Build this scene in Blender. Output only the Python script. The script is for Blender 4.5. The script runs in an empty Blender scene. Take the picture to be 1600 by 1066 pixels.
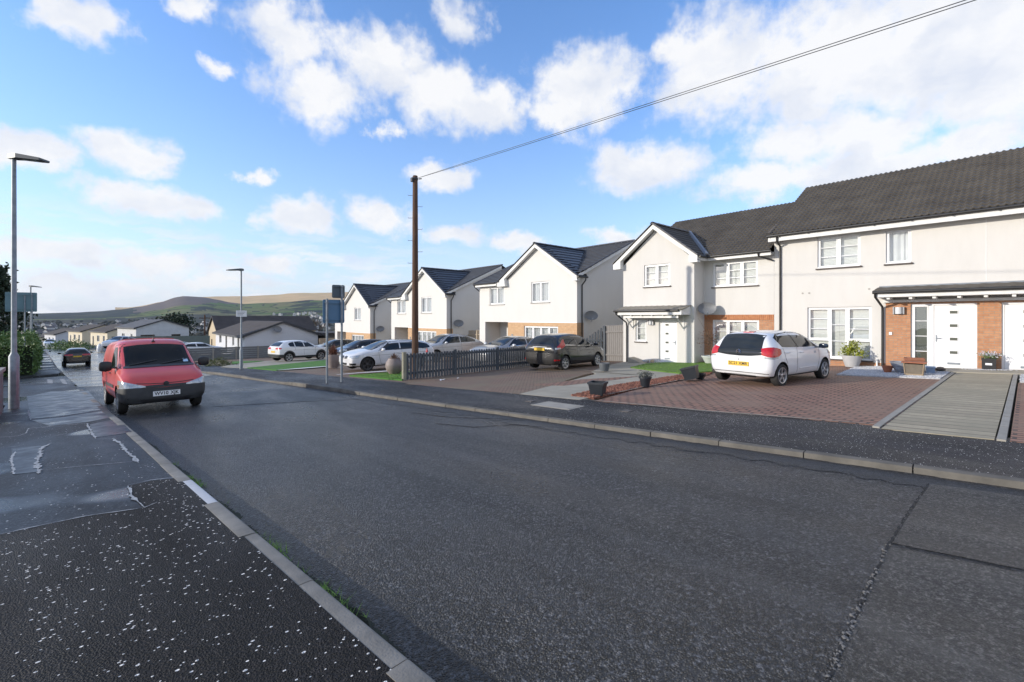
import bpy, bmesh, math, random
from mathutils import Vector, Matrix
from mathutils.bvhtree import BVHTree

R = math.radians
S = bpy.context.scene
COL = S.collection
random.seed(7)

# ---------------------------------------------------------------- camera
EYE = 1.6
TH = R(41.45)
cam_d = bpy.data.cameras.new("camera")
cam = bpy.data.objects.new("camera", cam_d)
COL.objects.link(cam)
cam.location = (0, 0, EYE)
cam.rotation_euler = (R(90), 0, -TH)
cam_d.sensor_width = 36
cam_d.lens = 16.0
cam_d.shift_y = -0.0225
cam_d.clip_start = 0.05
cam_d.clip_end = 30000
S.camera = cam

# ---------------------------------------------------------------- light
SUN_EL = R(15.0)
SUN_AZ = R(-61.5)            # measured from +Y towards +X (so the sun stands to the left)
S.view_settings.view_transform = 'Standard'
S.view_settings.look = 'None'
S.view_settings.exposure = 0.0
S.view_settings.gamma = 1.0
sun_d = bpy.data.lights.new("sun", 'SUN')
sun_d.energy = 4.3
sun_d.angle = R(0.5)
sun_d.color = (1.0, 0.925, 0.81)
sun = bpy.data.objects.new("sun", sun_d)
COL.objects.link(sun)
to_sun = Vector((math.sin(SUN_AZ) * math.cos(SUN_EL), math.cos(SUN_AZ) * math.cos(SUN_EL), math.sin(SUN_EL)))
sun.rotation_euler = to_sun.to_track_quat('Z', 'Y').to_euler()

FW = Vector((math.sin(TH), math.cos(TH), 0))
RT = Vector((math.cos(TH), -math.sin(TH), 0))
HY = 497.0
FPX = 711.0


def look(px, py):
    """azimuth and elevation of a direction in the surveyed photograph"""
    u = (px - 800) / FPX
    w = (HY - py) / FPX
    v = FW + u * RT
    return math.atan2(v.x, v.y), math.atan2(w, math.sqrt(1 + u * u)), u


def build_world():
    w = bpy.data.worlds.new("World")
    S.world = w
    w.use_nodes = True
    nt = w.node_tree
    nt.nodes.clear()
    N = nt.nodes.new
    L = nt.links.new

    def M(op, a, b=None, c=None, clamp=False):
        n = N('ShaderNodeMath')
        n.operation = op
        n.use_clamp = clamp
        for i, q in enumerate((a, b, c)):
            if q is None:
                continue
            if isinstance(q, (int, float)):
                n.inputs[i].default_value = q
            else:
                L(q, n.inputs[i])
        return n.outputs[0]

    def V(op, a, b=None):
        n = N('ShaderNodeVectorMath')
        n.operation = op
        for i, q in enumerate((a, b)):
            if q is None:
                continue
            if isinstance(q, tuple):
                n.inputs[i].default_value = q
            else:
                L(q, n.inputs[i])
        return n.outputs['Value'] if op == 'LENGTH' else n.outputs[0]
    out = N('ShaderNodeOutputWorld')
    bg = N('ShaderNodeBackground')
    bg.inputs['Strength'].default_value = 0.10
    L(bg.outputs[0], out.inputs[0])
    sky = N('ShaderNodeTexSky')
    sky.sky_type = 'NISHITA'
    sky.sun_disc = False
    sky.sun_elevation = SUN_EL
    sky.sun_rotation = SUN_AZ
    sky.altitude = 100
    sky.air_density = 1.0
    sky.dust_density = 0.3
    sky.ozone_density = 3.0
    tc = N('ShaderNodeTexCoord')
    d = tc.outputs['Generated']
    sep = N('ShaderNodeSeparateXYZ')
    L(d, sep.inputs[0])
    az = M('ARCTAN2', sep.outputs[0], sep.outputs[1])
    el = M('ARCSINE', sep.outputs[2])
    cmb = N('ShaderNodeCombineXYZ')
    L(az, cmb.inputs[0])
    L(el, cmb.inputs[1])
    v0 = cmb.outputs[0]

    def noise(vec, scale, detail=5, rough=0.55):
        n = N('ShaderNodeTexNoise')
        n.inputs['Scale'].default_value = scale
        n.inputs['Detail'].default_value = detail
        n.inputs['Roughness'].default_value = rough
        L(vec, n.inputs['Vector'])
        return n
    wn = noise(v0, 9.0, 6, 0.62)
    warp = V('MULTIPLY', V('SUBTRACT', wn.outputs['Color'], (0.5, 0.5, 0.5)), (0.17, 0.09, 0.0))
    v1 = V('ADD', v0, warp)
    SKYC = [(130, 34, 82, 34, 0), (300, 4, 52, 22, .12), (430, 25, 95, 45, .2), (470, 65, 85, 40, .1), (500, 140, 95, 55, 0),
            (600, 100, 95, 55, .1), (690, 150, 90, 52, 0), (765, 172, 62, 38, 0), (722, 35, 58, 38, .25), (345, 100, 48, 17, .25),
            (50, 232, 90, 34, 0), (200, 238, 92, 38, 0), (235, 312, 130, 28, 0), (400, 272, 36, 15, .25), (470, 338, 66, 30, 0),
            (597, 340, 58, 32, 0), (690, 277, 62, 22, .1), (610, 205, 30, 22, .3),
            (915, 140, 88, 66, -.05), (880, 178, 62, 32, 0), (1003, 262, 100, 38, -.05), (1120, 110, 115, 80, 0), (1060, 80, 70, 40, .2),
            (1300, 100, 165, 95, -.1), (1480, 70, 200, 100, -.25), (1560, 140, 130, 80, -.05), (1250, 210, 120, 48, .1), (1350, 222, 150, 45, 0),
            (1190, 278, 125, 34, 0), (1350, 265, 165, 42, 0), (1510, 240, 130, 42, 0), (705, 365, 75, 20, .1), (805, 377, 45, 18, 0),
            (975, 368, 60, 18, .1), (80, 398, 170, 24, .05), (260, 415, 130, 26, .15), (425, 412, 60, 18, 0), (140, 448, 190, 26, .15), (330, 440, 140, 18, .25)]
    dmin = None
    for (x, y, rx, ry, off) in SKYC:
        a, e, u = look(x, y)
        ra = rx / FPX / (1 + u * u)
        re = ry / FPX / math.sqrt(1 + u * u)
        q = V('LENGTH', V('MULTIPLY', V('SUBTRACT', v1, (a, e, 0.0)), (1 / ra, 1 / re, 0.0)))
        if off:
            q = M('ADD', q, off)
        dmin = q if dmin is None else M('SMOOTH_MIN', dmin, q, 0.12)
    fine = noise(v0, 20.0, 7, 0.58)
    f = M('ADD', dmin, M('MULTIPLY', M('SUBTRACT', fine.outputs['Fac'], 0.5), 1.4))
    mr = N('ShaderNodeMapRange')
    mr.interpolation_type = 'SMOOTHSTEP'
    mr.inputs['From Min'].default_value = 1.18
    mr.inputs['From Max'].default_value = 0.44
    L(f, mr.inputs['Value'])
    cl_view = mr.outputs[0]
    # thin layered cloud low over the hills
    band = noise(V('MULTIPLY', V('ADD', v0, V('MULTIPLY', warp, (0.5, 0.5, 0.0))), (3.2, 15.0, 1.0)), 2.6, 6, 0.6)
    mb_ = N('ShaderNodeMapRange')
    mb_.interpolation_type = 'SMOOTHSTEP'
    mb_.inputs['From Min'].default_value = 0.43
    mb_.inputs['From Max'].default_value = 0.62
    L(band.outputs['Fac'], mb_.inputs['Value'])
    me_ = N('ShaderNodeMapRange')
    me_.interpolation_type = 'SMOOTHSTEP'
    me_.inputs['From Min'].default_value = 0.21
    me_.inputs['From Max'].default_value = 0.09
    L(el, me_.inputs['Value'])
    ma_ = N('ShaderNodeMapRange')
    ma_.interpolation_type = 'SMOOTHSTEP'
    ma_.inputs['From Min'].default_value = 0.75
    ma_.inputs['From Max'].default_value = 0.25
    L(az, ma_.inputs['Value'])
    cl_view = M('MAXIMUM', cl_view, M('MULTIPLY', M('MULTIPLY', mb_.outputs[0], me_.outputs[0]), M('MULTIPLY', ma_.outputs[0], 0.85)))
    # unseen cloud cover added behind and above the street for fill light
    sc = V('MULTIPLY', d, (1.0, 1.0, 2.2))
    gen = noise(sc, 2.6, 7, 0.6)
    mg = N('ShaderNodeMapRange')
    mg.interpolation_type = 'SMOOTHSTEP'
    mg.inputs['From Min'].default_value = 0.42
    mg.inputs['From Max'].default_value = 0.58
    L(gen.outputs['Fac'], mg.inputs['Value'])
    dz = M('SUBTRACT', M('COSINE', M('SUBTRACT', az, TH)), 0.0)
    m1 = N('ShaderNodeMapRange')
    m1.interpolation_type = 'SMOOTHSTEP'
    m1.inputs['From Min'].default_value = 0.62
    m1.inputs['From Max'].default_value = 0.40
    L(dz, m1.inputs['Value'])
    m2 = N('ShaderNodeMapRange')
    m2.interpolation_type = 'SMOOTHSTEP'
    m2.inputs['From Min'].default_value = 0.66
    m2.inputs['From Max'].default_value = 0.85
    L(el, m2.inputs['Value'])
    cl_fill = M('MULTIPLY', mg.outputs[0], M('MAXIMUM', M('MULTIPLY', m1.outputs[0], M('SUBTRACT', 1.0, m2.outputs[0])), M('MULTIPLY', m2.outputs[0], 0.45)))
    cl = M('MULTIPLY', cl_view, 0.96)
    # shaded undersides
    up = V('ADD', v1, (0.03, -0.035, 0.0))
    und = noise(V('MULTIPLY', v1, (1.0, 1.7, 1.0)), 7.0, 4, 0.5)
    ccol = N('ShaderNodeMix')
    ccol.data_type = 'RGBA'
    ccol.inputs['A'].default_value = (7.9, 8.3, 9.2, 1)
    ccol.inputs['B'].default_value = (9.9, 9.9, 10.0, 1)
    cm = N('ShaderNodeMapRange')
    cm.inputs['From Min'].default_value = 0.30
    cm.inputs['From Max'].default_value = 0.56
    L(M('ADD', und.outputs['Fac'], M('MULTIPLY', M('SUBTRACT', fine.outputs['Fac'], .5), .35)), cm.inputs['Value'])
    L(cm.outputs[0], ccol.inputs['Factor'])
    # clear sky: the atmosphere, graded a little towards azure
    hs = N('ShaderNodeHueSaturation')
    hs.inputs['Saturation'].default_value = 1.15
    hs.inputs['Value'].default_value = 1.0
    L(sky.outputs[0], hs.inputs['Color'])
    grade = N('ShaderNodeMix')
    grade.data_type = 'RGBA'
    grade.blend_type = 'MULTIPLY'
    grade.inputs['Factor'].default_value = 1.0
    L(hs.outputs[0], grade.inputs['A'])
    grade.inputs['B'].default_value = (3.7, 3.18, 3.4, 1)
    hz = N('ShaderNodeMix')
    hz.data_type = 'RGBA'
    hf = M('MULTIPLY', M('POWER', 2.718, M('MULTIPLY', M('MAXIMUM', el, 0.0), -5.2)), 0.93)
    L(hf, hz.inputs['Factor'])
    L(grade.outputs['Result'], hz.inputs['A'])
    hz.inputs['B'].default_value = (5.7, 6.7, 8.3, 1)
    mix = N('ShaderNodeMix')
    mix.data_type = 'RGBA'
    L(cl, mix.inputs['Factor'])
    L(hz.outputs['Result'], mix.inputs['A'])
    L(ccol.outputs['Result'], mix.inputs['B'])
    mix2 = N('ShaderNodeMix')
    mix2.data_type = 'RGBA'
    L(cl_fill, mix2.inputs['Factor'])
    L(mix.outputs['Result'], mix2.inputs['A'])
    mix2.inputs['B'].default_value = (11.0, 10.9, 10.8, 1)      # out-of-view cloud, made brighter to lift the ambient light
    L(mix2.outputs['Result'], bg.inputs['Color'])


build_world()

# ---------------------------------------------------------------- materials
MATS = {}


def mat(name, c1, c2=None, scale=4.0, rough=0.6, metal=0.0, spec=0.5, bump=0.0, bscale=60.0, detail=5.0, bdist=0.01, contrast=1.0, rough2=None, coat=0.0, stretch=None):
    """principled material with noise between two real colours, and a noise bump"""
    if name in MATS:
        return MATS[name]
    m = bpy.data.materials.new(name)
    MATS[name] = m
    m.use_nodes = True
    nt = m.node_tree
    b = nt.nodes['Principled BSDF']
    b.inputs['Roughness'].default_value = rough
    b.inputs['Metallic'].default_value = metal
    b.inputs['Specular IOR Level'].default_value = spec
    b.inputs['Base Color'].default_value = (*c1, 1)
    if coat:
        b.inputs['Coat Weight'].default_value = coat
        b.inputs['Coat Roughness'].default_value = 0.04
    tc = nt.nodes.new('ShaderNodeTexCoord')
    vec = tc.outputs['Object']
    if stretch:
        mp = nt.nodes.new('ShaderNodeMapping')
        mp.inputs['Scale'].default_value = stretch
        nt.links.new(vec, mp.inputs['Vector'])
        vec = mp.outputs[0]
    if c2 is not None:
        n = nt.nodes.new('ShaderNodeTexNoise')
        n.inputs['Scale'].default_value = scale
        n.inputs['Detail'].default_value = detail
        n.inputs['Roughness'].default_value = 0.6
        nt.links.new(vec, n.inputs['Vector'])
        r = nt.nodes.new('ShaderNodeMapRange')
        r.inputs['From Min'].default_value = 0.5 - 0.22 / contrast
        r.inputs['From Max'].default_value = 0.5 + 0.22 / contrast
        nt.links.new(n.outputs['Fac'], r.inputs['Value'])
        mx = nt.nodes.new('ShaderNodeMix')
        mx.data_type = 'RGBA'
        mx.inputs['A'].default_value = (*c1, 1)
        mx.inputs['B'].default_value = (*c2, 1)
        nt.links.new(r.outputs[0], mx.inputs['Factor'])
        nt.links.new(mx.outputs['Result'], b.inputs['Base Color'])
        if rough2 is not None:
            rr = nt.nodes.new('ShaderNodeMapRange')
            rr.inputs['To Min'].default_value = rough
            rr.inputs['To Max'].default_value = rough2
            nt.links.new(r.outputs[0], rr.inputs['Value'])
            nt.links.new(rr.outputs[0], b.inputs['Roughness'])
    if bump:
        n2 = nt.nodes.new('ShaderNodeTexNoise')
        n2.inputs['Scale'].default_value = bscale
        n2.inputs['Detail'].default_value = 4
        nt.links.new(vec, n2.inputs['Vector'])
        bp = nt.nodes.new('ShaderNodeBump')
        bp.inputs['Strength'].default_value = bump
        bp.inputs['Distance'].default_value = bdist
        nt.links.new(n2.outputs['Fac'], bp.inputs['Height'])
        nt.links.new(bp.outputs[0], b.inputs['Normal'])
    return m


def nodes(name):
    m = bpy.data.materials.new(name)
    MATS[name] = m
    m.use_nodes = True
    nt = m.node_tree
    return m, nt, nt.nodes['Principled BSDF'], nt.nodes.new, nt.links.new


def mixcol(nt, fac, a, b, mode='MIX'):
    mx = nt.nodes.new('ShaderNodeMix')
    mx.data_type = 'RGBA'
    mx.blend_type = mode
    for k, q in (('Factor', fac), ('A', a), ('B', b)):
        if isinstance(q, (int, float)):
            mx.inputs[k].default_value = q
        elif isinstance(q, tuple):
            mx.inputs[k].default_value = (*q[:3], 1)
        else:
            nt.links.new(q, mx.inputs[k])
    return mx.outputs['Result']


def rng(nt, v, a, b, c=0.0, d=1.0, smooth=False):
    r = nt.nodes.new('ShaderNodeMapRange')
    if smooth:
        r.interpolation_type = 'SMOOTHSTEP'
    r.inputs['From Min'].default_value = a
    r.inputs['From Max'].default_value = b
    r.inputs['To Min'].default_value = c
    r.inputs['To Max'].default_value = d
    nt.links.new(v, r.inputs['Value'])
    return r.outputs[0]


def texn(nt, kind, vec, scale, detail=4, rough=0.6, feature=None, rnd=1.0):
    n = nt.nodes.new('ShaderNodeTexNoise' if kind == 'n' else 'ShaderNodeTexVoronoi')
    n.inputs['Scale'].default_value = scale
    if kind == 'n':
        n.inputs['Detail'].default_value = detail
        n.inputs['Roughness'].default_value = rough
    else:
        if feature:
            n.feature = feature
        n.inputs['Randomness'].default_value = rnd
    nt.links.new(vec, n.inputs['Vector'])
    return n


def objvec(nt, rot=0.0, scale=(1, 1, 1)):
    tc = nt.nodes.new('ShaderNodeTexCoord')
    mp = nt.nodes.new('ShaderNodeMapping')
    mp.inputs['Rotation'].default_value = (0, 0, rot)
    mp.inputs['Scale'].default_value = scale
    nt.links.new(tc.outputs['Object'], mp.inputs['Vector'])
    return mp.outputs[0]


def bumpn(nt, b, height, strength, dist):
    bp = nt.nodes.new('ShaderNodeBump')
    bp.inputs['Strength'].default_value = strength
    bp.inputs['Distance'].default_value = dist
    nt.links.new(height, bp.inputs['Height'])
    nt.links.new(bp.outputs[0], b.inputs['Normal'])


def asphalt(name, lo, hi, fleck=0.0, wet=0.0, stone=70.0, rough=(0.42, 0.62), fsize=38, spec=.5, grit=3.6):
    m, nt, b, N, L = nodes(name)
    v = objvec(nt)
    big = texn(nt, 'n', v, 0.45, 5, 0.6)
    fine = texn(nt, 'n', v, 32, 6, 0.72)
    st = texn(nt, 'v', v, stone)
    sep = N('ShaderNodeSeparateColor')
    L(st.outputs['Color'], sep.inputs[0])
    c = mixcol(nt, rng(nt, big.outputs['Fac'], .35, .65), lo, hi)
    c = mixcol(nt, rng(nt, sep.outputs[0], .45, 1.0, 0, 1.0), c, tuple(q * grit for q in hi))
    c = mixcol(nt, rng(nt, fine.outputs['Fac'], .60, .42, 0, .85), c, tuple(q * .22 for q in lo))
    gr = texn(nt, 'v', v, stone * .42, feature='SMOOTH_F1')
    c = mixcol(nt, rng(nt, gr.outputs['Distance'], .35, .75, 0, .55), c, tuple(q * .25 for q in lo))
    trk = texn(nt, 'n', objvec(nt, R(4.9), (1.1, .10, 1.0)), 1.6, 5, .6)
    c = mixcol(nt, rng(nt, trk.outputs['Fac'], .36, .50, .55, 0), c, tuple(q * .55 for q in lo))
    c = mixcol(nt, rng(nt, trk.outputs['Fac'], .52, .68, 0, .5), c, tuple(q * 1.75 for q in hi))
    if fleck:
        v2 = texn(nt, 'v', objvec(nt, .6, (1, 1.35, 1)), fsize)
        s2 = N('ShaderNodeSeparateColor')
        L(v2.outputs['Color'], s2.inputs[0])
        pn = texn(nt, 'n', v, 1.1, 3)
        a = N('ShaderNodeMath')
        a.operation = 'LESS_THAN'
        L(v2.outputs['Distance'], a.inputs[0])
        L(rng(nt, s2.outputs[1], 0, 1, .08, .34), a.inputs[1])
        g = N('ShaderNodeMath')
        g.operation = 'GREATER_THAN'
        L(s2.outputs[0], g.inputs[0])
        L(rng(nt, pn.outputs['Fac'], .35, .65, 1.04 - fleck * 1.0, 1.0 - fleck * 1.7), g.inputs[1])
        mu = N('ShaderNodeMath')
        mu.operation = 'MULTIPLY'
        L(a.outputs[0], mu.inputs[0])
        L(g.outputs[0], mu.inputs[1])
        c = mixcol(nt, mu.outputs[0], c, (.88, .87, .85))
    L(c, b.inputs['Base Color'])
    rn = texn(nt, 'n', objvec(nt, R(4.9), (1.0, .35, 1.0)), .9, 4, .55)
    rr = rng(nt, rn.outputs['Fac'], .38, .62, rough[0], rough[1])
    if wet:
        wn = texn(nt, 'n', objvec(nt, R(4.9), (.55, 1.1, 1)), .55, 2, .5)
        rr2 = N('ShaderNodeMix')
        L(rng(nt, wn.outputs['Fac'], .60 - wet * .2, .66 - wet * .2, 0, 1, True), rr2.inputs[0])
        L(rr, rr2.inputs[2])
        rr2.inputs[3].default_value = .13
        rr = rr2.outputs[0]
    L(rr, b.inputs['Roughness'])
    b.inputs['Specular IOR Level'].default_value = spec
    h = N('ShaderNodeMath')
    h.operation = 'ADD'
    L(fine.outputs['Fac'], h.inputs[0])
    L(rng(nt, st.outputs['Distance'], 0, .6, .9, 0), h.inputs[1])
    bumpn(nt, b, h.outputs[0], 1.0 if not wet else .10, .016)
    return m


def brick(name, c1, c2, mortar, scale=1.0, bw=.225, bh=.075, ms=.008, plane='xz', rough=.8, rot=0.0, bump=.6, dirt=None):
    """running bond, sizes in metres. plane: xz for walls facing y, yz for side walls, xy for paving"""
    m, nt, b, N, L = nodes(name)
    tc = N('ShaderNodeTexCoord')
    sep = N('ShaderNodeSeparateXYZ')
    L(tc.outputs['Object'], sep.inputs[0])
    cmb = N('ShaderNodeCombineXYZ')
    L(sep.outputs['xyz'.index(plane[0])], cmb.inputs[0])
    L(sep.outputs['xyz'.index(plane[1])], cmb.inputs[1])
    mp = N('ShaderNodeMapping')
    mp.inputs['Rotation'].default_value = (0, 0, rot)
    L(cmb.outputs[0], mp.inputs['Vector'])
    t = N('ShaderNodeTexBrick')
    t.inputs['Scale'].default_value = 1.0
    t.inputs['Brick Width'].default_value = bw
    t.inputs['Row Height'].default_value = bh
    t.inputs['Mortar Size'].default_value = ms
    t.inputs['Mortar Smooth'].default_value = .2
    t.inputs['Color1'].default_value = (*c1, 1)
    t.inputs['Color2'].default_value = (*c2, 1)
    t.inputs['Mortar'].default_value = (*mortar, 1)
    L(mp.outputs[0], t.inputs['Vector'])
    n = texn(nt, 'n', tc.outputs['Object'], 9, 5, .65)
    c = mixcol(nt, rng(nt, n.outputs['Fac'], .3, .7, 0, .45), t.outputs['Color'], tuple(q * .5 for q in c2))
    if dirt:
        n3 = texn(nt, 'n', tc.outputs['Object'], .9, 5, .65)
        c = mixcol(nt, rng(nt, n3.outputs['Fac'], .42, .66, 0, .8), c, dirt)
    L(c, b.inputs['Base Color'])
    b.inputs['Roughness'].default_value = rough
    h = N('ShaderNodeMath')
    h.operation = 'MULTIPLY_ADD'
    h.inputs[1].default_value = -1.0
    L(t.outputs['Fac'], h.inputs[0])
    L(rng(nt, n.outputs['Fac'], 0, 1, 0, .5), h.inputs[2])
    bumpn(nt, b, h.outputs[0], bump, .008)
    return m


def glassmat(name, tint=(1, 1, 1), rough=.0, refl=1.0):
    m, nt, b, N, L = nodes(name)
    nt.nodes.remove(b)
    out = nt.nodes['Material Output']
    tr = N('ShaderNodeBsdfTransparent')
    tr.inputs[0].default_value = (*tint, 1)
    gl = N('ShaderNodeBsdfGlossy')
    gl.inputs['Roughness'].default_value = rough
    gl.inputs['Color'].default_value = (refl, refl, refl, 1)
    lw = N('ShaderNodeLayerWeight')
    lw.inputs['Blend'].default_value = .5
    pw = N('ShaderNodeMath')
    pw.operation = 'POWER'
    L(lw.outputs['Facing'], pw.inputs[0])
    pw.inputs[1].default_value = 4.0
    fr = N('ShaderNodeMapRange')
    fr.inputs['To Min'].default_value = .20
    fr.inputs['To Max'].default_value = 1.0
    L(pw.outputs[0], fr.inputs['Value'])
    # old panes are never quite flat
    nn = texn(nt, 'n', objvec(nt), 1.3, 1)
    bp = N('ShaderNodeBump')
    bp.inputs['Strength'].default_value = .12
    bp.inputs['Distance'].default_value = .02
    L(nn.outputs['Fac'], bp.inputs['Height'])
    L(bp.outputs[0], gl.inputs['Normal'])
    mx = N('ShaderNodeMixShader')
    L(fr.outputs[0], mx.inputs[0])
    L(tr.outputs[0], mx.inputs[1])
    L(gl.outputs[0], mx.inputs[2])
    L(mx.outputs[0], out.inputs[0])
    return m


M_RENDER = mat('pale_render', (.635, .615, .58), (.595, .575, .54), 1.6, .9, bump=.6, bscale=90, bdist=.007, stretch=(1.6, 1.6, .45), detail=7)
M_RENDER2 = mat('cream_render', (.66, .645, .615), (.63, .615, .585), 1.3, .9, bump=.45, bscale=120, bdist=.005, stretch=(1.6, 1.6, .45), detail=7)
M_UPVC = mat('white_upvc', (.80, .80, .80), (.74, .74, .74), 2, .32)
M_WHITE = mat('white_painted_wood', (.76, .76, .75), (.62, .61, .58), 3, .55)
M_GREYTRIM = mat('grey_trim', (.10, .105, .11), (.14, .14, .15), 5, .6)
M_BLACKPL = mat('black_plastic', (.012, .012, .014), (.02, .02, .022), 8, .4)
M_DKPL = mat('dark_grey_plastic', (.025, .027, .03), (.04, .042, .045), 6, .55, bump=.2, bscale=200, bdist=.002)
M_RUBBER = mat('rubber', (.014, .014, .015), (.03, .029, .028), 9, .85, bump=.3, bscale=90, bdist=.004)
M_SILL = mat('brown_sill', (.06, .045, .038), (.10, .08, .07), 6, .7)
M_STONESILL = mat('stone_sill', (.42, .40, .36), (.33, .31, .28), 6, .8)
M_STEEL = mat('galvanised_steel', (.16, .19, .215), (.28, .31, .34), 7, .5, metal=.25)
M_ALLOY = mat('wheel_alloy', (.62, .63, .65), (.5, .51, .53), 9, .3, metal=.8)
M_DKALLOY = mat('dark_alloy', (.06, .062, .065), (.10, .10, .105), 9, .35, metal=.7)
M_CHROME = mat('chrome', (.75, .75, .76), None, rough=.12, metal=1.0)
M_GLASS = glassmat('window_glass', (.93, .96, .95))
M_DOORGLASS = mat('obscured_glass', (.09, .095, .075), (.13, .135, .11), 30, .18, bump=.3, bscale=120, bdist=.004)
M_CARGLASS = mat('tinted_car_glass', (.010, .014, .018), (.022, .028, .033), 2.2, .03, spec=.4)
M_VANGLASS = mat('van_glass', (.004, .007, .010), (.010, .014, .017), 2.0, .05, spec=.10)
M_LAMPGLASS = mat('headlamp_lens', (.62, .65, .67), (.30, .32, .34), 30, .08, metal=.25)
M_REDLENS = mat('red_lens', (.55, .012, .015), (.36, .006, .01), 18, .10, coat=.6)
M_BLIND = mat('blind_slat', (.74, .73, .69), (.66, .65, .62), 3, .6)
M_CURTAIN = mat('curtain', (.75, .75, .75), (.62, .62, .64), 3, .9)
M_ROOM = mat('dim_room', (.03, .03, .03), None, rough=.9)
M_BRICK = brick('orange_brick', (.55, .28, .145), (.46, .205, .10), (.33, .27, .205))
M_BRICKSIDE = brick('orange_brick_side', (.55, .28, .145), (.46, .205, .10), (.40, .34, .27), plane='yz')
M_BUFF = brick('buff_brick', (.66, .41, .21), (.57, .33, .16), (.52, .44, .34))
M_BUFFSIDE = brick('buff_brick_side', (.66, .41, .21), (.57, .33, .16), (.52, .44, .34), plane='yz')
M_TILE = mat('weathered_roof_tile', (.062, .054, .046), (.115, .102, .085), 1.6, .75, bump=.25, bscale=45, bdist=.008, detail=8)
M_TILEB = mat('slate_grey_roof_tile', (.035, .038, .046), (.058, .061, .070), 1.6, .42, bump=.3, bscale=60, bdist=.006)
M_RIDGE = mat('ridge_tile', (.10, .085, .07), (.16, .13, .105), 5, .8)
M_LEAD = mat('lead_flashing', (.16, .175, .20), (.22, .24, .27), 5, .5)
M_GUTTER = mat('gutter_plastic', (.018, .017, .017), (.035, .034, .033), 4, .4)
M_DOOR = mat('white_door', (.80, .80, .80), (.76, .76, .77), 2, .35)
M_DISH = mat('dish_grey', (.15, .155, .16), (.20, .205, .21), 5, .55)
M_WOODPOLE = mat('creosoted_pole', (.060, .030, .018), (.125, .066, .038), 3.5, .85, bump=.5, bscale=30, bdist=.01, stretch=(6, 6, .7))
M_FENCE = mat('weathered_fence_paint', (.105, .118, .13), (.050, .058, .068), 6, .8, bump=.4, bscale=40, bdist=.006, stretch=(5, 5, .8))
M_FENCEG = mat('grey_weathered_wood', (.26, .24, .22), (.17, .16, .15), 6, .85, bump=.4, bscale=40, bdist=.006, stretch=(6, 6, .7))
M_FENCET = mat('tan_fence_wood', (.40, .33, .25), (.30, .25, .19), 6, .85, bump=.4, bscale=40, bdist=.006, stretch=(6, 6, .7))
M_BOARD = mat('silvered_boards', (.20, .21, .21), (.12, .125, .13), 5, .85, bump=.5, bscale=30, bdist=.008, stretch=(.7, .7, 7))
M_CONC = mat('concrete', (.34, .32, .28), (.24, .225, .195), 3, .85, bump=.35, bscale=60, bdist=.006, detail=8)
M_KERB = mat('kerb_concrete', (.15, .138, .118), (.30, .275, .235), 3.2, .8, bump=.5, bscale=70, bdist=.006, detail=9)
M_KERBD = mat('grimy_kerb_concrete', (.065, .06, .052), (.165, .15, .126), 2.2, .8, bump=.5, bscale=70, bdist=.006, detail=9)
M_KERBW = mat('new_kerb_concrete', (.60, .60, .60), (.50, .50, .50), 6, .8, bump=.3, bscale=120, bdist=.004)
M_ROAD = asphalt('road_asphalt', (.021, .0215, .0230), (.038, .0385, .0405), rough=(.27, .44), spec=.42, grit=5.2)
M_ROADWET = asphalt('wet_road_asphalt', (.024, .025, .028), (.04, .042, .046), wet=.66, rough=(.18, .34))
M_PATCH = asphalt('trench_patch_asphalt', (.046, .0445, .043), (.074, .071, .067), stone=110, rough=(.36, .5), spec=.4)
M_PAVR = asphalt('new_pavement_asphalt', (.013, .013, .016), (.022, .022, .026), fleck=.19, stone=90, rough=(.40, .6), fsize=44, spec=.3)
M_PAVN = asphalt('fresh_flecked_asphalt', (.0065, .0058, .0062), (.011, .0098, .0105), spec=.22, fleck=.22, fsize=33, stone=90, rough=(.5, .7))
M_PAVL = asphalt('old_wet_asphalt', (.017, .019, .021), (.030, .032, .035), fleck=.04, wet=.26, stone=90, rough=(.46, .66), spec=.36)
M_DRIVE = brick('red_block_paving', (.38, .195, .125), (.27, .138, .09), (.03, .024, .022), bw=.21, bh=.15, ms=.022, plane='xy', rot=R(90), rough=.7, dirt=(.23, .145, .10))
M_DRIVE2 = brick('brown_block_paving', (.31, .19, .125), (.22, .135, .09), (.05, .042, .034), bw=.20, bh=.10, ms=.016, plane='xy', rot=R(45), rough=.75, dirt=(.17, .14, .09))
M_SLABS = brick('timber_look_slabs', (.47, .405, .285), (.33, .285, .20), (.05, .042, .03), bw=9.0, bh=.30, ms=.018, plane='xy', rot=R(90), rough=.75, dirt=(.26, .235, .165))
M_PATH = mat('weathered_path_concrete', (.38, .345, .275), (.25, .23, .18), 1.4, .8, bump=.4, bscale=50, bdist=.006, detail=8)
M_TURF = mat('artificial_turf', (.065, .20, .022), (.05, .155, .018), 14, .85, bump=.8, bscale=160, bdist=.02)
M_LAWN = mat('lawn_grass', (.12, .235, .025), (.08, .165, .02), 5, .9, bump=.8, bscale=90, bdist=.03)
M_BLADE = mat('grass_blade', (.13, .28, .03), (.19, .30, .05), 3, .7)
M_EARTH = mat('rough_ground', (.085, .08, .055), (.06, .075, .035), .6, .95, bump=.5, bscale=20, bdist=.03)
M_WHITEGRAV = mat('white_chippings', (.68, .68, .68), (.33, .33, .34), 22, .8, bump=1.0, bscale=45, bdist=.03)
M_REDGRAV = mat('red_chippings', (.36, .16, .105), (.10, .036, .026), 22, .85, bump=1.0, bscale=40, bdist=.04, contrast=2.2)
M_WHITEEDGE = mat('white_edging', (.72, .72, .72), (.62, .62, .62), 8, .8)
M_LEAF = mat('hedge_leaf', (.060, .120, .022), (.105, .18, .038), 2.4, .6)
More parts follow.
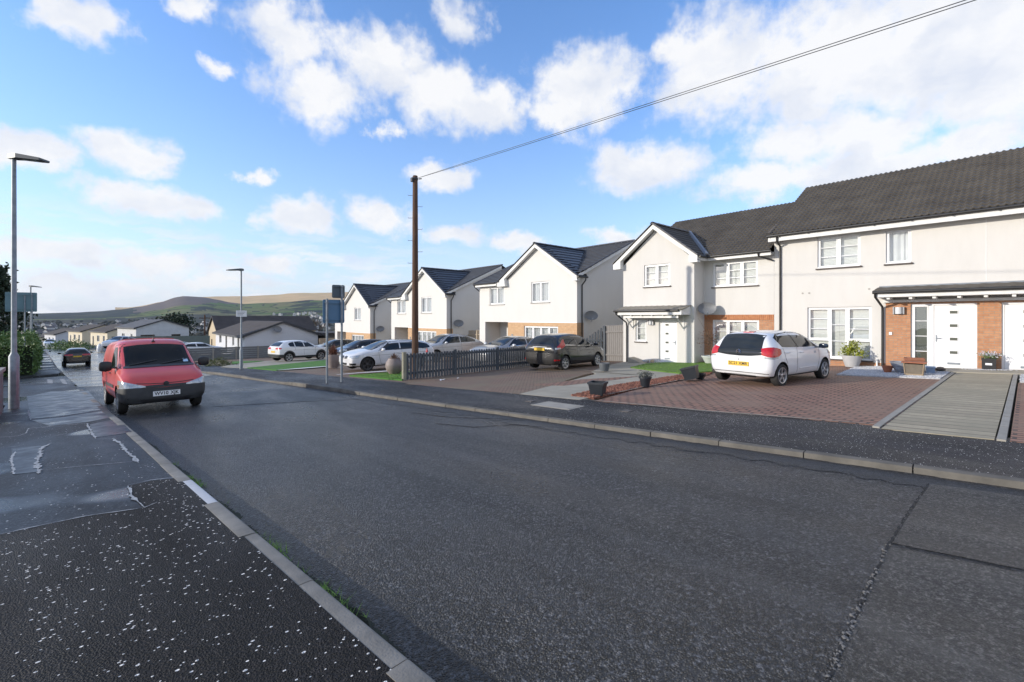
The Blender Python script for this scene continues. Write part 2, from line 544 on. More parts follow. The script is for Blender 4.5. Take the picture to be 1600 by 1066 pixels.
M_LEAFD = mat('conifer_leaf', (.010, .022, .010), (.022, .040, .016), 1.5, .7)
M_LEAFY = mat('yellow_green_leaf', (.33, .33, .035), (.17, .22, .025), 9, .5)
M_BARK = mat('bark', (.07, .05, .035), (.12, .09, .065), 6, .9)
M_POTGREY = mat('grey_pot', (.46, .46, .46), (.40, .40, .40), 4, .5)
M_POTDARK = mat('dark_planter', (.013, .017, .023), (.022, .027, .034), 5, .45)
M_TERRA = mat('terracotta', (.36, .13, .065), (.27, .095, .05), 7, .75)
M_PINKPOT = mat('mauve_grey_pot', (.27, .22, .20), (.21, .17, .155), 5, .6)
M_SIGNBACK = mat('blue_grey_sign_back', (.075, .17, .28), (.095, .20, .32), 2, .45)
M_SIGNTEAL = mat('grey_green_sign_back', (.10, .19, .225), (.13, .22, .255), 2, .45)
M_SIGNDARK = mat('dark_sign_back', (.055, .085, .11), (.08, .11, .135), 2, .45)
M_PLATEW = mat('white_plate', (.78, .78, .78), None, rough=.35)
M_PLATEY = mat('yellow_plate', (.75, .46, .03), None, rough=.35)
M_INK = mat('plate_ink', (.01, .01, .011), None, rough=.5)
M_IRON = mat('cast_iron_cover', (.075, .062, .055), (.12, .105, .09), 12, .6, bump=.7, bscale=60, bdist=.01)

# ---------------------------------------------------------------- mesh helpers


class MB:
    """collects faces and links them as ONE mesh object"""

    def __init__(s):
        s.v = []
        s.f = []
        s.m = []
        s.cur = 0

    def face(s, pts):
        i = len(s.v)
        s.v += [tuple(p) for p in pts]
        s.f.append(tuple(range(i, i + len(pts))))
        s.m.append(s.cur)

    def box(s, x0, x1, y0, y1, z0, z1, T=None):
        c = [Vector((x, y, z)) for z in (z0, z1) for y in (y0, y1) for x in (x0, x1)]
        if T is not None:
            c = [T @ q for q in c]
        i = len(s.v)
        s.v += [tuple(q) for q in c]
        for f in ((0, 2, 3, 1), (4, 5, 7, 6), (0, 1, 5, 4), (2, 6, 7, 3), (0, 4, 6, 2), (1, 3, 7, 5)):
            s.f.append(tuple(i + k for k in f))
            s.m.append(s.cur)

    def prism(s, pts, d):
        """polygon pts (3d, planar) pushed along vector d"""
        d = Vector(d)
        a = [Vector(p) for p in pts]
        b = [p + d for p in a]
        s.face(a[::-1])
        s.face(b)
        n = len(a)
        for k in range(n):
            s.face((a[k], a[(k + 1) % n], b[(k + 1) % n], b[k]))

    def grid(s, rows, close=False):
        i = len(s.v)
        n = len(rows[0])
        for r in rows:
            s.v += [tuple(p) for p in r]
        for a in range(len(rows) - 1):
            for k in range(n if close else n - 1):
                k2 = (k + 1) % n
                s.f.append((i + a * n + k, i + a * n + k2, i + (a + 1) * n + k2, i + (a + 1) * n + k))
                s.m.append(s.cur)

    def tube(s, pts, r, n=8, cap=True):
        pts = [Vector(p) for p in pts]
        rs = r if isinstance(r, (list, tuple)) else [r] * len(pts)
        rows = []
        u = None
        for k, p in enumerate(pts):
            t = (pts[min(k + 1, len(pts) - 1)] - pts[max(k - 1, 0)])
            t.normalize()
            if u is None:
                u = t.orthogonal().normalized()
            else:
                u = (u - t * u.dot(t))
                u = u.normalized() if u.length > 1e-6 else t.orthogonal().normalized()
            w = t.cross(u)
            rows.append([p + rs[k] * (math.cos(2 * math.pi * j / n) * u + math.sin(2 * math.pi * j / n) * w) for j in range(n)])
        s.grid(rows, True)
        if cap:
            s.face(rows[0][::-1])
            s.face(rows[-1])

    def lathe(s, prof, n=20, T=None, cap=True):
        rows = []
        for (r, z) in prof:
            row = [Vector((r * math.cos(2 * math.pi * j / n), r * math.sin(2 * math.pi * j / n), z)) for j in range(n)]
            if T is not None:
                row = [T @ q for q in row]
            rows.append(row)
        s.grid(rows, True)
        if cap:
            s.face(rows[0][::-1])
            s.face(rows[-1])

    def build(s, name, mats, parent=None, smooth=None, weld=False):
        me = bpy.data.meshes.new(name)
        me.from_pydata(s.v, [], s.f)
        if not isinstance(mats, (list, tuple)):
            mats = [mats]
        for m in mats:
            me.materials.append(m)
        if len(mats) > 1:
            me.polygons.foreach_set('material_index', s.m)
        if weld:
            bm = bmesh.new()
            bm.from_mesh(me)
            bmesh.ops.remove_doubles(bm, verts=bm.verts, dist=1e-4)
            bm.to_mesh(me)
            bm.free()
        me.update()
        if smooth is not None:
            me.shade_smooth()
            me.set_sharp_from_angle(angle=R(smooth))
        o = bpy.data.objects.new(name, me)
        COL.objects.link(o)
        if parent is not None:
            o.parent = parent
        return o


def tag(o, label=None, cat=None, group=None, kind=None):
    if label:
        o['label'] = label
    if cat:
        o['category'] = cat
    if group:
        o['group'] = group
    if kind:
        o['kind'] = kind
    return o


def thing(name, label, cat, loc=(0, 0, 0), rz=0.0, group=None):
    o = bpy.data.objects.new(name, None)
    COL.objects.link(o)
    o.empty_display_size = .3
    o.location = loc
    o.rotation_euler = (0, 0, rz)
    return tag(o, label, cat, group)


def copy_tree(o, parent=None):
    c = o.copy()
    COL.objects.link(c)
    c.parent = parent
    for ch in list(o.children):
        copy_tree(ch, c)
    return c


def dup(o, loc, rz=None, label=None, group=None, scale=None):
    c = copy_tree(o)
    c.location = loc
    if rz is not None:
        c.rotation_euler = (0, 0, rz)
    if scale:
        c.scale = (scale, scale, scale)
    if label:
        c['label'] = label
    if group:
        c['group'] = group
    return c


# ---------------------------------------------------------------- the lie of the land
RA = R(4.9)
RD = (-math.sin(RA), math.cos(RA))      # along the road, downhill
RP = (math.cos(RA), math.sin(RA))       # across it, towards the houses


def to_road(X, Y):
    return X * RP[0] + Y * RP[1], X * RD[0] + Y * RD[1]


def road_xy(a, b):
    return a * RP[0] + b * RD[0], a * RP[1] + b * RD[1]


def ground(X, Y):
    a, b = to_road(X, Y)
    if b < 50:
        z = -.047 * b
    elif b < 150:
        z = -2.35 - .022 * (b - 50)
    else:
        z = -4.55 - .055 * (b - 150)
    if a > 8.2:
        z -= .008 * (min(a, 40) - 8.2)
    if a > 40:
        z -= .10 * (a - 40)
    return z


def spot(px, py, dz=0.0):
    """ground point under a surveyed pixel"""
    u = (px - 800) / FPX
    v = (py - HY) / FPX
    dirx = FW.x + u * RT.x
    diry = FW.y + u * RT.y
    lo, hi = .5, 400.0
    for _ in range(60):
        t = .5 * (lo + hi)
        if EYE - v * t > ground(t * dirx, t * diry) + dz:
            lo = t
        else:
            hi = t
    X, Y = lo * dirx, lo * diry
    return Vector((X, Y, ground(X, Y) + dz))


def at_y(px, py, Y):
    u = (px - 800) / FPX
    t = Y / (FW.y + u * RT.y)
    return Vector((t * (FW.x + u * RT.x), Y, EYE - (py - HY) / FPX * t))


def at_x(px, py, X):
    u = (px - 800) / FPX
    t = X / (FW.x + u * RT.x)
    return Vector((X, t * (FW.y + u * RT.y), EYE - (py - HY) / FPX * t))


def sheet(name, poly, m, dz, kind='structure', cuts=1.5, wall=0.0):
    """a polygon (plan points) laid on the land dz above it, with an edge down to it"""
    bm = bmesh.new()
    vs = [bm.verts.new((p[0], p[1], 0)) for p in poly]
    f = bm.faces.new(vs)
    if wall == 0.0 and dz > .04:
        wall = .14
    if f.normal.z < 0:
        f.normal_flip()
    f.normal_update()
    if f.normal.z < 0:
        bmesh.ops.reverse_faces(bm, faces=[f])
    # cut along the creases of the land and into strips
    xs = [p[0] for p in poly]
    ys = [p[1] for p in poly]
    ab = [to_road(p[0], p[1]) for p in poly]
    planes = []
    for k, n in ((8.2, RP), (40, RP)):
        planes.append((Vector((n[0], n[1], 0)) * k, Vector((n[0], n[1], 0))))
    for k in (50, 150):
        planes.append((Vector((RD[0], RD[1], 0)) * k, Vector((RD[0], RD[1], 0))))
    for co, no in planes:
        bmesh.ops.bisect_plane(bm, geom=bm.verts[:] + bm.edges[:] + bm.faces[:], plane_co=co, plane_no=no, dist=1e-5)
    bmesh.ops.triangulate(bm, faces=[q for q in bm.faces if len(q.verts) > 4])
    for v in bm.verts:
        v.co.z = ground(v.co.x, v.co.y) + dz
    if wall:
        be = [e for e in bm.edges if e.is_boundary]
        r = bmesh.ops.extrude_edge_only(bm, edges=be)
        for v in [q for q in r['geom'] if isinstance(q, bmesh.types.BMVert)]:
            v.co.z -= wall
    me = bpy.data.meshes.new(name)
    bm.to_mesh(me)
    bm.free()
    me.materials.append(m)
    o = bpy.data.objects.new(name, me)
    COL.objects.link(o)
    if kind:
        o['kind'] = kind
    return o


def rpoly(*ab):
    return [road_xy(a, b) for a, b in ab]


def spoly(*pp):
    return [tuple(spot(*q)[:2]) for q in pp]

# ================================================================ THE SETTING
def build_ground():
    A = sorted(set([-90, -60, -40, -25, -15, -8, -4, 0, 4, 8.2, 12, 16, 20, 26, 32, 40, 55, 80, 120, 170]))
    B = sorted(set([-70, -40, -20, -10, 0, 10, 20, 30, 40, 50, 60, 75, 90, 110, 130, 150, 180, 220, 280]))
    mb = MB()
    rows = []
    for b in B:
        row = []
        for a in A:
            X, Y = road_xy(a, b)
            row.append((X, Y, ground(X, Y) - .06))
        rows.append(row)
    mb.grid(rows)
    o = mb.build('ground', M_EARTH)
    o['kind'] = 'structure'


build_ground()
KL, KR, PB = 1.21, 6.27, 8.17
sheet('road', rpoly((KL, -45), (KR, -45), (KR, 170), (KL, 170)), M_ROAD, 0.0)
sheet('road', rpoly((KL + .002, 25.5), (3.2, 23.2), (KR - .002, 26.5), (KR - .002, 165), (KL + .002, 165)), M_ROADWET, .005)
sheet('side_road', rpoly((-40, 29.5), (KL - .002, 29.5), (KL - .002, 36.3), (-40, 36.3)), M_ROAD, 0.0)
sheet('junction_corner', rpoly((-.9, 29.4), (KL - .002, 27.2), (KL - .002, 29.49), (-.9, 29.49)), M_ROAD, -.002)
# pavements
sheet('pavement', rpoly((-.56, -45), (1.085, -45), (1.085, 25.5), (.75, 27.6), (-.2, 29.2), (-.9, 29.4), (-.9, 18.6), (-.56, 18.6)), M_PAVL, .09)
sheet('pavement', rpoly((-1.4, 36.6), (.2, 36.9), (.95, 38.2), (1.085, 40), (1.085, 165), (-.9, 165)), M_PAVL, .09)
sheet('pavement', rpoly((KR + .125, -45), (8.45, -45), (8.45, 165), (KR + .125, 165)), M_PAVR, .07)


def kerb(name, a0, a1, b0, b1, top, step, white=None, face=1):
    """kerb stones laid end to end, chamfered on the road side; top(b) gives the upstand"""
    mb = MB()
    b = b0
    while b < b1 - .05:
        e = min(b + step, b1)
        j = random.uniform(-.005, .005)
        dz = random.uniform(-.004, .004)
        mb.cur = 1 if white and white[0] <= .5 * (b + e) <= white[1] else 0
        rows = []
        n = 4
        for k in range(n + 1):
            bb = b + .006 + (e - b - .012) * k / n
            t0 = top(bb) + dz
            back, front = (a0, a1) if face > 0 else (a1, a0)
            s = 1 if front > back else -1
            prof = [(back + j, -.15), (back + j, t0), (front - s * .02 + j, t0), (front - s * .005 + j, t0 - .006), (front + j, t0 - .024), (front + j, -.15)]
            row = []
            for (a, z) in prof:
                X, Y = road_xy(a, bb)
                row.append((X, Y, ground(X, Y) + z))
            rows.append(row)
        mb.grid(rows)
        mb.face(rows[0])
        mb.face(rows[-1][::-1])
        b = e
    o = mb.build(name, [M_KERB if face > 0 else M_KERBD, M_KERBW], smooth=30)
    o['kind'] = 'structure'
    return o


kerb('kerb', 1.085, KL, 1.82 - 1.06 * 24, 1.82 + 1.06 * 22.5, lambda b: .094 if b < 21 else max(.094 - (b - 21) * .02, .02), 1.06, (4.95, 6.15), 1)
kerb('kerb', 1.085, KL, 39.6, 120, lambda b: .094, 1.0, None, 1)


def rtop(b):
    pts = [(-60, .070), (11.6, .066), (12.6, .115), (16.6, .115), (17.8, .072), (21.2, .07), (22.4, .11), (27.5, .11), (29, .07), (200, .08)]
    for k in range(len(pts) - 1):
        if pts[k][0] <= b <= pts[k + 1][0]:
            f = (b - pts[k][0]) / (pts[k + 1][0] - pts[k][0])
            return pts[k][1] + f * (pts[k + 1][1] - pts[k][1])
    return .07


kerb('kerb', KR, KR + .125, -24, 120, rtop, .97, None, -1)


def ribbon(mb, pts, w, dz, jag=.35, sub=.07):
    """thin uneven strip along plan points laid on the land"""
    P = [Vector((p[0], p[1], 0)) for p in pts]
    out = []
    for k in range(len(P) - 1):
        n = max(1, int((P[k + 1] - P[k]).length / sub))
        for i in range(n):
            out.append(P[k].lerp(P[k + 1], i / n))
    out.append(P[-1])
    rows = []
    for k, p in enumerate(out):
        t = out[min(k + 1, len(out) - 1)] - out[max(k - 1, 0)]
        t.normalize()
        nrm = Vector((-t.y, t.x, 0))
        end = min(1, min(k, len(out) - 1 - k) / 3 + .25)
        l = p + nrm * w * .5 * end * (1 + random.uniform(-jag, jag))
        r = p - nrm * w * .5 * end * (1 + random.uniform(-jag, jag))
        rows.append([(q.x, q.y, ground(q.x, q.y) + dz) for q in (l, r)])
    mb.grid(rows)


M_SEAL = mat('pale_joint_grit', (.50, .51, .51), (.10, .105, .11), 30, .6)
M_WETFILM = mat('wet_smooth_asphalt', (.024, .026, .030), (.036, .039, .043), 3, .22, bump=.12, bscale=60, bdist=.004, rough2=.55)
M_CRACK = mat('crack_dark', (.014, .014, .014), (.026, .024, .022), 20, .9)
# freshly laid, flecked piece of the near pavement, older patches beyond it
pl = [spot(x, y, .09) for x, y in ((279, 747), (236, 752), (200, 760), (207, 778), (226, 794), (130, 808), (60, 823), (0, 836))]
b_end = to_road(pl[-1].x, pl[-1].y)[1]
sheet('pavement_patch', [tuple(p[:2]) for p in pl] + rpoly((-.55, b_end + .1), (-.55, -44), (1.083, -44)), M_PAVN, .094)


def ppoly(dz, *pp):
    return [tuple(spot(x, y, dz)[:2]) for x, y in pp]


for q in (((42, 620), (80, 612), (138, 611), (163, 640), (100, 650), (48, 655)), ((50, 657), (100, 652), (164, 642), (180, 652), (135, 660), (78, 666)),
          ((140, 664), (184, 654), (207, 676), (150, 684)), ((18, 700), (64, 697), (58, 738), (20, 742))):
    sheet('wet_patch', ppoly(.09, *q), M_WETFILM, .0945)
mb = MB()
for pts, w in ((((0, 836), (60, 823), (130, 808), (215, 796)), .035), (((279, 746), (236, 751), (200, 759)), .04), (((200, 760), (207, 778), (226, 794), (246, 786)), .06),
               (((62, 736), (130, 729), (210, 722), (217, 723)), .025), (((217, 724), (200, 708), (187, 692), (175, 686)), .09), (((60, 741), (58, 725), (66, 700), (80, 693)), .10),
               (((150, 686), (141, 673), (136, 662)), .07), (((136, 662), (90, 666), (45, 670), (40, 678), (28, 682), (0, 684)), .05), (((22, 742), (17, 720), (25, 706)), .06),
               (((0, 701), (35, 697)), .05), (((85, 682), (105, 678)), .07), (((48, 657), (44, 641)), .06), (((152, 687), (175, 686)), .03)):
    ribbon(mb, [spot(x, y, .09) for x, y in pts], w * .42, .0985, 1.1)
o = mb.build('pavement_joints', M_SEAL)
o['kind'] = 'structure'
# repairs in the carriageway
sheet('road_patch', ppoly(0, (1453, 757), (1640, 782), (1640, 899), (1392, 849)), M_PATCH, .005)
sheet('road_patch', ppoly(0, (1388, 855), (1640, 906), (1800, 1500), (1250, 1180), (1296, 1066)), M_PATCH, .006)
mb = MB()
ribbon(mb, [spot(x, y) for x, y in ((1451, 756), (1420, 800), (1389, 851), (1370, 893), (1352, 930), (1330, 975), (1312, 1020), (1294, 1066), (1262, 1150))], .011, .0085, 1.2, .03)
ribbon(mb, [spot(x, y) for x, y in ((1389, 851), (1450, 866), (1520, 877), (1640, 902))], .008, .0085, 1.0, .04)
ribbon(mb, [spot(x, y) for x, y in ((330, 636), (400, 632), (470, 628), (570, 624))], .05, .006, .7, .1)
ribbon(mb, [spot(x, y) for x, y in ((640, 645), (700, 652), (780, 655), (820, 658))], .03, .006, .8, .06)
ribbon(mb, [spot(x, y) for x, y in ((680, 662), (740, 668), (800, 664), (850, 668))], .03, .006, .8, .06)
o = mb.build('road_cracks', M_CRACK)
o['kind'] = 'structure'
# loose stones in the crack
mb = MB()
P = [spot(x, y) for x, y in ((1389, 851), (1370, 893), (1352, 930), (1330, 975), (1312, 1020), (1294, 1066))]
for k in range(130):
    i = random.randrange(len(P) - 1)
    p = P[i].lerp(P[i + 1], random.random()) + Vector((random.gauss(-.006, .010), random.gauss(0, .010), 0))
    r = random.uniform(.003, .012)
    T = Matrix.Translation((p.x, p.y, ground(p.x, p.y) + .006)) @ Matrix.Rotation(random.uniform(0, 6), 4, 'Z') @ Matrix.Rotation(random.uniform(0, 1), 4, 'X')
    mb.lathe([(r * .5, -r * .5), (r, 0), (r * .8, r * .4), (r * .2, r * .6)], 6, T)
o = mb.build('loose_stones', mat('crumbled_stone', (.16, .155, .15), (.08, .08, .08), 60, .8))
o['kind'] = 'stuff'
# darker smooth channel along the far kerb
mb = MB()
ribbon(mb, [road_xy(6.05 + .03 * math.sin(b), b) for b in [x * .6 for x in range(-20, 24)]], .44, .004, .35, .12)
o = mb.build('gutter_channel', asphalt('channel_asphalt', (.016, .017, .02), (.026, .028, .032), rough=(.25, .5)))
o['kind'] = 'structure'
M_LINE = mat('worn_road_paint', (.42, .42, .41), (.10, .10, .10), 14, .7)
for q in (((73, 593), (82, 593), (83, 602), (76, 603)), ((93, 592), (100, 592), (106, 601), (99, 601))):
    sheet('road_marking', ppoly(0, *q), M_LINE, .005)
# moss and weeds in the near channel
mb = MB()
for k in range(800):
    b = random.uniform(.8, 7.5)
    if math.sin(b * 5.3) + math.sin(b * 2.1 + 1) + random.gauss(0, .5) < .7:
        continue
    a = KL + .03 + abs(random.gauss(0, .035))
    X, Y = road_xy(a, b)
    z = ground(X, Y)
    for q in range(3):
        an = random.uniform(0, 6.3)
        l = random.uniform(.02, .065)
        w = .003
        dx, dy = math.cos(an), math.sin(an)
        mb.face(((X - dy * w, Y + dx * w, z), (X + dy * w, Y - dx * w, z), (X + dx * l, Y + dy * l, z + l * .8)))
tag(mb.build('weeds', M_BLADE), kind='stuff')
mb = MB()
for b0_, b1_ in ((.6, 2.6), (2.3, 4.4), (4.6, 7.0), (7.0, 9.5)):
    ribbon(mb, [road_xy(KL + .045 + .02 * math.sin(b * 3), b) for b in [b0_ + (b1_ - b0_) * i / 12 for i in range(13)]], .065, .005, .45, .018)
o = mb.build('channel_moss', mat('channel_moss_dirt', (.020, .019, .015), (.034, .040, .017), 9, .9, bump=.6, bscale=80, bdist=.01))
o['kind'] = 'structure'

# --- forecourts and gardens on the far side
sheet('driveway', [road_xy(8.46, 12.2), (18.9, 15.2), (19.0, 24), (18.2, 36), (17.7, 49.5), road_xy(8.46, 50)], M_DRIVE2, .06)
ford = [tuple(spot(633, 600, .07)[:2]), tuple(spot(818, 616.5, .07)[:2]), tuple(spot(912, 589)[:2]), (14.4, 10.7), (18.9, 12.2), (19.9, 15.5), (14.9, 15.45)]
sheet('driveway', ford, M_DRIVE2, .074)
sheet('path', [tuple(spot(812, 616, .07)[:2]), tuple(spot(906, 625, .07)[:2]), (15.4, 7.55), (19.98, 8.0), (19.98, 9.55), (18.9, 9.65), (18.98, 13.2), (16.3, 12.3), (13.6, 10.9), (13.0, 10.2)], M_PATH, .075)
sheet('driveway', spoly((836, 606), (905, 597), (1000, 591.5), (965, 597), (880, 607)), M_DRIVE, .080)
red = spoly((893, 624), (928, 627.5), (1010, 609), (1105, 590.5), (1113, 586.5), (1060, 591), (960, 607.5))
sheet('gravel_bed', red, M_REDGRAV, .094, 'structure', wall=.05)
DZD = .074
drv = [tuple(spot(928, 627, .07)[:2])] + spoly((1010, 609), (1105, 590.5)) + [(19.93, 7.95), (19.93, 3.9), (16.15, 3.8), (16.15, 1.48)] + [tuple(spot(1396, 667, .07)[:2])]
sheet('driveway', drv, M_DRIVE, .074)
sheet('gravel_bed', [(16.2, 3.75), (19.9, 4.0), (19.9, 2.4), (18.5, 2.35), (18.45, 1.5), (16.2, 1.5)], M_WHITEGRAV, .10, wall=.05)
sheet('gravel_bed', [(16.2, .12), (18.45, .12), (18.45, -3.5), (16.2, -3.5)], M_WHITEGRAV, .10, wall=.05)
sheet('path', [(road_xy(PB, .4)[0], 1.36), (18.45, 1.36), (18.45, .27), (road_xy(PB, -.6)[0], .27)], M_SLABS, .079)
sheet('patio', [(18.46, 2.35), (19.98, 2.35), (19.98, -8), (18.46, -8)], M_PATH, .105)
sheet('driveway', [(road_xy(PB, -.7)[0], .14), (16.1, .14), (16.1, -12), (9.3, -12)], M_DRIVE, .074)
mb = MB()
for y0, y1 in ((1.385, 1.465), (.17, .25)):
    x = road_xy(PB, 0)[0] + .02
    while x < 18.4:
        e = min(x + 1.0, 18.44)
        zz = ground(x, y0)
        T = Matrix.Translation((x, 0, ground(x, y0)))
        z2 = ground(e, y0)
        i = [(x, y0, zz - .05), (e, y0, z2 - .05), (e, y0, z2 + .092), (x, y0, zz + .092)]
        mb.prism(i, (0, y1 - y0, 0))
        x = e + .012
o = mb.build('path_edging', M_CONC)
o['kind'] = 'structure'
# concrete edging of the red gravel and of the grass
mb = MB()
ribbon(mb, [spot(x, y) for x, y in ((929, 627.2), (1010, 609.2), (1106, 590.5))], .07, .10, .05, .4)
ribbon(mb, [spot(x, y) for x, y in ((912, 583), (960, 587), (1012, 591))], .12, .10, .1, .3)
ribbon(mb, [spot(x, y, .07) for x, y in ((906, 625), (1000, 633.5), (1100, 643.5), (1250, 655), (1396, 667))], .06, .092, .1, .4)
o = mb.build('edging', mat('pale_edging', (.36, .32, .25), (.24, .21, .165), 5, .85))
o['kind'] = 'structure'
lawn_poly = spoly((985, 578), (1010, 571.5), (1040, 569.5), (1075, 569), (1112, 574), (1113, 585), (1062, 588), (1020, 583))
sheet('lawn', lawn_poly, M_LAWN, .11, wall=.06)


def pip(p, poly):
    c = False
    n = len(poly)
    for i in range(n):
        x0, y0 = poly[i][:2]
        x1, y1 = poly[(i + 1) % n][:2]
        if (y0 > p[1]) != (y1 > p[1]) and p[0] < (x1 - x0) * (p[1] - y0) / (y1 - y0) + x0:
            c = not c
    return c


def blades(name, poly, n, dz, h, m):
    mb = MB()
    xs = [p[0] for p in poly]
    ys = [p[1] for p in poly]
    k = 0
    while k < n:
        p = (random.uniform(min(xs), max(xs)), random.uniform(min(ys), max(ys)))
        if not pip(p, poly):
            continue
        k += 1
        an = random.uniform(0, 6.3)
        w = random.uniform(.006, .014)
        l = h * random.uniform(.5, 1.2)
        dx, dy = math.cos(an) * w, math.sin(an) * w
        z = ground(*p) + dz
        ox, oy = random.gauss(0, l * .5), random.gauss(0, l * .5)
        mb.face(((p[0] - dx, p[1] - dy, z), (p[0] + dx, p[1] + dy, z), (p[0] + ox, p[1] + oy, z + l)))
    return tag(mb.build(name, m), kind='stuff')


blades('grass', lawn_poly, 9000, .105, .055, M_BLADE)
t1 = spoly((546, 590.5), (628, 598), (641, 584), (600, 586.5))
t2 = spoly((386, 577.5), (432, 581.5), (527, 574), (527, 563), (440, 572))
t3 = spoly((362, 571), (400, 568), (412, 566), (362, 567))
t4 = spoly((308, 563), (330, 560.5), (408, 556.5), (408, 552.5), (308, 559))
for t in (t1, t2, t3, t4):
    sheet('turf', t, M_TURF, .11, wall=.06)
blades('grass', t1, 2500, .105, .03, M_BLADE)
sheet('driveway', spoly((345, 575.5), (386, 577.5), (440, 572), (528, 563), (528, 559), (430, 565), (412, 566), (362, 571.5)), M_PATH, .085)
mb = MB()
ribbon(mb, [spot(x, y) for x, y in ((434, 582), (480, 578.2), (528, 574.3))], .62, .117, .03, .5)
ribbon(mb, [spot(x, y) for x, y in ((526, 590), (560, 586.8), (640, 581.5))], .42, .117, .03, .5)
o = mb.build('white_edging', M_WHITEEDGE)
o['kind'] = 'structure'
# parking place beyond the board fence and the ground round the bungalows
sheet('forecourt', rpoly((PB + .01, 51), (30, 51), (30, 74), (PB + .01, 74)), M_PATH, .03)

# covers let into the far pavement
def cover(name, label, pts, m):
    q = [spot(x, y, .07) for x, y in pts]
    mb = MB()
    c = sum(q, Vector()) / 4
    mb.prism([p + Vector((0, 0, -.03)) for p in q], (0, 0, .036))
    inner = [c + (p - c) * .86 + Vector((0, 0, .007)) for p in q]
    mb.prism(inner, (0, 0, .003))
    o = mb.build(name, m)
    tag(o, label, 'access cover')
    return o


cover('access_cover', 'long concrete and iron chamber cover in the far pavement beside the red gravel', ((829, 633), (857, 627.5), (914, 635), (889, 641)), M_CONC)
cover('access_cover', 'small square iron cover in the pavement on the road side of the red gravel corner', ((968, 643), (977, 640.5), (990, 642), (981, 644.6)), M_IRON)
cover('access_cover', 'tiny rusty iron cover in the pavement left of the long chamber cover', ((820, 627.5), (828, 625.8), (838, 626.8), (830, 628.6)), M_IRON)


# ================================================================ THE VALLEY AND THE HILLS
def interp(tab, x):
    if x <= tab[0][0]:
        return tab[0][1]
    for k in range(len(tab) - 1):
        if x <= tab[k + 1][0]:
            f = (x - tab[k][0]) / (tab[k + 1][0] - tab[k][0])
            f = f * f * (3 - 2 * f) * .5 + f * .5
            return tab[k][1] + f * (tab[k + 1][1] - tab[k][1])
    return tab[-1][1]


FRONT = [(-900, 488), (-200, 490), (0, 491), (52, 490), (110, 488), (150, 486), (187, 483), (220, 479), (250, 473), (276, 464.8), (287, 463), (316, 464.6), (340, 468.5), (360, 472.5),
         (382, 475), (425, 474), (450, 472), (485, 469), (520, 470), (700, 466), (900, 460), (1600, 455), (3000, 450)]
GOLD = [(200, 480), (280, 468), (316, 464.2), (330, 463.6), (380, 462.6), (430, 461.2), (455, 458.8), (468, 458), (520, 457.3), (700, 455), (1600, 450), (3000, 448)]
from mathutils import noise as mnoise


def dirpx(px):
    u = (px - 800) / FPX
    v = FW + u * RT
    return v                      # depth 1 along the view axis


def hill_mesh(name, cols, prof, mat_of, mats):
    """prof(px) -> list of (depth, row y); every vertex stands at its real distance"""
    rows = []
    for px in cols:
        v = dirpx(px)
        row = []
        for (t, y) in prof(px):
            z = EYE - (y - HY) / FPX * t
            p = Vector((v.x * t, v.y * t, z))
            z += (mnoise.noise(Vector((p.x / 420, p.y / 420, 2.0))) * .012 + mnoise.noise(Vector((p.x / 120, p.y / 120, 5.0))) * .0035) * t * .16
            row.append((p.x, p.y, z))
        rows.append(row)
    mb = MB()
    n = len(rows[0])
    for r in rows:
        mb.v += r
    for i in range(len(rows) - 1):
        for k in range(n - 1):
            mb.f.append((i * n + k, (i + 1) * n + k, (i + 1) * n + k + 1, i * n + k + 1))
            mb.m.append(mat_of(cols[i], k / (n - 1), rows[i][k]))
    o = mb.build(name, mats, smooth=60)
    o['kind'] = 'structure'
    return o


def land(name, cells, hedge, wood, scale, woodamt):
    m, nt, b, N, L = nodes(name)
    v = objvec(nt)
    vo = texn(nt, 'v', v, scale)
    sep = N('ShaderNodeSeparateColor')
    L(vo.outputs['Color'], sep.inputs[0])
    c = mixcol(nt, rng(nt, sep.outputs[0], .2, .8), cells[0], cells[1])
    c = mixcol(nt, rng(nt, sep.outputs[1], .55, .75), c, cells[2])
    ed = texn(nt, 'v', v, scale, feature='DISTANCE_TO_EDGE')
    c = mixcol(nt, rng(nt, ed.outputs['Distance'], .05, .015), c, hedge)
    wn = texn(nt, 'n', v, scale * .8, 6, .62)
    c = mixcol(nt, rng(nt, wn.outputs['Fac'], .62 - woodamt * .25, .66 - woodamt * .25), c, wood)
    fn = texn(nt, 'n', v, scale * 9, 5, .7)
    c = mixcol(nt, rng(nt, fn.outputs['Fac'], .35, .7, 0, .35), c, hedge)
    L(c, b.inputs['Base Color'])
    b.inputs['Roughness'].default_value = 1.0
    b.inputs['Specular IOR Level'].default_value = .1
    return m


M_FIELD = land('hill_fields', ((.13, .175, .055), (.19, .18, .085), (.095, .16, .045)), (.035, .04, .03), (.028, .033, .028), .0062, .25)
M_FLOOR = land('valley_floor', ((.085, .09, .06), (.11, .10, .075), (.07, .085, .05)), (.045, .046, .042), (.035, .04, .036), .010, .62)
M_WOODS = land('wooded_ridge', ((.035, .05, .045), (.07, .075, .05), (.03, .042, .04)), (.022, .03, .03), (.022, .032, .034), .006, .6)
M_CLOUDSHADE = mat('cloud_shaded_slope', (.115, .095, .10), (.15, .125, .105), .006, 1.0, spec=.1, detail=8)  # cloud shadow on the front hill is put into this dark colour
M_GOLD = mat('sunlit_moor_grass', (.62, .43, .22), (.48, .34, .18), .005, 1.0, spec=.1, detail=9)  # sunlight on the back ridge is put into the golden grass colour


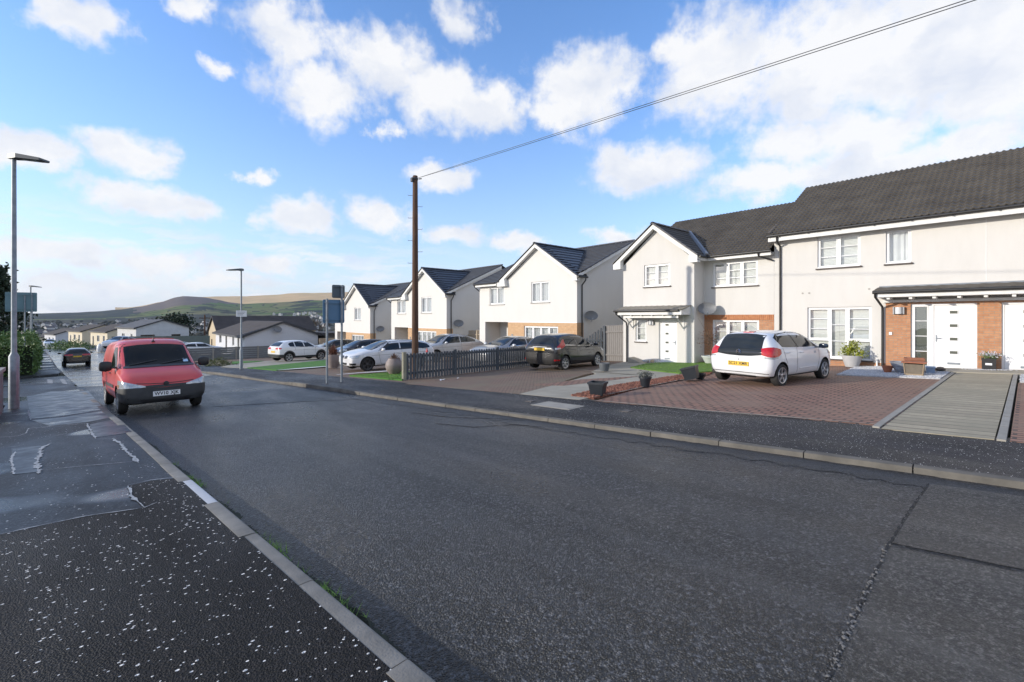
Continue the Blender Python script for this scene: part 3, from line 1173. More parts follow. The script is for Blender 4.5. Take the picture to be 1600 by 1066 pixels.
def front_prof(px):
    ys = interp(FRONT, px)
    base = [(260, 572), (420, 549), (700, 532), (1000, 521), (1400, 511), (1800, 505)]
    out = list(base)
    for k in range(1, 23):
        f = k / 22
        t = 1800 + 1500 * f
        y = 505 + (ys - 505) * (f ** .85)
        out.append((t, y))
    for k in range(1, 5):
        out.append((3300 + k * 220, ys + k * 2.2))
    return out


def front_mat(px, f, p):
    w = mnoise.noise(Vector((p[0] / 260, p[1] / 260, 9))) * .06
    w2 = mnoise.noise(Vector((p[0] / 150, p[1] / 150, 3)))
    if f < .33 + w:
        return 1
    if px < 205 + w * 400:
        return 2 if f > .42 + w else (0 if w2 > -.1 else 2)
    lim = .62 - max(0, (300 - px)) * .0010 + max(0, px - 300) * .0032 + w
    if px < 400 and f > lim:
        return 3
    if w2 > .33:
        return 2
    return 0


hill_mesh('hills', [x for x in range(-500, 620, 6)] + [x for x in range(620, 2400, 60)], front_prof, front_mat, [M_FIELD, M_FLOOR, M_WOODS, M_CLOUDSHADE])


def gold_prof(px):
    ys = interp(GOLD, px)
    return [(3900 + 100 * k, 484 + (ys - 484) * (k / 14) ** .8) for k in range(15)] + [(5500, ys + 3), (5900, ys + 10)]


hill_mesh('hills', [x for x in range(180, 640, 6)] + [x for x in range(640, 2400, 80)], gold_prof, lambda px, f, p: 0, [M_GOLD])

# the town in the valley
def far_house():
    t = thing('valley_house', 'tiny pale house among the many in the distant valley town', 'house', group='pale houses of the distant valley town')
    mb = MB()
    mb.box(-6, 6, -4, 4, -3, 5)
    for s in (-1, 1):
        mb.face(((s * 6, -4, 5), (s * 6, 4, 5), (s * 6, 0, 8)))
    mb.build('wall', mat('distant_wall', (.62, .61, .59), (.50, .47, .43), .03, .9), t)
    mb = MB()
    for s in (-1, 1):
        mb.face(((-6.4, s * 4.4, 4.7), (6.4, s * 4.4, 4.7), (6.4, 0, 8.1), (-6.4, 0, 8.1)))
    mb.build('roof', mat('distant_roof', (.10, .095, .095), (.15, .12, .11), .03, .9), t)
    return t


def land_z(px, t):
    pr = front_prof(px)
    for k in range(len(pr) - 1):
        if pr[k][0] <= t <= pr[k + 1][0]:
            f = (t - pr[k][0]) / (pr[k + 1][0] - pr[k][0])
            y = pr[k][1] + f * (pr[k + 1][1] - pr[k][1])
            return EYE - (y - HY) / FPX * t
    return 0


fh = None
spots = []
for k in range(70):
    spots.append((random.uniform(425, 530), random.uniform(1750, 2350)))
for k in range(55):
    spots.append((random.gauss(395, 75), random.uniform(900, 1900)))
for k in range(38):
    spots.append((random.gauss(110, 38), random.uniform(800, 1500)))
for k in range(26):
    spots.append((random.uniform(210, 330), random.uniform(900, 2100)))
for (px, t) in spots:
    v = dirpx(px) * t
    loc = (v.x, v.y, land_z(px, t) + 2)
    rz = random.uniform(-.5, .5) + 1.0
    if fh is None:
        fh = far_house()
        fh.location = loc
        fh.rotation_euler.z = rz
    else:
        dup(fh, loc, rz, scale=random.uniform(.8, 1.5))
v = dirpx(418) * 1180
zt = land_z(418, 1180)
mb = MB()
mb.box(-3.4, 3.4, -3.4, 3.4, -4, 22)
mb.box(-3.9, 3.9, -3.9, 3.9, 21.5, 23)
mb.box(-1.4, 1.4, -3.5, 3.5, 12, 18)
o = mb.build('stone_tower', mat('distant_stone', (.42, .38, .32), (.34, .31, .27), .2, .9))
o.location = (v.x, v.y, zt)
tag(o, 'square stone tower rising above the distant town roofs', 'tower')
# trees between the houses: one dark mass
mb = MB()
ico = bmesh.new()
bmesh.ops.create_icosphere(ico, subdivisions=1, radius=1)
iv = [v.co.copy() for v in ico.verts]
fi = [tuple(v.index for v in f.verts) for f in ico.faces]
ico.free()
for k in range(1500):
    px = random.uniform(-20, 540)
    t = random.uniform(420, 1950)
    v = dirpx(px) * t
    if mnoise.noise(Vector((v.x / 190, v.y / 190, 0))) + random.gauss(0, .12) < -.08:
        continue
    z = land_z(px, t)
    s = random.uniform(3.5, 8)
    i = len(mb.v)
    for q in iv:
        j = random.uniform(.7, 1.25)
        mb.v.append((v.x + q.x * s * j, v.y + q.y * s * j, z + s * .5 + q.z * s * .8 * j))
    for f in fi:
        mb.f.append(tuple(i + e for e in f))
        mb.m.append(0)
tag(mb.build('valley_trees', mat('distant_trees', (.035, .042, .032), (.065, .058, .048), .02, 1.0, spec=.1), smooth=80), kind='stuff')

# ================================================================ HOUSES (local: x along the front, y into the house, z up)
def facade(mb, x0, x1, z0, z1, holes=(), y=0.0, rev=.11):
    xs = sorted(set([x0, x1] + [h[0] for h in holes] + [h[1] for h in holes]))
    zs = sorted(set([z0, z1] + [h[2] for h in holes] + [h[3] for h in holes]))
    xs = [x for x in xs if x0 <= x <= x1]
    zs = [z for z in zs if z0 <= z <= z1]
    for i in range(len(xs) - 1):
        for k in range(len(zs) - 1):
            cx, cz = .5 * (xs[i] + xs[i + 1]), .5 * (zs[k] + zs[k + 1])
            if any(h[0] < cx < h[1] and h[2] < cz < h[3] for h in holes):
                continue
            mb.face(((xs[i], y, zs[k]), (xs[i + 1], y, zs[k]), (xs[i + 1], y, zs[k + 1]), (xs[i], y, zs[k + 1])))
    for (a, b, c, d) in holes:
        c2, d2 = max(c, z0), min(d, z1)
        if c2 >= d2 or b < x0 or a > x1:
            continue
        mb.face(((a, y, c2), (a, y + rev, c2), (a, y + rev, d2), (a, y, d2)))
        mb.face(((b, y, c2), (b, y, d2), (b, y + rev, d2), (b, y + rev, c2)))
        if d <= z1:
            mb.face(((a, y, d), (a, y + rev, d), (b, y + rev, d), (b, y, d)))
        if c >= z0:
            mb.face(((a, y, c), (b, y, c), (b, y + rev, c), (a, y + rev, c)))


def window(root, x0, x1, z0, z1, y=0.0, cols=(1.0,), bars=0, back='blind', sill='brown', transom=None, bar_w=.022, name='window', frame=.055):
    """frame > panes, sill, blind; sits in a reveal that starts at y"""
    f = MB()
    ya, yb = y + .055, y + .115
    f.box(x0, x0 + frame, ya, yb, z0, z1)
    f.box(x1 - frame, x1, ya, yb, z0, z1)
    f.box(x0 + frame, x1 - frame, ya, yb, z1 - frame, z1)
    f.box(x0 + frame, x1 - frame, ya, yb, z0, z0 + frame)
    tot = sum(cols)
    W = x1 - x0 - 2 * frame
    x = x0 + frame
    p = MB()
    for k, c in enumerate(cols):
        e = x + W * c / tot
        if k < len(cols) - 1:
            f.box(e - .035, e + .035, ya + .001, yb - .001, z0 + frame, z1 - frame)
        a = x + (.035 if k else 0)
        b = e - (.035 if k < len(cols) - 1 else 0)
        # opening light: inner sash
        zlo = z0 + frame
        if transom and (k == 0 or k == len(cols) - 1):
            f.box(a, b, ya + .002, yb - .002, transom - .035, transom + .035)
            zlo = transom + .035
        s = .03
        f.box(a, a + s, ya - .012, yb - .01, zlo, z1 - frame)
        f.box(b - s, b, ya - .012, yb - .01, zlo, z1 - frame)
        f.box(a + s, b - s, ya - .012, yb - .01, z1 - frame - s, z1 - frame)
        f.box(a + s, b - s, ya - .012, yb - .01, zlo, zlo + s)
        for q in range(bars):
            zz = zlo + (z1 - frame - zlo) * (q + 1) / (bars + 1)
            f.box(a + s, b - s, ya + .012, ya + .04, zz - bar_w / 2, zz + bar_w / 2)
        p.face(((a, ya + .03, z0 + frame), (b, ya + .03, z0 + frame), (b, ya + .03, z1 - frame), (a, ya + .03, z1 - frame)))
        x = e
    w = f.build(name, M_UPVC, root)
    p.build('pane', M_GLASS, w)
    if sill:
        s = MB()
        s.box(x0 - .05, x1 + .05, y - .055, y + .05, z0 - .05, z0 - .004)
        if sill == 'brown':
            s2 = MB()
            s2.box(x0 + .001, x1 - .001, y - .03, y + .054, z0 - .003, z0 + .035)
            s2.build('sill_board', M_UPVC, w)
        s.build('sill', M_SILL if sill == 'brown' else M_STONESILL, w)
    if back == 'blind':
        b = MB()
        n = int((z1 - z0) / .052)
        for k in range(n):
            zz = z0 + .03 + k * (z1 - z0 - .04) / n
            b.face(((x0 - .03, y + .165, zz), (x1 + .03, y + .165, zz), (x1 + .03, y + .185, zz + .049), (x0 - .03, y + .185, zz + .049)))
        for xx in (x0 + .12, .5 * (x0 + x1), x1 - .12):
            b.box(xx - .006, xx + .006, y + .16, y + .163, z0, z1)
        b.build('blind', M_BLIND, w)
    elif back == 'curtain':
        b = MB()
        rows = []
        nx = int((x1 - x0) / .03)
        for zz in (z0, z1):
            rows.append([(x0 - .02 + (x1 - x0 + .04) * k / nx, y + .20 + .03 * math.sin(k * 1.3 + math.sin(k * .37) * 2), zz) for k in range(nx + 1)])
        b.grid(rows)
        b.build('curtain', M_CURTAIN, w)
    r = MB()
    r.face(((x0 - .1, y + .45, z0 - .1), (x1 + .1, y + .45, z0 - .1), (x1 + .1, y + .45, z1 + .1), (x0 - .1, y + .45, z1 + .1)))
    r.build('dim_interior', M_ROOM, w)
    return w


def door(root, x0, x1, z0, z1, y=0.0, handle='left', lights=4, lx=.5):
    f = MB()
    ya, yb = y + .05, y + .12
    fr = .06
    f.box(x0, x0 + fr, ya, yb, z0, z1)
    f.box(x1 - fr, x1, ya, yb, z0, z1)
    f.box(x0 + fr, x1 - fr, ya, yb, z1 - fr, z1)
    f.box(x0 + fr, x1 - fr, ya - .01, yb, z0, z0 + .03)
    d = f.build('door', M_UPVC, root)
    l = MB()
    l.box(x0 + fr + .004, x1 - fr - .004, ya + .022, yb - .01, z0 + .034, z1 - fr - .004)
    leaf = l.build('door_leaf', M_DOOR, d)
    W = x1 - x0
    cx = x0 + W * lx
    H = z1 - z0
    g = MB()
    t = MB()
    for k in range(lights):
        zc = z0 + H * (.265 + .20 * k)
        w2, h2 = W * .085, H * .021
        g.box(cx - w2, cx + w2, ya + .010, ya + .022, zc - h2, zc + h2)
        for (a, b, c, e) in ((cx - w2 - .02, cx - w2, zc - h2 - .02, zc + h2 + .02), (cx + w2, cx + w2 + .02, zc - h2 - .02, zc + h2 + .02),
                             (cx - w2, cx + w2, zc + h2, zc + h2 + .02), (cx - w2, cx + w2, zc - h2 - .02, zc - h2)):
            t.box(a, b, ya + .004, ya + .0215, c, e)
    g.build('door_light', M_DOORGLASS, d)
    t.build('door_light_trim', M_UPVC, d)
    lb = MB()
    lb.box(cx - W * .14, cx + W * .14, ya + .010, ya + .0215, z0 + H * .085, z0 + H * .115)
    lb.build('letter_plate', M_STEEL, d)
    h = MB()
    hx = x0 + fr + .06 if handle == 'left' else x1 - fr - .06
    s = 1 if handle == 'left' else -1
    h.box(hx - .016, hx + .016, ya + .008, ya + .0215, z0 + H * .42, z0 + H * .52)
    h.tube([(hx, ya + .01, z0 + H * .475), (hx, ya - .04, z0 + H * .475), (hx + s * .12, ya - .045, z0 + H * .475)], .009, 6)
    h.build('handle', M_STEEL, d, smooth=40)
    return d


def tiles(mb, o, u, ul, v, vl, pitch=.30, course=.30, amp=.028, lip=.032, sub=6, clip=None):
    """overlapping tile courses as real relief. o = lower corner, u along the eave, v up the slope"""
    o, u, v = Vector(o), Vector(u).normalized(), Vector(v).normalized()
    n = u.cross(v)
    if n.z < 0:
        n = -n
    nt = max(1, round(ul / pitch))
    nx = nt * sub
    nc = max(1, round(vl / course))
    cl = vl / nc
    for j in range(nc):
        r0, r1, r2 = [], [], []
        for i in range(nx + 1):
            f = (i % sub) / sub
            x = ul * i / nx
            if amp:
                h = amp * (math.sin(math.pi * min(1, f / .55)) if f < .55 else -.25 * math.sin(math.pi * (f - .55) / .45))
            else:
                h = 0.0
            tile_j = random.uniform(-.003, .003) if i % sub == 0 else 0
            base = o + u * x
            r0.append(base + v * (j * cl) + n * (h * .9 + .002))
            r1.append(base + v * (j * cl) + n * (h + lip + tile_j))
            r2.append(base + v * ((j + 1) * cl) + n * (h * .9 + .002))
        mb.grid([r0, r1])
        mb.grid([r1, r2])


def ridge_caps(mb, a, b, r=.10, step=.45):
    a, b = Vector(a), Vector(b)
    d = (b - a)
    L = d.length
    d.normalize()
    s = d.cross(Vector((0, 0, 1))).normalized()
    k = 0.0
    while k < L - .05:
        e = min(k + step - .008, L)
        rows = []
        for (q, rr) in ((k, r * 1.06), (e, r * .97)):
            p = a + d * q
            rows.append([p + s * rr * math.cos(t) + Vector((0, 0, rr * .8 * math.sin(t) - .03)) for t in [math.pi * i / 7 for i in range(8)]])
        mb.grid(rows)
        k += step


def gutter(root, pts, name='gutter'):
    mb = MB()
    mb.tube(pts, .055, 8)
    return mb.build(name, M_GUTTER, root, smooth=50)


def downpipe(root, pts, r=.036, name='downpipe'):
    mb = MB()
    mb.tube(pts, r, 8)
    return mb.build(name, M_GUTTER, root, smooth=50)


def dish(root, p, facing, r=.30, tilt=.35):
    """satellite dish bolted to a wall at p, bowl looking along facing (plan angle)"""
    mb = MB()
    T = Matrix.Translation(Vector(p) + Vector((math.cos(facing), math.sin(facing), 0)) * .26) @ Matrix.Rotation(facing, 4, 'Z') @ Matrix.Rotation(math.pi / 2 - tilt, 4, 'Y') @ Matrix.Diagonal((.82, 1.12, 1, 1))
    mb.lathe([(.001, .0), (r * .3, .012), (r * .6, .045), (r * .85, .09), (r, .125), (r * 1.01, .118), (r * .85, .078), (r * .5, .02), (.001, -.012)], 24, T, cap=False)
    d = mb.build('satellite_dish', M_DISH, root, smooth=50)
    a = MB()
    q = Vector(p)
    f = Vector((math.cos(facing), math.sin(facing), 0))
    a.tube([q, q + f * .12 + Vector((0, 0, -.05)), q + f * .25], .022, 6)
    a.tube([q + f * .30 + Vector((0, 0, -.30)), q + f * .62 + Vector((0, 0, -.16))], .012, 6)
    a.tube([q + f * .60 + Vector((0, 0, -.17)), q + f * .68 + Vector((0, 0, -.13))], .03, 8)
    a.build('dish_arm', M_STEEL, d, smooth=50)
    return d


def wall_lamp(root, x, y, z):
    mb = MB()
    mb.box(x - .13, x + .13, y - .03, y, z - .12, z + .12)
    for s in (-1, 1):
        mb.box(x + s * .13 - .02, x + s * .13 + .02, y - .10, y - .031, z - .12, z + .12)
    l = mb.build('wall_lamp', mat('brushed_metal', (.33, .33, .34), (.25, .25, .26), 8, .35, metal=.8), root)
    mb = MB()
    mb.lathe([(.095, -.115), (.10, 0), (.095, .115)], 16, Matrix.Translation((x, y - .055, z)))
    mb.build('lamp_shade', mat('opal_shade', (.62, .63, .65), None, rough=.3), l, smooth=40)
    return l


def lean_to(root, x0, x1, y0, zlow, zhigh, m, braces=None, name='porch_roof'):
    """tiled lean-to canopy: high edge on the wall at y0, low edge out at -d"""
    d = y0
    mb = MB()
    out = -(.0)
    return mb


def house_terrace():
    """long house with a pantile roof and twin doors behind a lean-to"""
    H = thing('terraced_house', 'pale rendered house with a weathered pantile roof and white front door in orange brickwork', 'house', (20.0, 6.73, 0), R(-90))
    W, D = 13.4, 8.8
    z0, ze = -.06, 4.78
    wins = [(1.49, 2.80, 3.46, 4.63), (3.51, 4.17, 3.45, 4.58), (7.6, 8.26, 3.45, 4.58), (9.0, 10.3, 3.46, 4.63)]
    gf = (1.16, 3.12, .10, 2.0)
    gf2 = (8.7, 10.66, .10, 2.0)
    bx0, bx1 = 3.51, 8.3
    mb = MB()
    facade(mb, 0, W, 2.12, ze, wins)
    facade(mb, 0, bx0, .04, 2.12, [gf])
    facade(mb, bx1, W, .04, 2.12, [gf2])
    mb.face(((0, 0, -.9), (0, 0, ze), (0, D, ze), (0, D, -.9)))
    mb.face(((0, 0, ze), (0, D / 2 - .4, 7.3), (0, D, ze)))
    mb.face(((W, 0, -.9), (W, D, -.9), (W, D, ze), (W, 0, ze)))
    mb.face(((W, 0, ze), (W, D, ze), (W, D / 2 - .4, 7.3)))
    mb.face(((0, D, -.9), (0, D, ze), (W, D, ze), (W, D, -.9)))
    mb.build('wall', M_RENDER, H)
    mb = MB()
    mb.box(5.895, 5.905, -.006, .01, 2.75, 4.66)
    mb.build('movement_joint', M_UPVC, H)
    # brick: plinth and the panel round the doors, standing 25 mm proud
    mb = MB()
    facade(mb, 0, bx0, -.9, .04)
    facade(mb, bx1, W, -.9, .04)
    ent = (4.16, 5.71, -.06, 2.07)
    ent2 = (6.22, 7.77, -.06, 2.07)
    facade(mb, bx0, bx1, -.9, 2.12, [ent, ent2], y=-.025, rev=.135)
    mb.build('brick_panel', M_BRICK, H)
    mb = MB()
    for x, s in ((bx0, 1), (bx1, -1)):
        mb.face(((x, -.025, -.9), (x, -.025, 2.12), (x, .001, 2.12), (x, .001, -.9)))
    mb.build('brick_return', M_BRICKSIDE, H)
    window(H, *wins[0], cols=(1, 1), bars=2)
    window(H, *wins[1], cols=(1,), bars=0, back='curtain')
    window(H, *wins[2], cols=(1,), bars=0)
    window(H, *wins[3], cols=(1, 1), bars=2)
    window(H, *gf, cols=(1, .84, 1), bars=2, transom=.79)
    window(H, *gf2, cols=(1, .84, 1), bars=2, transom=.79)
    for (a, b, sx0, sx1, dx0, dx1, hd) in ((4.16, 5.71, 4.16, 4.66, 4.66, 5.71, 'left'), (6.22, 7.77, 7.27, 7.77, 6.22, 7.27, 'right')):
        d = door(H, dx0, dx1, -.06, 2.07, y=-.02, handle=hd)
        w = window(H, sx0, sx1, -.06, 2.07, y=-.02, cols=(1,), bars=3, back=None, sill=None, name='side_light', frame=.07)
        g = MB()
        g.face(((sx0 + .05, .085, 0), (sx1 - .05, .085, 0), (sx1 - .05, .085, 2.02), (sx0 + .05, .085, 2.02)))
        g.build('obscured_pane', M_DOORGLASS, w)
    s = MB()
    s.box(4.1, 5.76, -.20, -.03, -.35, -.065)
    s.box(6.17, 7.82, -.20, -.03, -.35, -.065)
    s.build('door_step', M_CONC, H)
    wall_lamp(H, 3.86, -.025, 1.85)
    for (x, z) in ((1.0, 2.55), (1.22, 2.55), (3.05, 2.62)):
        m_ = MB()
        m_.lathe([(.035, 0), (.035, .012), (.001, .014)], 12, Matrix.Translation((x, 0, z)) @ Matrix.Rotation(R(90), 4, 'X'), cap=False)
        m_.build('wall_vent', M_STONESILL, H)
    m_ = MB()
    m_.tube([(3.28, .0, .16), (3.28, -.07, .16), (3.28, -.075, -.12)], .024, 8)
    m_.box(3.22, 3.34, -.13, -.02, -.16, -.06)
    m_.build('waste_pipe', M_UPVC, H, smooth=50)
    m_ = MB()
    m_.box(3.60, 3.68, -.055, -.026, 1.02, 1.12)
    m_.build('bell_push', M_UPVC, H)
    # main roof
    pitch = math.atan2(2.55, 4.4)
    v = Vector((0, math.cos(pitch), math.sin(pitch)))
    r = MB()
    tiles(r, (-.10, -.42, 4.88), (1, 0, 0), W + .2, v, 4.86 / math.cos(pitch), pitch=.167, course=.262, amp=.038, lip=.046, sub=5)
    vb = Vector((0, -math.cos(pitch), math.sin(pitch)))
    r.face(((-.1, D + .4, 4.88), (W + .1, D + .4, 4.88), (W + .1, 4.4, 7.45), (-.1, 4.4, 7.45)))
    r.build('roof', M_TILE, H, smooth=35)
    r = MB()
    ridge_caps(r, (-.12, 4.43, 7.50), (W + .1, 4.43, 7.50), .12)
    # verge caps
    ridge_caps(r, (-.07, -.42, 4.95), (-.07, 4.40, 7.50), .07, .31)
    r.build('ridge', M_RIDGE, H, smooth=40)
    f = MB()
    f.box(-.1, W + .1, -.37, -.34, 4.62, 4.83)
    f.box(-.1, W + .1, -.339, .02, 4.655, 4.68)
    f.build('fascia', M_WHITE, H)
    f = MB()
    f.prism([(-.06, -.38, 4.66), (-.06, -.38, 4.86), (-.06, 4.4, 7.42), (-.06, 4.4, 7.22)], (.04, 0, 0))
    f.build('bargeboard', M_WHITE, H)
    gutter(H, [(-.12, -.425, 4.835), (W + .1, -.425, 4.835)])
    b = MB()
    for k in range(14):
        x = .3 + k * .98
        b = MB()
        b.box(x - .015, x + .015, -.46, -.37, 4.765, 4.785)
        b.build('gutter_bracket', M_GUTTER, H)
    downpipe(H, [(.23, -.425, 4.80), (.23, -.40, 4.62), (.23, -.06, 4.45), (.23, -.05, 4.2), (.23, -.05, -.3)])
    # lean-to over the doors
    x0, x1 = 3.33, 8.5
    r = MB()
    tiles(r, (x0 - .03, -.80, 2.50), (1, 0, 0), x1 - x0 + .06, Vector((0, .80, .155)).normalized(), .81, pitch=.30, course=.27, amp=.012, lip=.02)
    p = r.build('porch_roof', M_TILE, H, smooth=35)
    f = MB()
    f.box(x0, x1, -.77, -.745, 2.29, 2.47)
    f.prism([(x0, -.744, 2.30), (x0, -.744, 2.47), (x0, -.0, 2.61), (x0, -.0, 2.30)], (.025, 0, 0))
    f.box(x0 + .12, x1 - .12, -.13, -.028, 2.125, 2.21)
    f.build('porch_fascia', M_WHITE, p)
    f = MB()
    k = x0 + .35
    while k < x1 - .2:
        f.box(k - .04, k + .04, -.70, -.03, 2.215, 2.285)
        k += .56
    f.build('rafter_end', M_WHITE, p)
    f = MB()
    f.box(x0 + .03, x1, -.74, -.03, 2.29, 2.305)
    f.build('soffit', M_WHITE, p)
    gutter(p, [(x0 - .04, -.825, 2.455), (x1, -.825, 2.455)])
    l = MB()
    l.box(x0, x1, -.02, .0, 2.60, 2.70)
    l.build('flashing', M_LEAD, p)
    downpipe(H, [(3.36, -.825, 2.43), (3.36, -.80, 2.30), (3.43, -.10, 1.98), (3.43, -.07, 1.8), (3.43, -.07, -.15)])
    return H


def house_gabled():
    """neighbour with a projecting gable and a bracketed canopy"""
    H = thing('gabled_house', 'pale house with a projecting front gable, white bracketed canopy and small orange brick panel', 'house', (20.0, 13.25, 0), R(-90))
    gx, W, D, P = 3.65, 6.515, 8.8, -.94
    zb, ze = -.48, 4.16
    w1 = (1.18, 2.51, 3.07, 4.10)
    w2 = (.70, 1.30, .47, 1.50)
    d1 = (1.95, 2.85, -.46, 1.56)
    w3 = (4.03, 5.90, 2.96, 4.02)
    w4 = (4.01, 5.95, -.35, 1.52)
    apex = (1.80, 5.72)
    mb = MB()
    facade(mb, 0, gx, -1.3, ze, [w1, w2, d1], y=P)
    mb.face(((0, P, ze), (gx, P, ze), (apex[0], P, apex[1])))
    mb.face(((gx, P, -1.3), (gx, .0, -1.3), (gx, .0, 4.5), (gx, P, 4.2)))
    mb.face(((0, P, -1.3), (0, P, 4.2), (0, D, 4.2), (0, D, -1.3)))
    mb.face(((0, P, 4.2), (0, 4.3, 6.6), (0, D, 4.2)))
    facade(mb, gx, W, 1.74, ze + .1, [w3])
    mb.face(((W, D, -1.3), (W, D, 4.3), (0, D, 4.3), (0, D, -1.3)))
    mb.build('wall', M_RENDER, H)
    mb = MB()
    facade(mb, gx + .001, W, -1.3, 1.74, [w4], y=.0)
    mb.build('brick_panel', M_BRICK, H)
    mb = MB()
    n = int((W - gx) / .075)
    for k in range(n):
        x = gx + .02 + k * (W - gx - .03) / n
        mb.box(x, x + .065, -.012, .004, 1.52, 1.735)
    mb.build('soldier_course', mat('soldier_brick', (.52, .23, .10), (.36, .135, .06), 7, .8, bump=.4, bscale=60), H)
    window(H, *w1, y=P, cols=(1, 1.05), bars=2, bar_w=.014)
    window(H, *w2, y=P, cols=(1,), bars=2)
    door(H, *d1, y=P, handle='right', lx=.42)
    window(H, *w3, cols=(1, 1, 1), bars=2)
    window(H, *w4, cols=(1, 1, 1), bars=3, sill='brown')
    wall_lamp(H, 1.56, P, 1.40)
    s = MB()
    s.box(1.85, 2.95, P - .45, P - .001, -.9, -.47)
    s.build('door_step', M_CONC, H)
    # main roof
    pitch = math.atan2(2.55, 4.4)
    v = Vector((0, math.cos(pitch), math.sin(pitch)))
    r = MB()
    tiles(r, (gx - .2, -.42, 4.30), (1, 0, 0), W - gx + .18, v, 4.86 / math.cos(pitch), pitch=.167, course=.262, amp=.038, lip=.046, sub=5)
    yv = .55
    zv = 4.30 + (yv + .42) * math.tan(pitch)
    tiles(r, (-.1, yv, zv), (1, 0, 0), gx, v, 4.86 / math.cos(pitch) - (yv + .42) / math.cos(pitch), pitch=.167, course=.262, amp=.038, lip=.046, sub=4)
    r.face(((-.1, D + .4, 4.3), (W, D + .4, 4.3), (W, 4.4, 6.87), (-.1, 4.4, 6.87)))
    # gable roof, both slopes running back into the main roof
    ax, az = apex[0], apex[1] + .22
    for s, xe, y1 in ((-1, -.42, 2.6), (1, gx + .30, .62)):
        ze_ = 4.26
        ev = Vector((ax - xe, 0, az - ze_))
        if s < 0:
            tiles(r, (xe, 3.2, ze_), (0, -1, 0), 3.2 - P + .30, ev, ev.length, pitch=.167, course=.262, amp=.018, lip=.03, sub=4)
        else:
            tiles(r, (xe, P - .30, ze_), (0, 1, 0), 3.2 - P + .30, ev, ev.length, pitch=.167, course=.262, amp=.018, lip=.03, sub=4)
    r.build('roof', M_TILE, H, smooth=35)
    r = MB()
    ridge_caps(r, (-.1, 4.43, 6.92), (W - .02, 4.43, 6.92), .12)
    ridge_caps(r, (ax, P - .32, az + .04), (ax, 2.3, az + .04), .11)
    for s, xe in ((-1, -.42), (1, gx + .30)):
        ridge_caps(r, (xe, P - .27, 4.30), (ax, P - .27, az + .05), .075, .31)
    r.build('ridge', mat('verge_cap', (.15, .14, .13), (.22, .20, .185), 5, .75), H, smooth=40)
    l = MB()
    l.tube([(gx + .30, -.40, 4.36), (ax + .05, 2.15, az + .02)], .10, 6)
    l.build('valley_flashing', M_LEAD, H)
    # bargeboards, boxed ends
    f = MB()
    for xe in (-.40, gx + .28):
        a = Vector((xe, P - .28, 4.06))
        b = Vector((ax, P - .28, az - .02))
        f.prism([a, a + Vector((0, 0, .20)), b, b + Vector((0, 0, -.20))], (0, .03, 0))
        f.prism([a + Vector((0, .031, .02)), a + Vector((0, .031, .05)), b + Vector((0, .031, -.15)), b + Vector((0, .031, -.18))], (0, .25, 0))
    f.prism([(gx + .28, P - .285, 4.00), (gx + .28, P - .285, 4.27), (gx - .10, P - .285, 4.50), (gx - .10, P - .285, 4.00)], (0, .28, 0))
    f.prism([(-.40, P - .285, 4.00), (-.40, P - .285, 4.26), (.02, P - .285, 4.50), (.02, P - .285, 4.00)], (0, .28, 0))
    f.build('bargeboard', M_WHITE, H)
    f = MB()
    f.box(gx + .29, W, -.37, -.345, 4.10, 4.28)
    f.box(gx + .02, W, -.344, .0, 4.14, 4.16)
    f.box(gx + .26, gx + .29, P, -.345, 4.10, 4.26)
    f.box(gx + .001, gx + .259, P, -.0, 4.12, 4.14)
    f.build('fascia', M_WHITE, H)
    gutter(H, [(gx + .32, -.42, 4.27), (W, -.42, 4.27)])
    gutter(H, [(gx + .335, P - .2, 4.25), (gx + .335, -.42, 4.25)])
    downpipe(H, [(W - .45, -.42, 4.23), (W - .45, -.38, 4.10), (W - .1, -.06, 3.95), (W - .02, -.05, 3.9)])
    # canopy over the door
    x0, x1 = .12, 3.48
    r = MB()
    tiles(r, (x0 - .05, P - .84, 1.955), (1, 0, 0), x1 - x0 + .1, Vector((0, .84, .21)).normalized(), .865, pitch=.30, course=.29, amp=.010, lip=.018)
    p = r.build('canopy', mat('mossy_flat_tile', (.16, .145, .12), (.26, .24, .20), 3, .8, bump=.5, bscale=40, bdist=.01), H, smooth=35)
    f = MB()
    f.box(x0, x1, P - .80, P - .775, 1.74, 1.92)
    for x in (x0, x1 - .025):
        f.prism([(x, P - .774, 1.74), (x, P - .774, 1.925), (x, P, 2.12), (x, P, 1.74)], (.025, 0, 0))
    f.box(x0 + .35, x1 - .22, P - .66, P - .60, 1.60, 1.70)
    f.build('canopy_fascia', M_WHITE, p)
    f = MB()
    k = x0 + .25
    while k < x1 - .1:
        f.box(k - .03, k + .03, P - .74, P, 1.701, 1.738)
        k += .55
    f.build('rafter_end', M_WHITE, p)
    for x in (x0 + .42, x1 - .32):
        f = MB()
        f.box(x - .03, x + .03, P - .03, P - .0, 1.05, 1.70)
        f.tube([(x, P - .02, 1.12), (x, P - .30, 1.36), (x, P - .58, 1.62)], .032, 6)
        f.build('bracket', M_WHITE, p)
    gutter(p, [(x0 - .06, P - .865, 1.93), (x1 - .1, P - .865, 1.93)])
    downpipe(H, [(.17, P - .865, 1.90), (.17, P - .84, 1.78), (.24, P - .10, 1.38), (.24, P - .06, 1.2), (.24, P - .06, -.75)])
    dish(H, (gx + .20, -.24, 1.98), R(-60), .34)
    return H


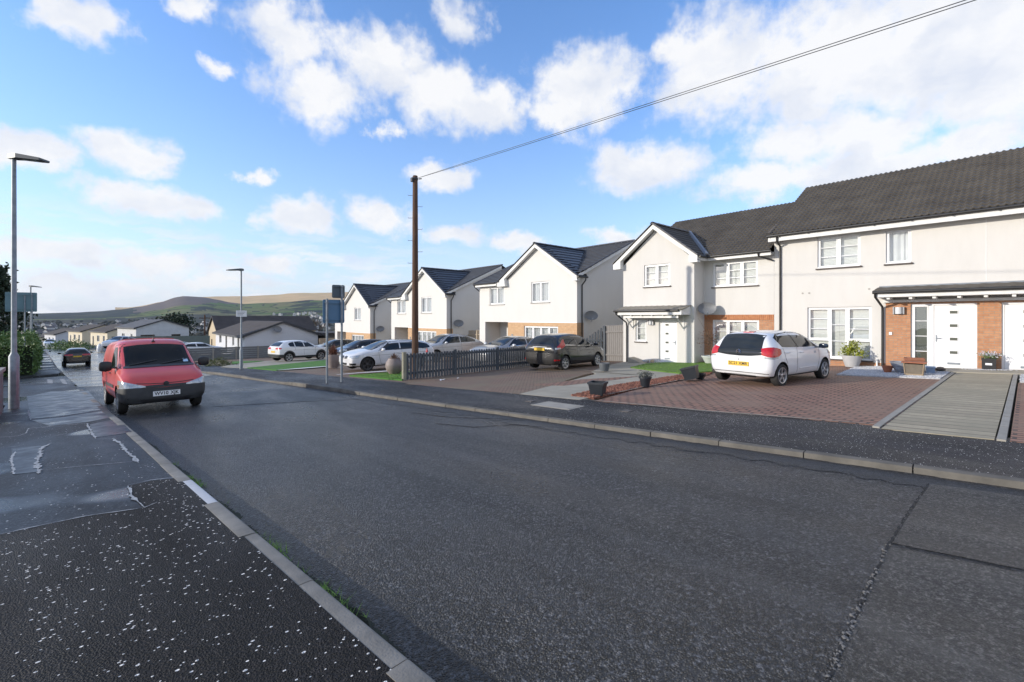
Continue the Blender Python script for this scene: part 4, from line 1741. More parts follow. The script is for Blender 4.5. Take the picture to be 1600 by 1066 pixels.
def house_detached():
    """the repeated newer house: gable to the street, recessed porch, buff brick below"""
    H = thing('detached_house', 'nearest of the three matching cream houses with slate grey roofs, beside the sloping gate', 'house', (18.95, 24.8, -.85), R(-90), 'matching cream houses with slate grey roofs')
    W, D = 8.66, 10.1
    zs, ze = 2.19, 4.62
    w1 = (5.10, 6.60, 3.37, 4.59)
    w2 = (1.10, 2.58, 3.34, 4.46)
    fr = (4.45, 7.27, -.02, 1.97)
    rx = (.62, 2.95)
    ax, az = 5.65, 6.62
    mb = MB()
    facade(mb, 0, W, zs, ze, [w1, w2])
    mb.face(((2.9, 0, ze), (W, 0, ze), (W - .05, 0, ze + .03), (ax, 0, az), (2.9, 0, ze + .25)))
    facade(mb, 0, rx[0], -.9, zs)
    rd = 1.3
    mb.face(((rx[0], 0, -.9), (rx[0], rd, -.9), (rx[0], rd, zs), (rx[0], 0, zs)))
    dx = (rx[0] + 1.15, rx[0] + 2.15, 0.0, 2.06)
    facade(mb, rx[0], rx[1], -.9, zs, [dx], y=rd)
    mb.face(((rx[0], 0, zs), (rx[1], 0, zs), (rx[1], rd, zs), (rx[0], rd, zs)))
    for x in (0, W):
        z1 = -.9
        y0 = .55 if x == W else 0
        if x == W:
            mb.face(((x, 0, zs), (x, .55, zs), (x, .55, ze), (x, 0, ze)))
        mb.face(((x, y0, -.9), (x, D, -.9), (x, D, ze), (x, y0, ze)))
        mb.face(((x, 0, ze), (x, D, ze), (x, 5.05, 7.02)))
    mb.face(((0, D, -.9), (0, D, ze), (W, D, ze), (W, D, -.9)))
    mb.build('wall', M_RENDER2, H)
    mb = MB()
    facade(mb, rx[1], W, -.9, zs, [fr])
    mb.build('brick_panel', M_BUFF, H)
    mb = MB()
    mb.face(((W, 0, -.9), (W, .55, -.9), (W, .55, zs), (W, 0, zs)))
    mb.face(((rx[1], 0, -.9), (rx[1], 0, zs), (rx[1], rd, zs), (rx[1], rd, -.9)))
    mb.build('brick_return', M_BUFFSIDE, H)
    window(H, *w1, cols=(1, 1), back='curtain', sill='stone')
    window(H, *w2, cols=(1, 1), back='curtain', sill='stone')
    window(H, *fr, cols=(1, 1, 1, 1), back='curtain', sill=None, name='french_window', frame=.07)
    d = MB()
    d.box(dx[0], dx[1], rd + .05, rd + .10, 0.0, 2.06)
    dd = d.build('door', mat('dark_door', (.05, .04, .035), None, rough=.4), H)
    f = MB()
    for a, b, c, e in ((dx[0], dx[0] + .06, 0, 2.06), (dx[1] - .06, dx[1], 0, 2.06), (dx[0] + .06, dx[1] - .06, 2.0, 2.06)):
        f.box(a, b, rd + .02, rd + .049, c, e)
    f.build('door_frame', M_UPVC, dd)
    s = MB()
    s.box(3.32, 3.44, -.03, -.001, 1.28, 1.44)
    s.build('number_plaque', M_STEEL, H)
    s = MB()
    s.box(rx[1], W, -.01, .0, zs - .02, zs + .02)
    s.build('render_stop', M_UPVC, H)
    # roofs
    pitch = math.atan2(2.42, 5.4)
    v = Vector((0, math.cos(pitch), math.sin(pitch)))
    r = MB()
    vl = 5.4 / math.cos(pitch)
    kw = dict(pitch=.30, course=.33, amp=0.0, lip=.05, sub=2)
    tiles(r, (-.2, -.35, 4.74), (1, 0, 0), 2.6, v, vl, **kw)
    tiles(r, (2.4, .05, 4.74 + .4 * math.tan(pitch)), (1, 0, 0), W - 2.15, v, vl - .4 / math.cos(pitch), **kw)
    r.face(((-.2, D + .4, 4.74), (W + .25, D + .4, 4.74), (W + .25, 5.05, 7.17), (-.2, 5.05, 7.17)))
    rt = MB()
    zt = az + .20
    for s, xe in ((-1, 2.15), (1, W + .26)):
        ze_ = 4.70
        ev = Vector((ax - xe, 0, zt - ze_))
        yb = 4.9
        if s < 0:
            tiles(r, (xe, yb, ze_), (0, -1, 0), yb + .30, ev, ev.length, **kw)
        else:
            tiles(r, (xe, -.30, ze_), (0, 1, 0), .75, Vector((0, 0, 1)) * 0 + ev, ev.length, **kw)
            # the rest of this slope narrows towards the valley
            n = 10
            for j in range(n):
                f0, f1 = j / n, (j + 1) / n
                ya, yb2 = .45 + 4.2 * f0, .45 + 4.2 * f1
                up = Vector((-ev.z, 0, ev.x)).normalized()
                if up.z < 0:
                    up = -up
                p0 = Vector((xe, 0, ze_)) + ev * f0
                p1 = Vector((xe, 0, ze_)) + ev * f1
                a = p0 + up * .032
                r.face(((p0.x, .45, p0.z), (p0.x, ya, p0.z), (a.x, ya, a.z), (a.x, .45, a.z)))
                r.face(((a.x, .45, a.z), (a.x, ya + .1, a.z), (p1.x, yb2, p1.z + .002), (p1.x, .45, p1.z + .002)))
    r.build('roof', M_TILEB, H, smooth=30)
    r = MB()
    ridge_caps(r, (-.2, 5.08, 7.21), (W + .25, 5.08, 7.21), .10)
    ridge_caps(r, (ax, -.32, zt + .04), (ax, 4.6, zt + .04), .10)
    for xe in (2.15, W + .26):
        ridge_caps(r, (xe, -.26, 4.74), (ax, -.26, zt + .04), .075, .32)
    for x in (-.2, W + .25):
        ridge_caps(r, (x, .2 if x > 1 else -.35, 4.80 + (.24 if x > 1 else 0)), (x, 5.05, 7.2), .06, .32)
    r.build('ridge', mat('slate_grey_cap', (.06, .062, .07), (.10, .10, .11), 4, .6), H, smooth=40)
    f = MB()
    for xe in (2.18, W + .23):
        a = Vector((xe, -.27, 4.50))
        b = Vector((ax, -.27, zt - .02))
        f.prism([a, a + Vector((0, 0, .19)), b, b + Vector((0, 0, -.20))], (0, .03, 0))
        f.prism([a + Vector((0, .031, .02)), a + Vector((0, .031, .05)), b + Vector((0, .031, -.15)), b + Vector((0, .031, -.18))], (0, .24, 0))
    f.prism([(2.18, -.275, 4.46), (2.18, -.275, 4.70), (2.85, -.275, 5.06), (2.96, -.275, 4.46)], (0, .27, 0))
    f.prism([(W + .23, -.275, 4.46), (W + .23, -.275, 4.68), (W - .1, -.275, 4.90), (W - .12, -.275, 4.46)], (0, .27, 0))
    for x in (-.17, W + .20):
        f.prism([(x, -.3, 4.55), (x, -.3, 4.72), (x, 5.05, 7.12), (x, 5.05, 6.95)], (.025, 0, 0))
    f.build('bargeboard', M_WHITE, H)
    f = MB()
    f.box(-.2, 2.17, -.32, -.295, 4.53, 4.72)
    f.box(-.2, 2.17, -.294, .0, 4.55, 4.57)
    f.build('fascia', M_WHITE, H)
    gutter(H, [(-.22, -.365, 4.71), (2.1, -.365, 4.71)])
    gutter(H, [(W + .29, -.28, 4.67), (W + .29, .55, 4.67)])
    downpipe(H, [(-.14, -.365, 4.68), (-.14, -.33, 4.55), (-.06, -.1, 4.35), (-.06, .1, 4.2), (-.06, .1, -.4)])
    downpipe(H, [(W + .29, .40, 4.64), (W + .27, .40, 4.50), (W + .06, .36, 4.25), (W + .06, .36, 4.0), (W + .06, .36, -.3)])
    dish(H, (W + .01, 1.05, 2.55), R(-35), .33)
    return H


terr = house_terrace()
gab = house_gabled()
det = house_detached()
dup(det, (18.30, 36.55, -1.37), label='middle one of the three matching cream houses with slate roofs, partly behind the telegraph pole')
dup(det, (17.80, 48.38, -1.99), label='farthest of the three matching cream houses with slate roofs, beside the blue-backed sign')


# ---------------------------------------------------------------- bungalows down the hill
def bungalow(label, loc, rz, W, D, wall_h, rise, wmat, rmat, holes=(), end_holes=(), base=1.5, over=.35, dish_at=None, group=None):
    """ridge along local y; the gable end faces local -y, the long side faces local -x"""
    B = thing('bungalow', label, 'bungalow', loc, rz, group)
    mb = MB()
    facade(mb, 0, W, -base, wall_h, end_holes)
    mb.face(((0, 0, wall_h), (W, 0, wall_h), (W / 2, 0, wall_h + rise)))
    mb.face(((0, D, wall_h), (W / 2, D, wall_h + rise), (W, D, wall_h)))
    mb.face(((W, 0, -base), (W, D, -base), (W, D, wall_h), (W, 0, wall_h)))
    mb.face(((0, D, -base), (0, D, wall_h), (W, D, wall_h), (W, D, -base)))
    # long side with its openings
    zs = sorted(set([-base, wall_h] + [h[2] for h in holes] + [h[3] for h in holes]))
    ys = sorted(set([0, D] + [h[0] for h in holes] + [h[1] for h in holes]))
    for i in range(len(ys) - 1):
        for k in range(len(zs) - 1):
            cy, cz = .5 * (ys[i] + ys[i + 1]), .5 * (zs[k] + zs[k + 1])
            x = 0.0
            if any(h[0] < cy < h[1] and h[2] < cz < h[3] for h in holes):
                continue
            mb.face(((x, ys[i], zs[k]), (x, ys[i], zs[k + 1]), (x, ys[i + 1], zs[k + 1]), (x, ys[i + 1], zs[k])))
    mb.build('wall', wmat, B)
    for (a, b, c, d) in holes:
        m = MB()
        dr = c < .3
        m.box(.08, .12, a, b, c, d)
        w = m.build('door' if dr else 'window', mat('dark_opening', (.02, .022, .025), None, rough=.1) if not dr else mat('dark_door', (.05, .04, .035), None, rough=.4), B)
        m = MB()
        m.box(.03, .079, a, a + .07, c, d)
        m.box(.03, .079, b - .07, b, c, d)
        m.box(.03, .079, a + .07, b - .07, d - .07, d)
        if not dr:
            m.box(.03, .079, a + .07, b - .07, c, c + .07)
            m.box(.03, .079, .5 * (a + b) - .03, .5 * (a + b) + .03, c + .07, d - .07)
        m.build('frame', M_UPVC, w)
    for (a, b, c, d) in end_holes:
        m = MB()
        m.box(a, b, .08, .12, c, d)
        w = m.build('window', mat('dark_opening', (.02, .022, .025), None, rough=.1), B)
        m = MB()
        for (p, q, r_, s) in ((a, a + .06, c, d), (b - .06, b, c, d), (a + .06, b - .06, d - .06, d), (a + .06, b - .06, c, c + .06), (.5 * (a + b) - .03, .5 * (a + b) + .03, c + .06, d - .06)):
            m.box(p, q, .03, .079, r_, s)
        m.build('frame', mat('brown_frame', (.07, .05, .04), None, rough=.6), w)
    r = MB()
    for s, xe, u in ((-1, -over, -1), (1, W + over, 1)):
        ev = Vector((W / 2 - xe, 0, rise * (W / 2 + over) / (W / 2)))
        z_e = wall_h - rise * over / (W / 2) + .10
        kw = dict(pitch=.6, course=.34, amp=0.0, lip=.03, sub=1)
        if s < 0:
            tiles(r, (xe, D + .25, z_e), (0, -1, 0), D + .5, ev, ev.length, **kw)
        else:
            tiles(r, (xe, -.25, z_e), (0, 1, 0), D + .5, ev, ev.length, **kw)
    r.build('roof', rmat, B, smooth=30)
    f = MB()
    for xe in (-over, W + over):
        z_e = wall_h - rise * over / (W / 2)
        a = Vector((xe, -.24, z_e - .10))
        b = Vector((W / 2, -.24, wall_h + rise - .08))
        f.prism([a, a + Vector((0, 0, .17)), b + Vector((0, 0, .17)), b], (0, .03, 0))
    f.box(-over - .02, -over, -.2, D + .2, wall_h - rise * over / (W / 2) - .08, wall_h - rise * over / (W / 2) + .10)
    f.build('bargeboard', mat('dark_bargeboard', (.05, .052, .058), None, rough=.6), B)
    if dish_at:
        dish(B, (dish_at[0], -.0, dish_at[1]), R(-70), .42)
    return B


M_BWALL = mat('white_bungalow_render', (.60, .61, .64), (.54, .55, .58), 1.0, .9)
M_BCREAM = mat('cream_bungalow_render', (.68, .60, .45), (.60, .53, .40), 1.0, .9)
M_BROOF = mat('dark_brown_roof', (.045, .037, .033), (.075, .062, .055), 1.2, .8)
M_BROOFG = mat('blue_grey_roof', (.075, .08, .092), (.11, .115, .125), 1.2, .75)
bungalow('white bungalow with dark roof and a dish high on its gable, behind the plank fence', (10.1, 52, -2.35), 0, 7.15, 16.5, 2.15, 1.35, M_BWALL, M_BROOF,
         holes=[(2.4, 3.3, .0, 2.0), (5.0, 6.0, .9, 1.9), (9, 10.0, 0, 2.0), (12.5, 14.0, .9, 1.9)], end_holes=[(4.35, 5.25, .72, 1.32)], dish_at=(2.85, 2.75))
bungalow('tan gabled house with a dark roof standing behind the white bungalow', (11.2, 82, -3.2), R(-90), 8.0, 13, 2.95, 2.1, mat('tan_render', (.52, .43, .30), (.45, .37, .26), 1, .9), M_BROOF,
         holes=[(3, 4, .9, 2)], end_holes=[(2.2, 3.2, .8, 1.7)])
bungalow('long pale grey gabled bungalow with two dark windows behind the blue fence', (3.3, 100, -3.3), R(12), 7.7, 11, 3.25, 1.3, mat('grey_harling', (.60, .60, .60), (.50, .505, .51), 1.4, .9), M_BROOFG,
         holes=[(2.0, 3.0, 1.0, 2.2), (6.5, 8.2, 1.0, 2.2)], end_holes=[(.6, 2.6, .7, 2.0), (5.0, 6.4, .8, 2.0)])
for (lab, loc, wm, rm) in (('cream bungalow with a dark roof, first one down the hill beyond the grey gabled one', (-.4, 119, -4.3), M_BCREAM, M_BROOF),
                           ('tall cream bungalow, second one down the hill past the grey gabled one', (-4.6, 137, -4.5), M_BCREAM, M_BROOF),
                           ('small white bungalow beside the yellow-green conifer far down the hill', (-10.0, 157, -5.6), M_BWALL, M_BROOF),
                           ('low cream bungalow, farthest in the row down the hill', (-16.5, 180, -7.8), M_BCREAM, M_BROOF)):
    bungalow(lab, loc, R(14), 7.5, 11, 3.2, 1.3, wm, rm, holes=[(1.6, 2.8, 1.1, 2.4), (5, 6.6, 1.1, 2.4), (8.6, 9.6, .0, 2.2)], base=3)
# low dark garage block between the bungalow and the last cream house
g = thing('garage', 'low dark flat-roofed garage beside the far end of the cream houses', 'garage', (18.0, 51.5, -2.4), 0)
mb = MB()
mb.box(0, 7, 0, 6, -1, 2.05)
mb.build('wall', mat('garage_wall', (.20, .19, .18), (.15, .14, .135), 2, .9), g)
mb = MB()
mb.box(-.3, 7.3, -.3, 6.3, 2.051, 2.35)
mb.build('roof', mat('felt_roof', (.05, .045, .042), (.08, .07, .066), 2, .9), g)
mb = MB()
mb.box(1.0, 3.6, -.03, -.001, -.2, 1.85)
mb.build('door', mat('garage_door', (.045, .042, .04), None, rough=.6), g)

# ================================================================ VEHICLES (local: x forward, y to the car's left, z up, origin between the axles)
def paint(name, c, c2=None, rough=.28, metal=0.0, coat=.8, scale=1.5):
    return mat(name, c, c2 or tuple(q * .9 for q in c), scale, rough, metal=metal, coat=coat)


def body_mesh(spec):
    st = spec['st']
    rows = []
    for (x, zb, zt, zl, ws, wm, wb, wt) in st:
        zm = zb + (zl - zb) * .58
        dz = zt - zl
        p = [(0, zb), (ws * .82, zb), (ws, zb + .07), (wm, zm), (wb, zl), (wb + (wt - wb) * .10 - .006, zl + dz * .10), (wt, zl + dz * .84), (wt * spec.get('shoulder', .74), zl + dz * .975), (0, zt)]
        ring = [(x, y, z) for (y, z) in p] + [(x, -y, z) for (y, z) in p[-2:0:-1]]
        rows.append(ring)
    mb = MB()
    mb.grid(rows, True)
    for r, flip in ((rows[0], 1), (rows[-1], 0)):
        i = 0 if flip else (len(rows) - 1) * 16
        quads = [(0, 1, 15)] + [(k, k + 1, 15 - k, 16 - k) for k in range(1, 7)] + [(7, 8, 9)]
        for q in quads:
            f = tuple(i + k for k in q)
            mb.f.append(f if flip else f[::-1])
            mb.m.append(0)
    me = bpy.data.meshes.new('body')
    me.from_pydata(mb.v, [], mb.f)
    bm = bmesh.new()
    bm.from_mesh(me)
    bmesh.ops.recalc_face_normals(bm, faces=bm.faces)
    bm.to_mesh(me)
    bm.free()
    o = bpy.data.objects.new('body', me)
    COL.objects.link(o)
    s = o.modifiers.new('s', 'SUBSURF')
    s.levels = s.render_levels = 2
    return o


class Car:
    def __init__(c, name, label, cat, spec, loc, heading, body_mat, group=None, pitch=0.0, under=True):
        c.spec = spec
        c.root = thing(name, label, cat, loc, heading, group)
        c.root.rotation_euler = (0, pitch, heading)
        o = body_mesh(spec)
        dg = bpy.context.evaluated_depsgraph_get()
        me0 = bpy.data.meshes.new_from_object(o.evaluated_get(dg))
        bm = bmesh.new()
        bm.from_mesh(me0)
        c.bvh = BVHTree.FromBMesh(bm)
        bm.free()
        # wheel openings
        wr, wy = spec['wr'], spec['track'] / 2
        ax = (spec['wb'] / 2, -spec['wb'] / 2)
        cut = MB()
        for x in ax:
            for s in (-1, 1):
                T = Matrix.Translation((x, s * (wy + .12), wr + .015)) @ Matrix.Rotation(R(90), 4, 'X')
                cut.lathe([(wr + spec.get('gap', .045), -.30), (wr + spec.get('gap', .045), .30)], 28, T)
        co = cut.build('cutter', M_BLACKPL)
        bmx = bmesh.new()
        bmx.from_mesh(co.data)
        bmesh.ops.recalc_face_normals(bmx, faces=bmx.faces)
        bmx.to_mesh(co.data)
        bmx.free()
        b = o.modifiers.new('b', 'BOOLEAN')
        b.object = co
        b.operation = 'DIFFERENCE'
        b.solver = 'EXACT'
        dg = bpy.context.evaluated_depsgraph_get()
        me = bpy.data.meshes.new_from_object(o.evaluated_get(dg))
        me.materials.clear()
        me.materials.append(body_mat)
        me.materials.append(M_BLACKPL)
        for p in me.polygons:
            ce = p.center
            dark = p.normal.z < -.72 and ce.z < .42
            for x in ax:
                d = math.hypot(ce.x - x, ce.z - wr - .015)
                if d < wr + spec.get('gap', .045) + .004 and abs(ce.y) > wy - .22:
                    to = Vector((x - ce.x, 0, wr - ce.z))
                    if to.length < 1e-3 or abs(p.normal.y) > .9 and d < wr or p.normal.dot(to.normalized()) > .6:
                        dark = True
            p.material_index = 1 if dark else 0
        me.shade_smooth()
        me.set_sharp_from_angle(angle=R(38))
        for q in (o, co):
            bpy.data.objects.remove(q)
        c.body = bpy.data.objects.new('body', me)
        COL.objects.link(c.body)
        c.body.parent = c.root
        c.ax, c.wr, c.wy = ax, wr, wy

    # -- skin patches that follow the bodywork
    def hit(c, o, d, off):
        h, n, i, dist = c.bvh.ray_cast(Vector(o), Vector(d).normalized())
        if h is None:
            h, n, i, dist = c.bvh.find_nearest(Vector(o) + Vector(d).normalized() * 1.2)
        if n.dot(Vector(d)) > 0:
            n = -n
        return h + n * off

    def patch(c, name, rows, m, off=.005, parent=None, smooth=60):
        mb = MB()
        mb.grid([[c.hit(o, d, off) for (o, d) in r] for r in rows])
        # turn the rim down to the bodywork so the patch has an edge
        ring = []
        R_ = [[c.hit(o, d, off) for (o, d) in r] for r in rows]
        ring = R_[0] + [r[-1] for r in R_[1:]] + R_[-1][-2::-1] + [r[0] for r in R_[-2:0:-1]]
        D_ = [[c.hit(o, d, -.012) for (o, d) in r] for r in rows]
        low = D_[0] + [r[-1] for r in D_[1:]] + D_[-1][-2::-1] + [r[0] for r in D_[-2:0:-1]]
        mb.grid([ring + ring[:1], low + low[:1]])
        return mb.build(name, m, parent or c.root, smooth=smooth, weld=True)

    @staticmethod
    def poly_at(pl, f):
        """point a fraction f along a polyline by its first coordinate spacing"""
        n = len(pl) - 1
        g = min(max(f, 0), 1) * n
        k = min(int(g), n - 1)
        q = g - k
        return [pl[k][i] + (pl[k + 1][i] - pl[k][i]) * q for i in range(2)]

    def side(c, name, top, bot, m, s, n=10, k=4, off=.005, parent=None):
        """patch between two (x, z) polylines projected sideways; s = +1 left, -1 right"""
        rows = []
        for j in range(k + 1):
            row = []
            for i in range(n + 1):
                a, b = c.poly_at(top, i / n), c.poly_at(bot, i / n)
                x, z = a[0] + (b[0] - a[0]) * j / k, a[1] + (b[1] - a[1]) * j / k
                row.append(((x, s * 3, z), (0, -s, 0)))
            rows.append(row)
        return c.patch(name, rows, m, off, parent)

    def end(c, name, top, bot, m, e, n=12, k=5, off=.005, parent=None):
        """patch between two (y, z) polylines projected along the car; e = +1 front, -1 back"""
        rows = []
        for j in range(k + 1):
            row = []
            for i in range(n + 1):
                a, b = c.poly_at(top, i / n), c.poly_at(bot, i / n)
                y, z = a[0] + (b[0] - a[0]) * j / k, a[1] + (b[1] - a[1]) * j / k
                row.append(((e * 4, y, z), (-e, 0, 0)))
            rows.append(row)
        return c.patch(name, rows, m, off, parent)

    def wrap(c, name, az, ztop, zbot, m, cx, n=24, k=4, off=.006, parent=None):
        """patch wrapped round an end: azimuth list from the point (cx, 0), heights may vary along it"""
        rows = []
        for j in range(k + 1):
            row = []
            for i in range(n + 1):
                f = i / n
                a = R(az[0] + (az[1] - az[0]) * f)
                zt = ztop if isinstance(ztop, (int, float)) else c.poly_at([(0, q) for q in ztop], f)[1]
                zb = zbot if isinstance(zbot, (int, float)) else c.poly_at([(0, q) for q in zbot], f)[1]
                z = zt + (zb - zt) * j / k
                d = Vector((-math.cos(a), -math.sin(a), 0))
                o = Vector((cx, 0, z)) - d * 3.5
                row.append((tuple(o), tuple(d)))
            rows.append(row)
        return c.patch(name, rows, m, off, parent)

    def wheels(c, rim_mat, spokes=5, tyre_w=.19, rim_r=.70, twin=False):
        t = MB()
        w, r = tyre_w / 2, c.wr
        prof = [(r * rim_r, -w * .92), (r * .80, -w), (r * .93, -w), (r * .985, -w * .82), (r, -w * .45), (r, w * .45), (r * .985, w * .82), (r * .93, w), (r * .80, w), (r * rim_r, w * .92)]
        t.lathe(prof, 32, Matrix.Rotation(R(90), 4, 'X'), cap=False)
        k = MB()
        rr = r * rim_r
        k.lathe([(rr * 1.0, w * .92), (rr * .985, w * .99), (rr * .90, w * .93), (rr * .87, w * .45)], 32, Matrix.Rotation(R(-90), 4, 'X'), cap=False)
        k.lathe([(rr * .20, w * .35), (rr * .20, w * .85), (rr * .10, w * .93), (.001, w * .95)], 16, Matrix.Rotation(R(-90), 4, 'X'), cap=False)
        for i in range(spokes):
            for da in ((-.13, .13) if twin else (0,)):
                a = 2 * math.pi * i / spokes + da
                d = Vector((math.cos(a), 0, math.sin(a)))
                p = Vector((-math.sin(a), 0, math.cos(a)))
                hw0, hw1 = (rr * .085, rr * .13) if not twin else (rr * .06, rr * .075)
                y0, y1 = w * .80, w * .90
                q = [d * rr * .15 - p * hw0 + Vector((0, y0, 0)), d * rr * .15 + p * hw0 + Vector((0, y0, 0)), d * rr * .93 + p * hw1 + Vector((0, y1, 0)), d * rr * .93 - p * hw1 + Vector((0, y1, 0))]
                k.prism(q, (0, -.03, 0))
        b = MB()
        b.lathe([(rr * .985, w * .30), (.001, w * .30)], 24, Matrix.Rotation(R(-90), 4, 'X'), cap=False)
        first = None
        for x in c.ax:
            for s in (1, -1):
                if first is None:
                    W = k.build('wheel', rim_mat, c.root, smooth=40)
                    ty = t.build('tyre', M_RUBBER, W, smooth=40)
                    ds = b.build('brake_disc', M_BLACKPL, W)
                    first = W
                else:
                    W = first.copy()
                    COL.objects.link(W)
                    for ch in first.children:
                        q = ch.copy()
                        COL.objects.link(q)
                        q.parent = W
                    W.parent = c.root
                W.location = (x, s * (c.wy), c.wr)
                W.rotation_euler = (0, 0.3 * x, 0 if s > 0 else math.pi)

    def mirrors(c, x, z, m, y=None, sz=(.09, .115, .075), box=.6):
        for s in (1, -1):
            y0 = y or c.spec['mir']
            mb = MB()
            rows = []
            for i in range(9):
                th = math.pi * i / 8
                q_ = (lambda v: math.copysign(abs(v) ** box, v))
                rows.append([Vector((x + sz[0] * q_(math.cos(ph)) * math.sin(th) ** box * (1 if math.cos(ph) > 0 else .45), s * (y0 + sz[1] * (1 - math.cos(th)) - sz[1] * .2), z + sz[2] * q_(math.sin(ph)) * math.sin(th) ** box)) for ph in [2 * math.pi * j / 14 for j in range(14)]])
            mb.grid(rows, True)
            mb.box(x - .03, x + .03, min(s * (y0 - .14), s * (y0 + .02)), max(s * (y0 - .14), s * (y0 + .02)), z - .06, z - .025)
            mb.build('mirror', m, c.root, smooth=50)

    def lines(c, name, polys, s, w=.010, m=None, off=.003):
        """shut lines: narrow dark strips along (x, z) polylines on one side"""
        mb = MB()
        for pl in polys:
            pts = []
            for k in range(len(pl) - 1):
                n = max(2, int(math.hypot(pl[k + 1][0] - pl[k][0], pl[k + 1][1] - pl[k][1]) / .06))
                for i in range(n):
                    pts.append((pl[k][0] + (pl[k + 1][0] - pl[k][0]) * i / n, pl[k][1] + (pl[k + 1][1] - pl[k][1]) * i / n))
            pts.append(pl[-1])
            rows = []
            for k, p in enumerate(pts):
                a, b = pts[max(k - 1, 0)], pts[min(k + 1, len(pts) - 1)]
                dx, dz = b[0] - a[0], b[1] - a[1]
                l = math.hypot(dx, dz) or 1
                nx, nz = -dz / l * w / 2, dx / l * w / 2
                rows.append([c.hit((p[0] + nx, s * 3, p[1] + nz), (0, -s, 0), off), c.hit((p[0] - nx, s * 3, p[1] - nz), (0, -s, 0), off)])
            mb.grid(rows)
        return mb.build(name, m or M_BLACKPL, c.root)

    def handles(c, pts, m):
        for s in (1, -1):
            for (x, z) in pts:
                p = c.hit((x, s * 3, z), (0, -s, 0), .012)
                mb = MB()
                mb.tube([p + Vector((-.09, -s * .012, 0)), p + Vector((-.07, s * .012, 0)), p + Vector((.07, s * .012, 0)), p + Vector((.09, -s * .012, 0))], .013, 6)
                mb.build('door_handle', m, c.root, smooth=50)

    def plate(c, e, z, m, text=None, tilt=0.0, y=0.0, w=.52, h=.112, off=.014):
        p = c.hit((e * 4, y, z), (-e, 0, 0), off)
        mb = MB()
        mb.box(-.006, .006, -w / 2, w / 2, -h / 2, h / 2)
        o = mb.build('number_plate', m, c.root)
        o.location = p
        o.rotation_euler = (0, tilt, 0 if e > 0 else math.pi)
        if text:
            words = text.split()
            raw = []
            for wd in words:
                raw.append(c.word(wd))
            gap = .045
            tot = sum(q[1] for q in raw) + gap * (len(raw) - 1)
            sx = (w - .05) / tot
            x0 = -tot / 2
            for me, wid in raw:
                for v in me.vertices:
                    v.co = Vector((.0078 + v.co.z, (v.co.x + x0) * sx, v.co.y * .98))
                x0 += wid + gap
                l = bpy.data.objects.new('lettering', me)
                COL.objects.link(l)
                l.parent = o
        return o

    @staticmethod
    def word(text):
        if True:
            cu = bpy.data.curves.new('lettering', 'FONT')
            cu.body = text
            cu.size = .112
            cu.align_x = 'LEFT'
            cu.align_y = 'CENTER'
            cu.offset = .0022
            cu.extrude = .001
            t = bpy.data.objects.new('lettering', cu)
            COL.objects.link(t)
            dg = bpy.context.evaluated_depsgraph_get()
            me = bpy.data.meshes.new_from_object(t.evaluated_get(dg))
            bpy.data.objects.remove(t)
            me.materials.clear()
            me.materials.append(M_INK)
            xs = [v.co.x for v in me.vertices]
            lo = min(xs)
            for v in me.vertices:
                v.co.x -= lo
            return me, max(xs) - lo


HATCH = dict(wb=2.34, wr=.285, track=1.43, mir=.80, st=[
    (-1.68, .40, .86, .74, .58, .62, .60, .52), (-1.665, .30, .92, .80, .70, .735, .72, .62), (-1.60, .25, 1.02, .88, .755, .79, .77, .66), (-1.50, .22, 1.22, .93, .775, .805, .785, .62),
    (-1.36, .21, 1.38, .955, .785, .81, .79, .575), (-1.15, .20, 1.445, .955, .79, .812, .79, .57), (-.6, .19, 1.475, .94, .79, .812, .785, .575), (-.05, .18, 1.475, .925, .79, .81, .78, .575), (.35, .18, 1.43, .91, .79, .81, .78, .57),
    (.72, .18, 1.24, .90, .79, .81, .785, .60), (1.02, .18, 1.04, .885, .79, .81, .79, .64), (1.3, .18, .95, .85, .785, .81, .785, .64), (1.55, .18, .88, .79, .76, .79, .765, .60), (1.72, .20, .78, .70, .70, .735, .71, .54), (1.79, .26, .66, .60, .60, .64, .62, .46)])
ZQ = lambda z: z if z < .93 else .93 + (z - .93) * .86
ZP = lambda pts: [(a, ZQ(b)) for a, b in pts]
HATCH['st'] = [(x, zb, ZQ(zt), ZQ(zl), ws, wm, wb, wt) for (x, zb, zt, zl, ws, wm, wb, wt) in HATCH['st']]
HATCH2 = dict(wb=2.49, wr=.305, track=1.49, mir=.85, st=[
    (-1.90, .42, .88, .78, .60, .66, .64, .54), (-1.88, .30, .96, .84, .73, .78, .76, .64), (-1.81, .25, 1.10, .93, .80, .845, .82, .66), (-1.66, .22, 1.30, 1.00, .825, .86, .83, .61),
    (-1.45, .20, 1.425, 1.02, .835, .865, .83, .575), (-1.15, .19, 1.475, 1.00, .84, .865, .825, .575), (-.6, .18, 1.495, .97, .84, .86, .82, .58), (-.05, .18, 1.485, .945, .84, .86, .815, .58), (.35, .18, 1.42, .93, .84, .86, .815, .575),
    (.78, .18, 1.21, .915, .84, .86, .82, .62), (1.15, .18, 1.02, .90, .84, .86, .825, .68), (1.5, .18, .93, .85, .83, .855, .825, .68), (1.8, .19, .84, .77, .79, .82, .79, .62), (1.97, .22, .74, .67, .70, .74, .72, .52), (2.04, .28, .62, .57, .58, .62, .60, .42)])
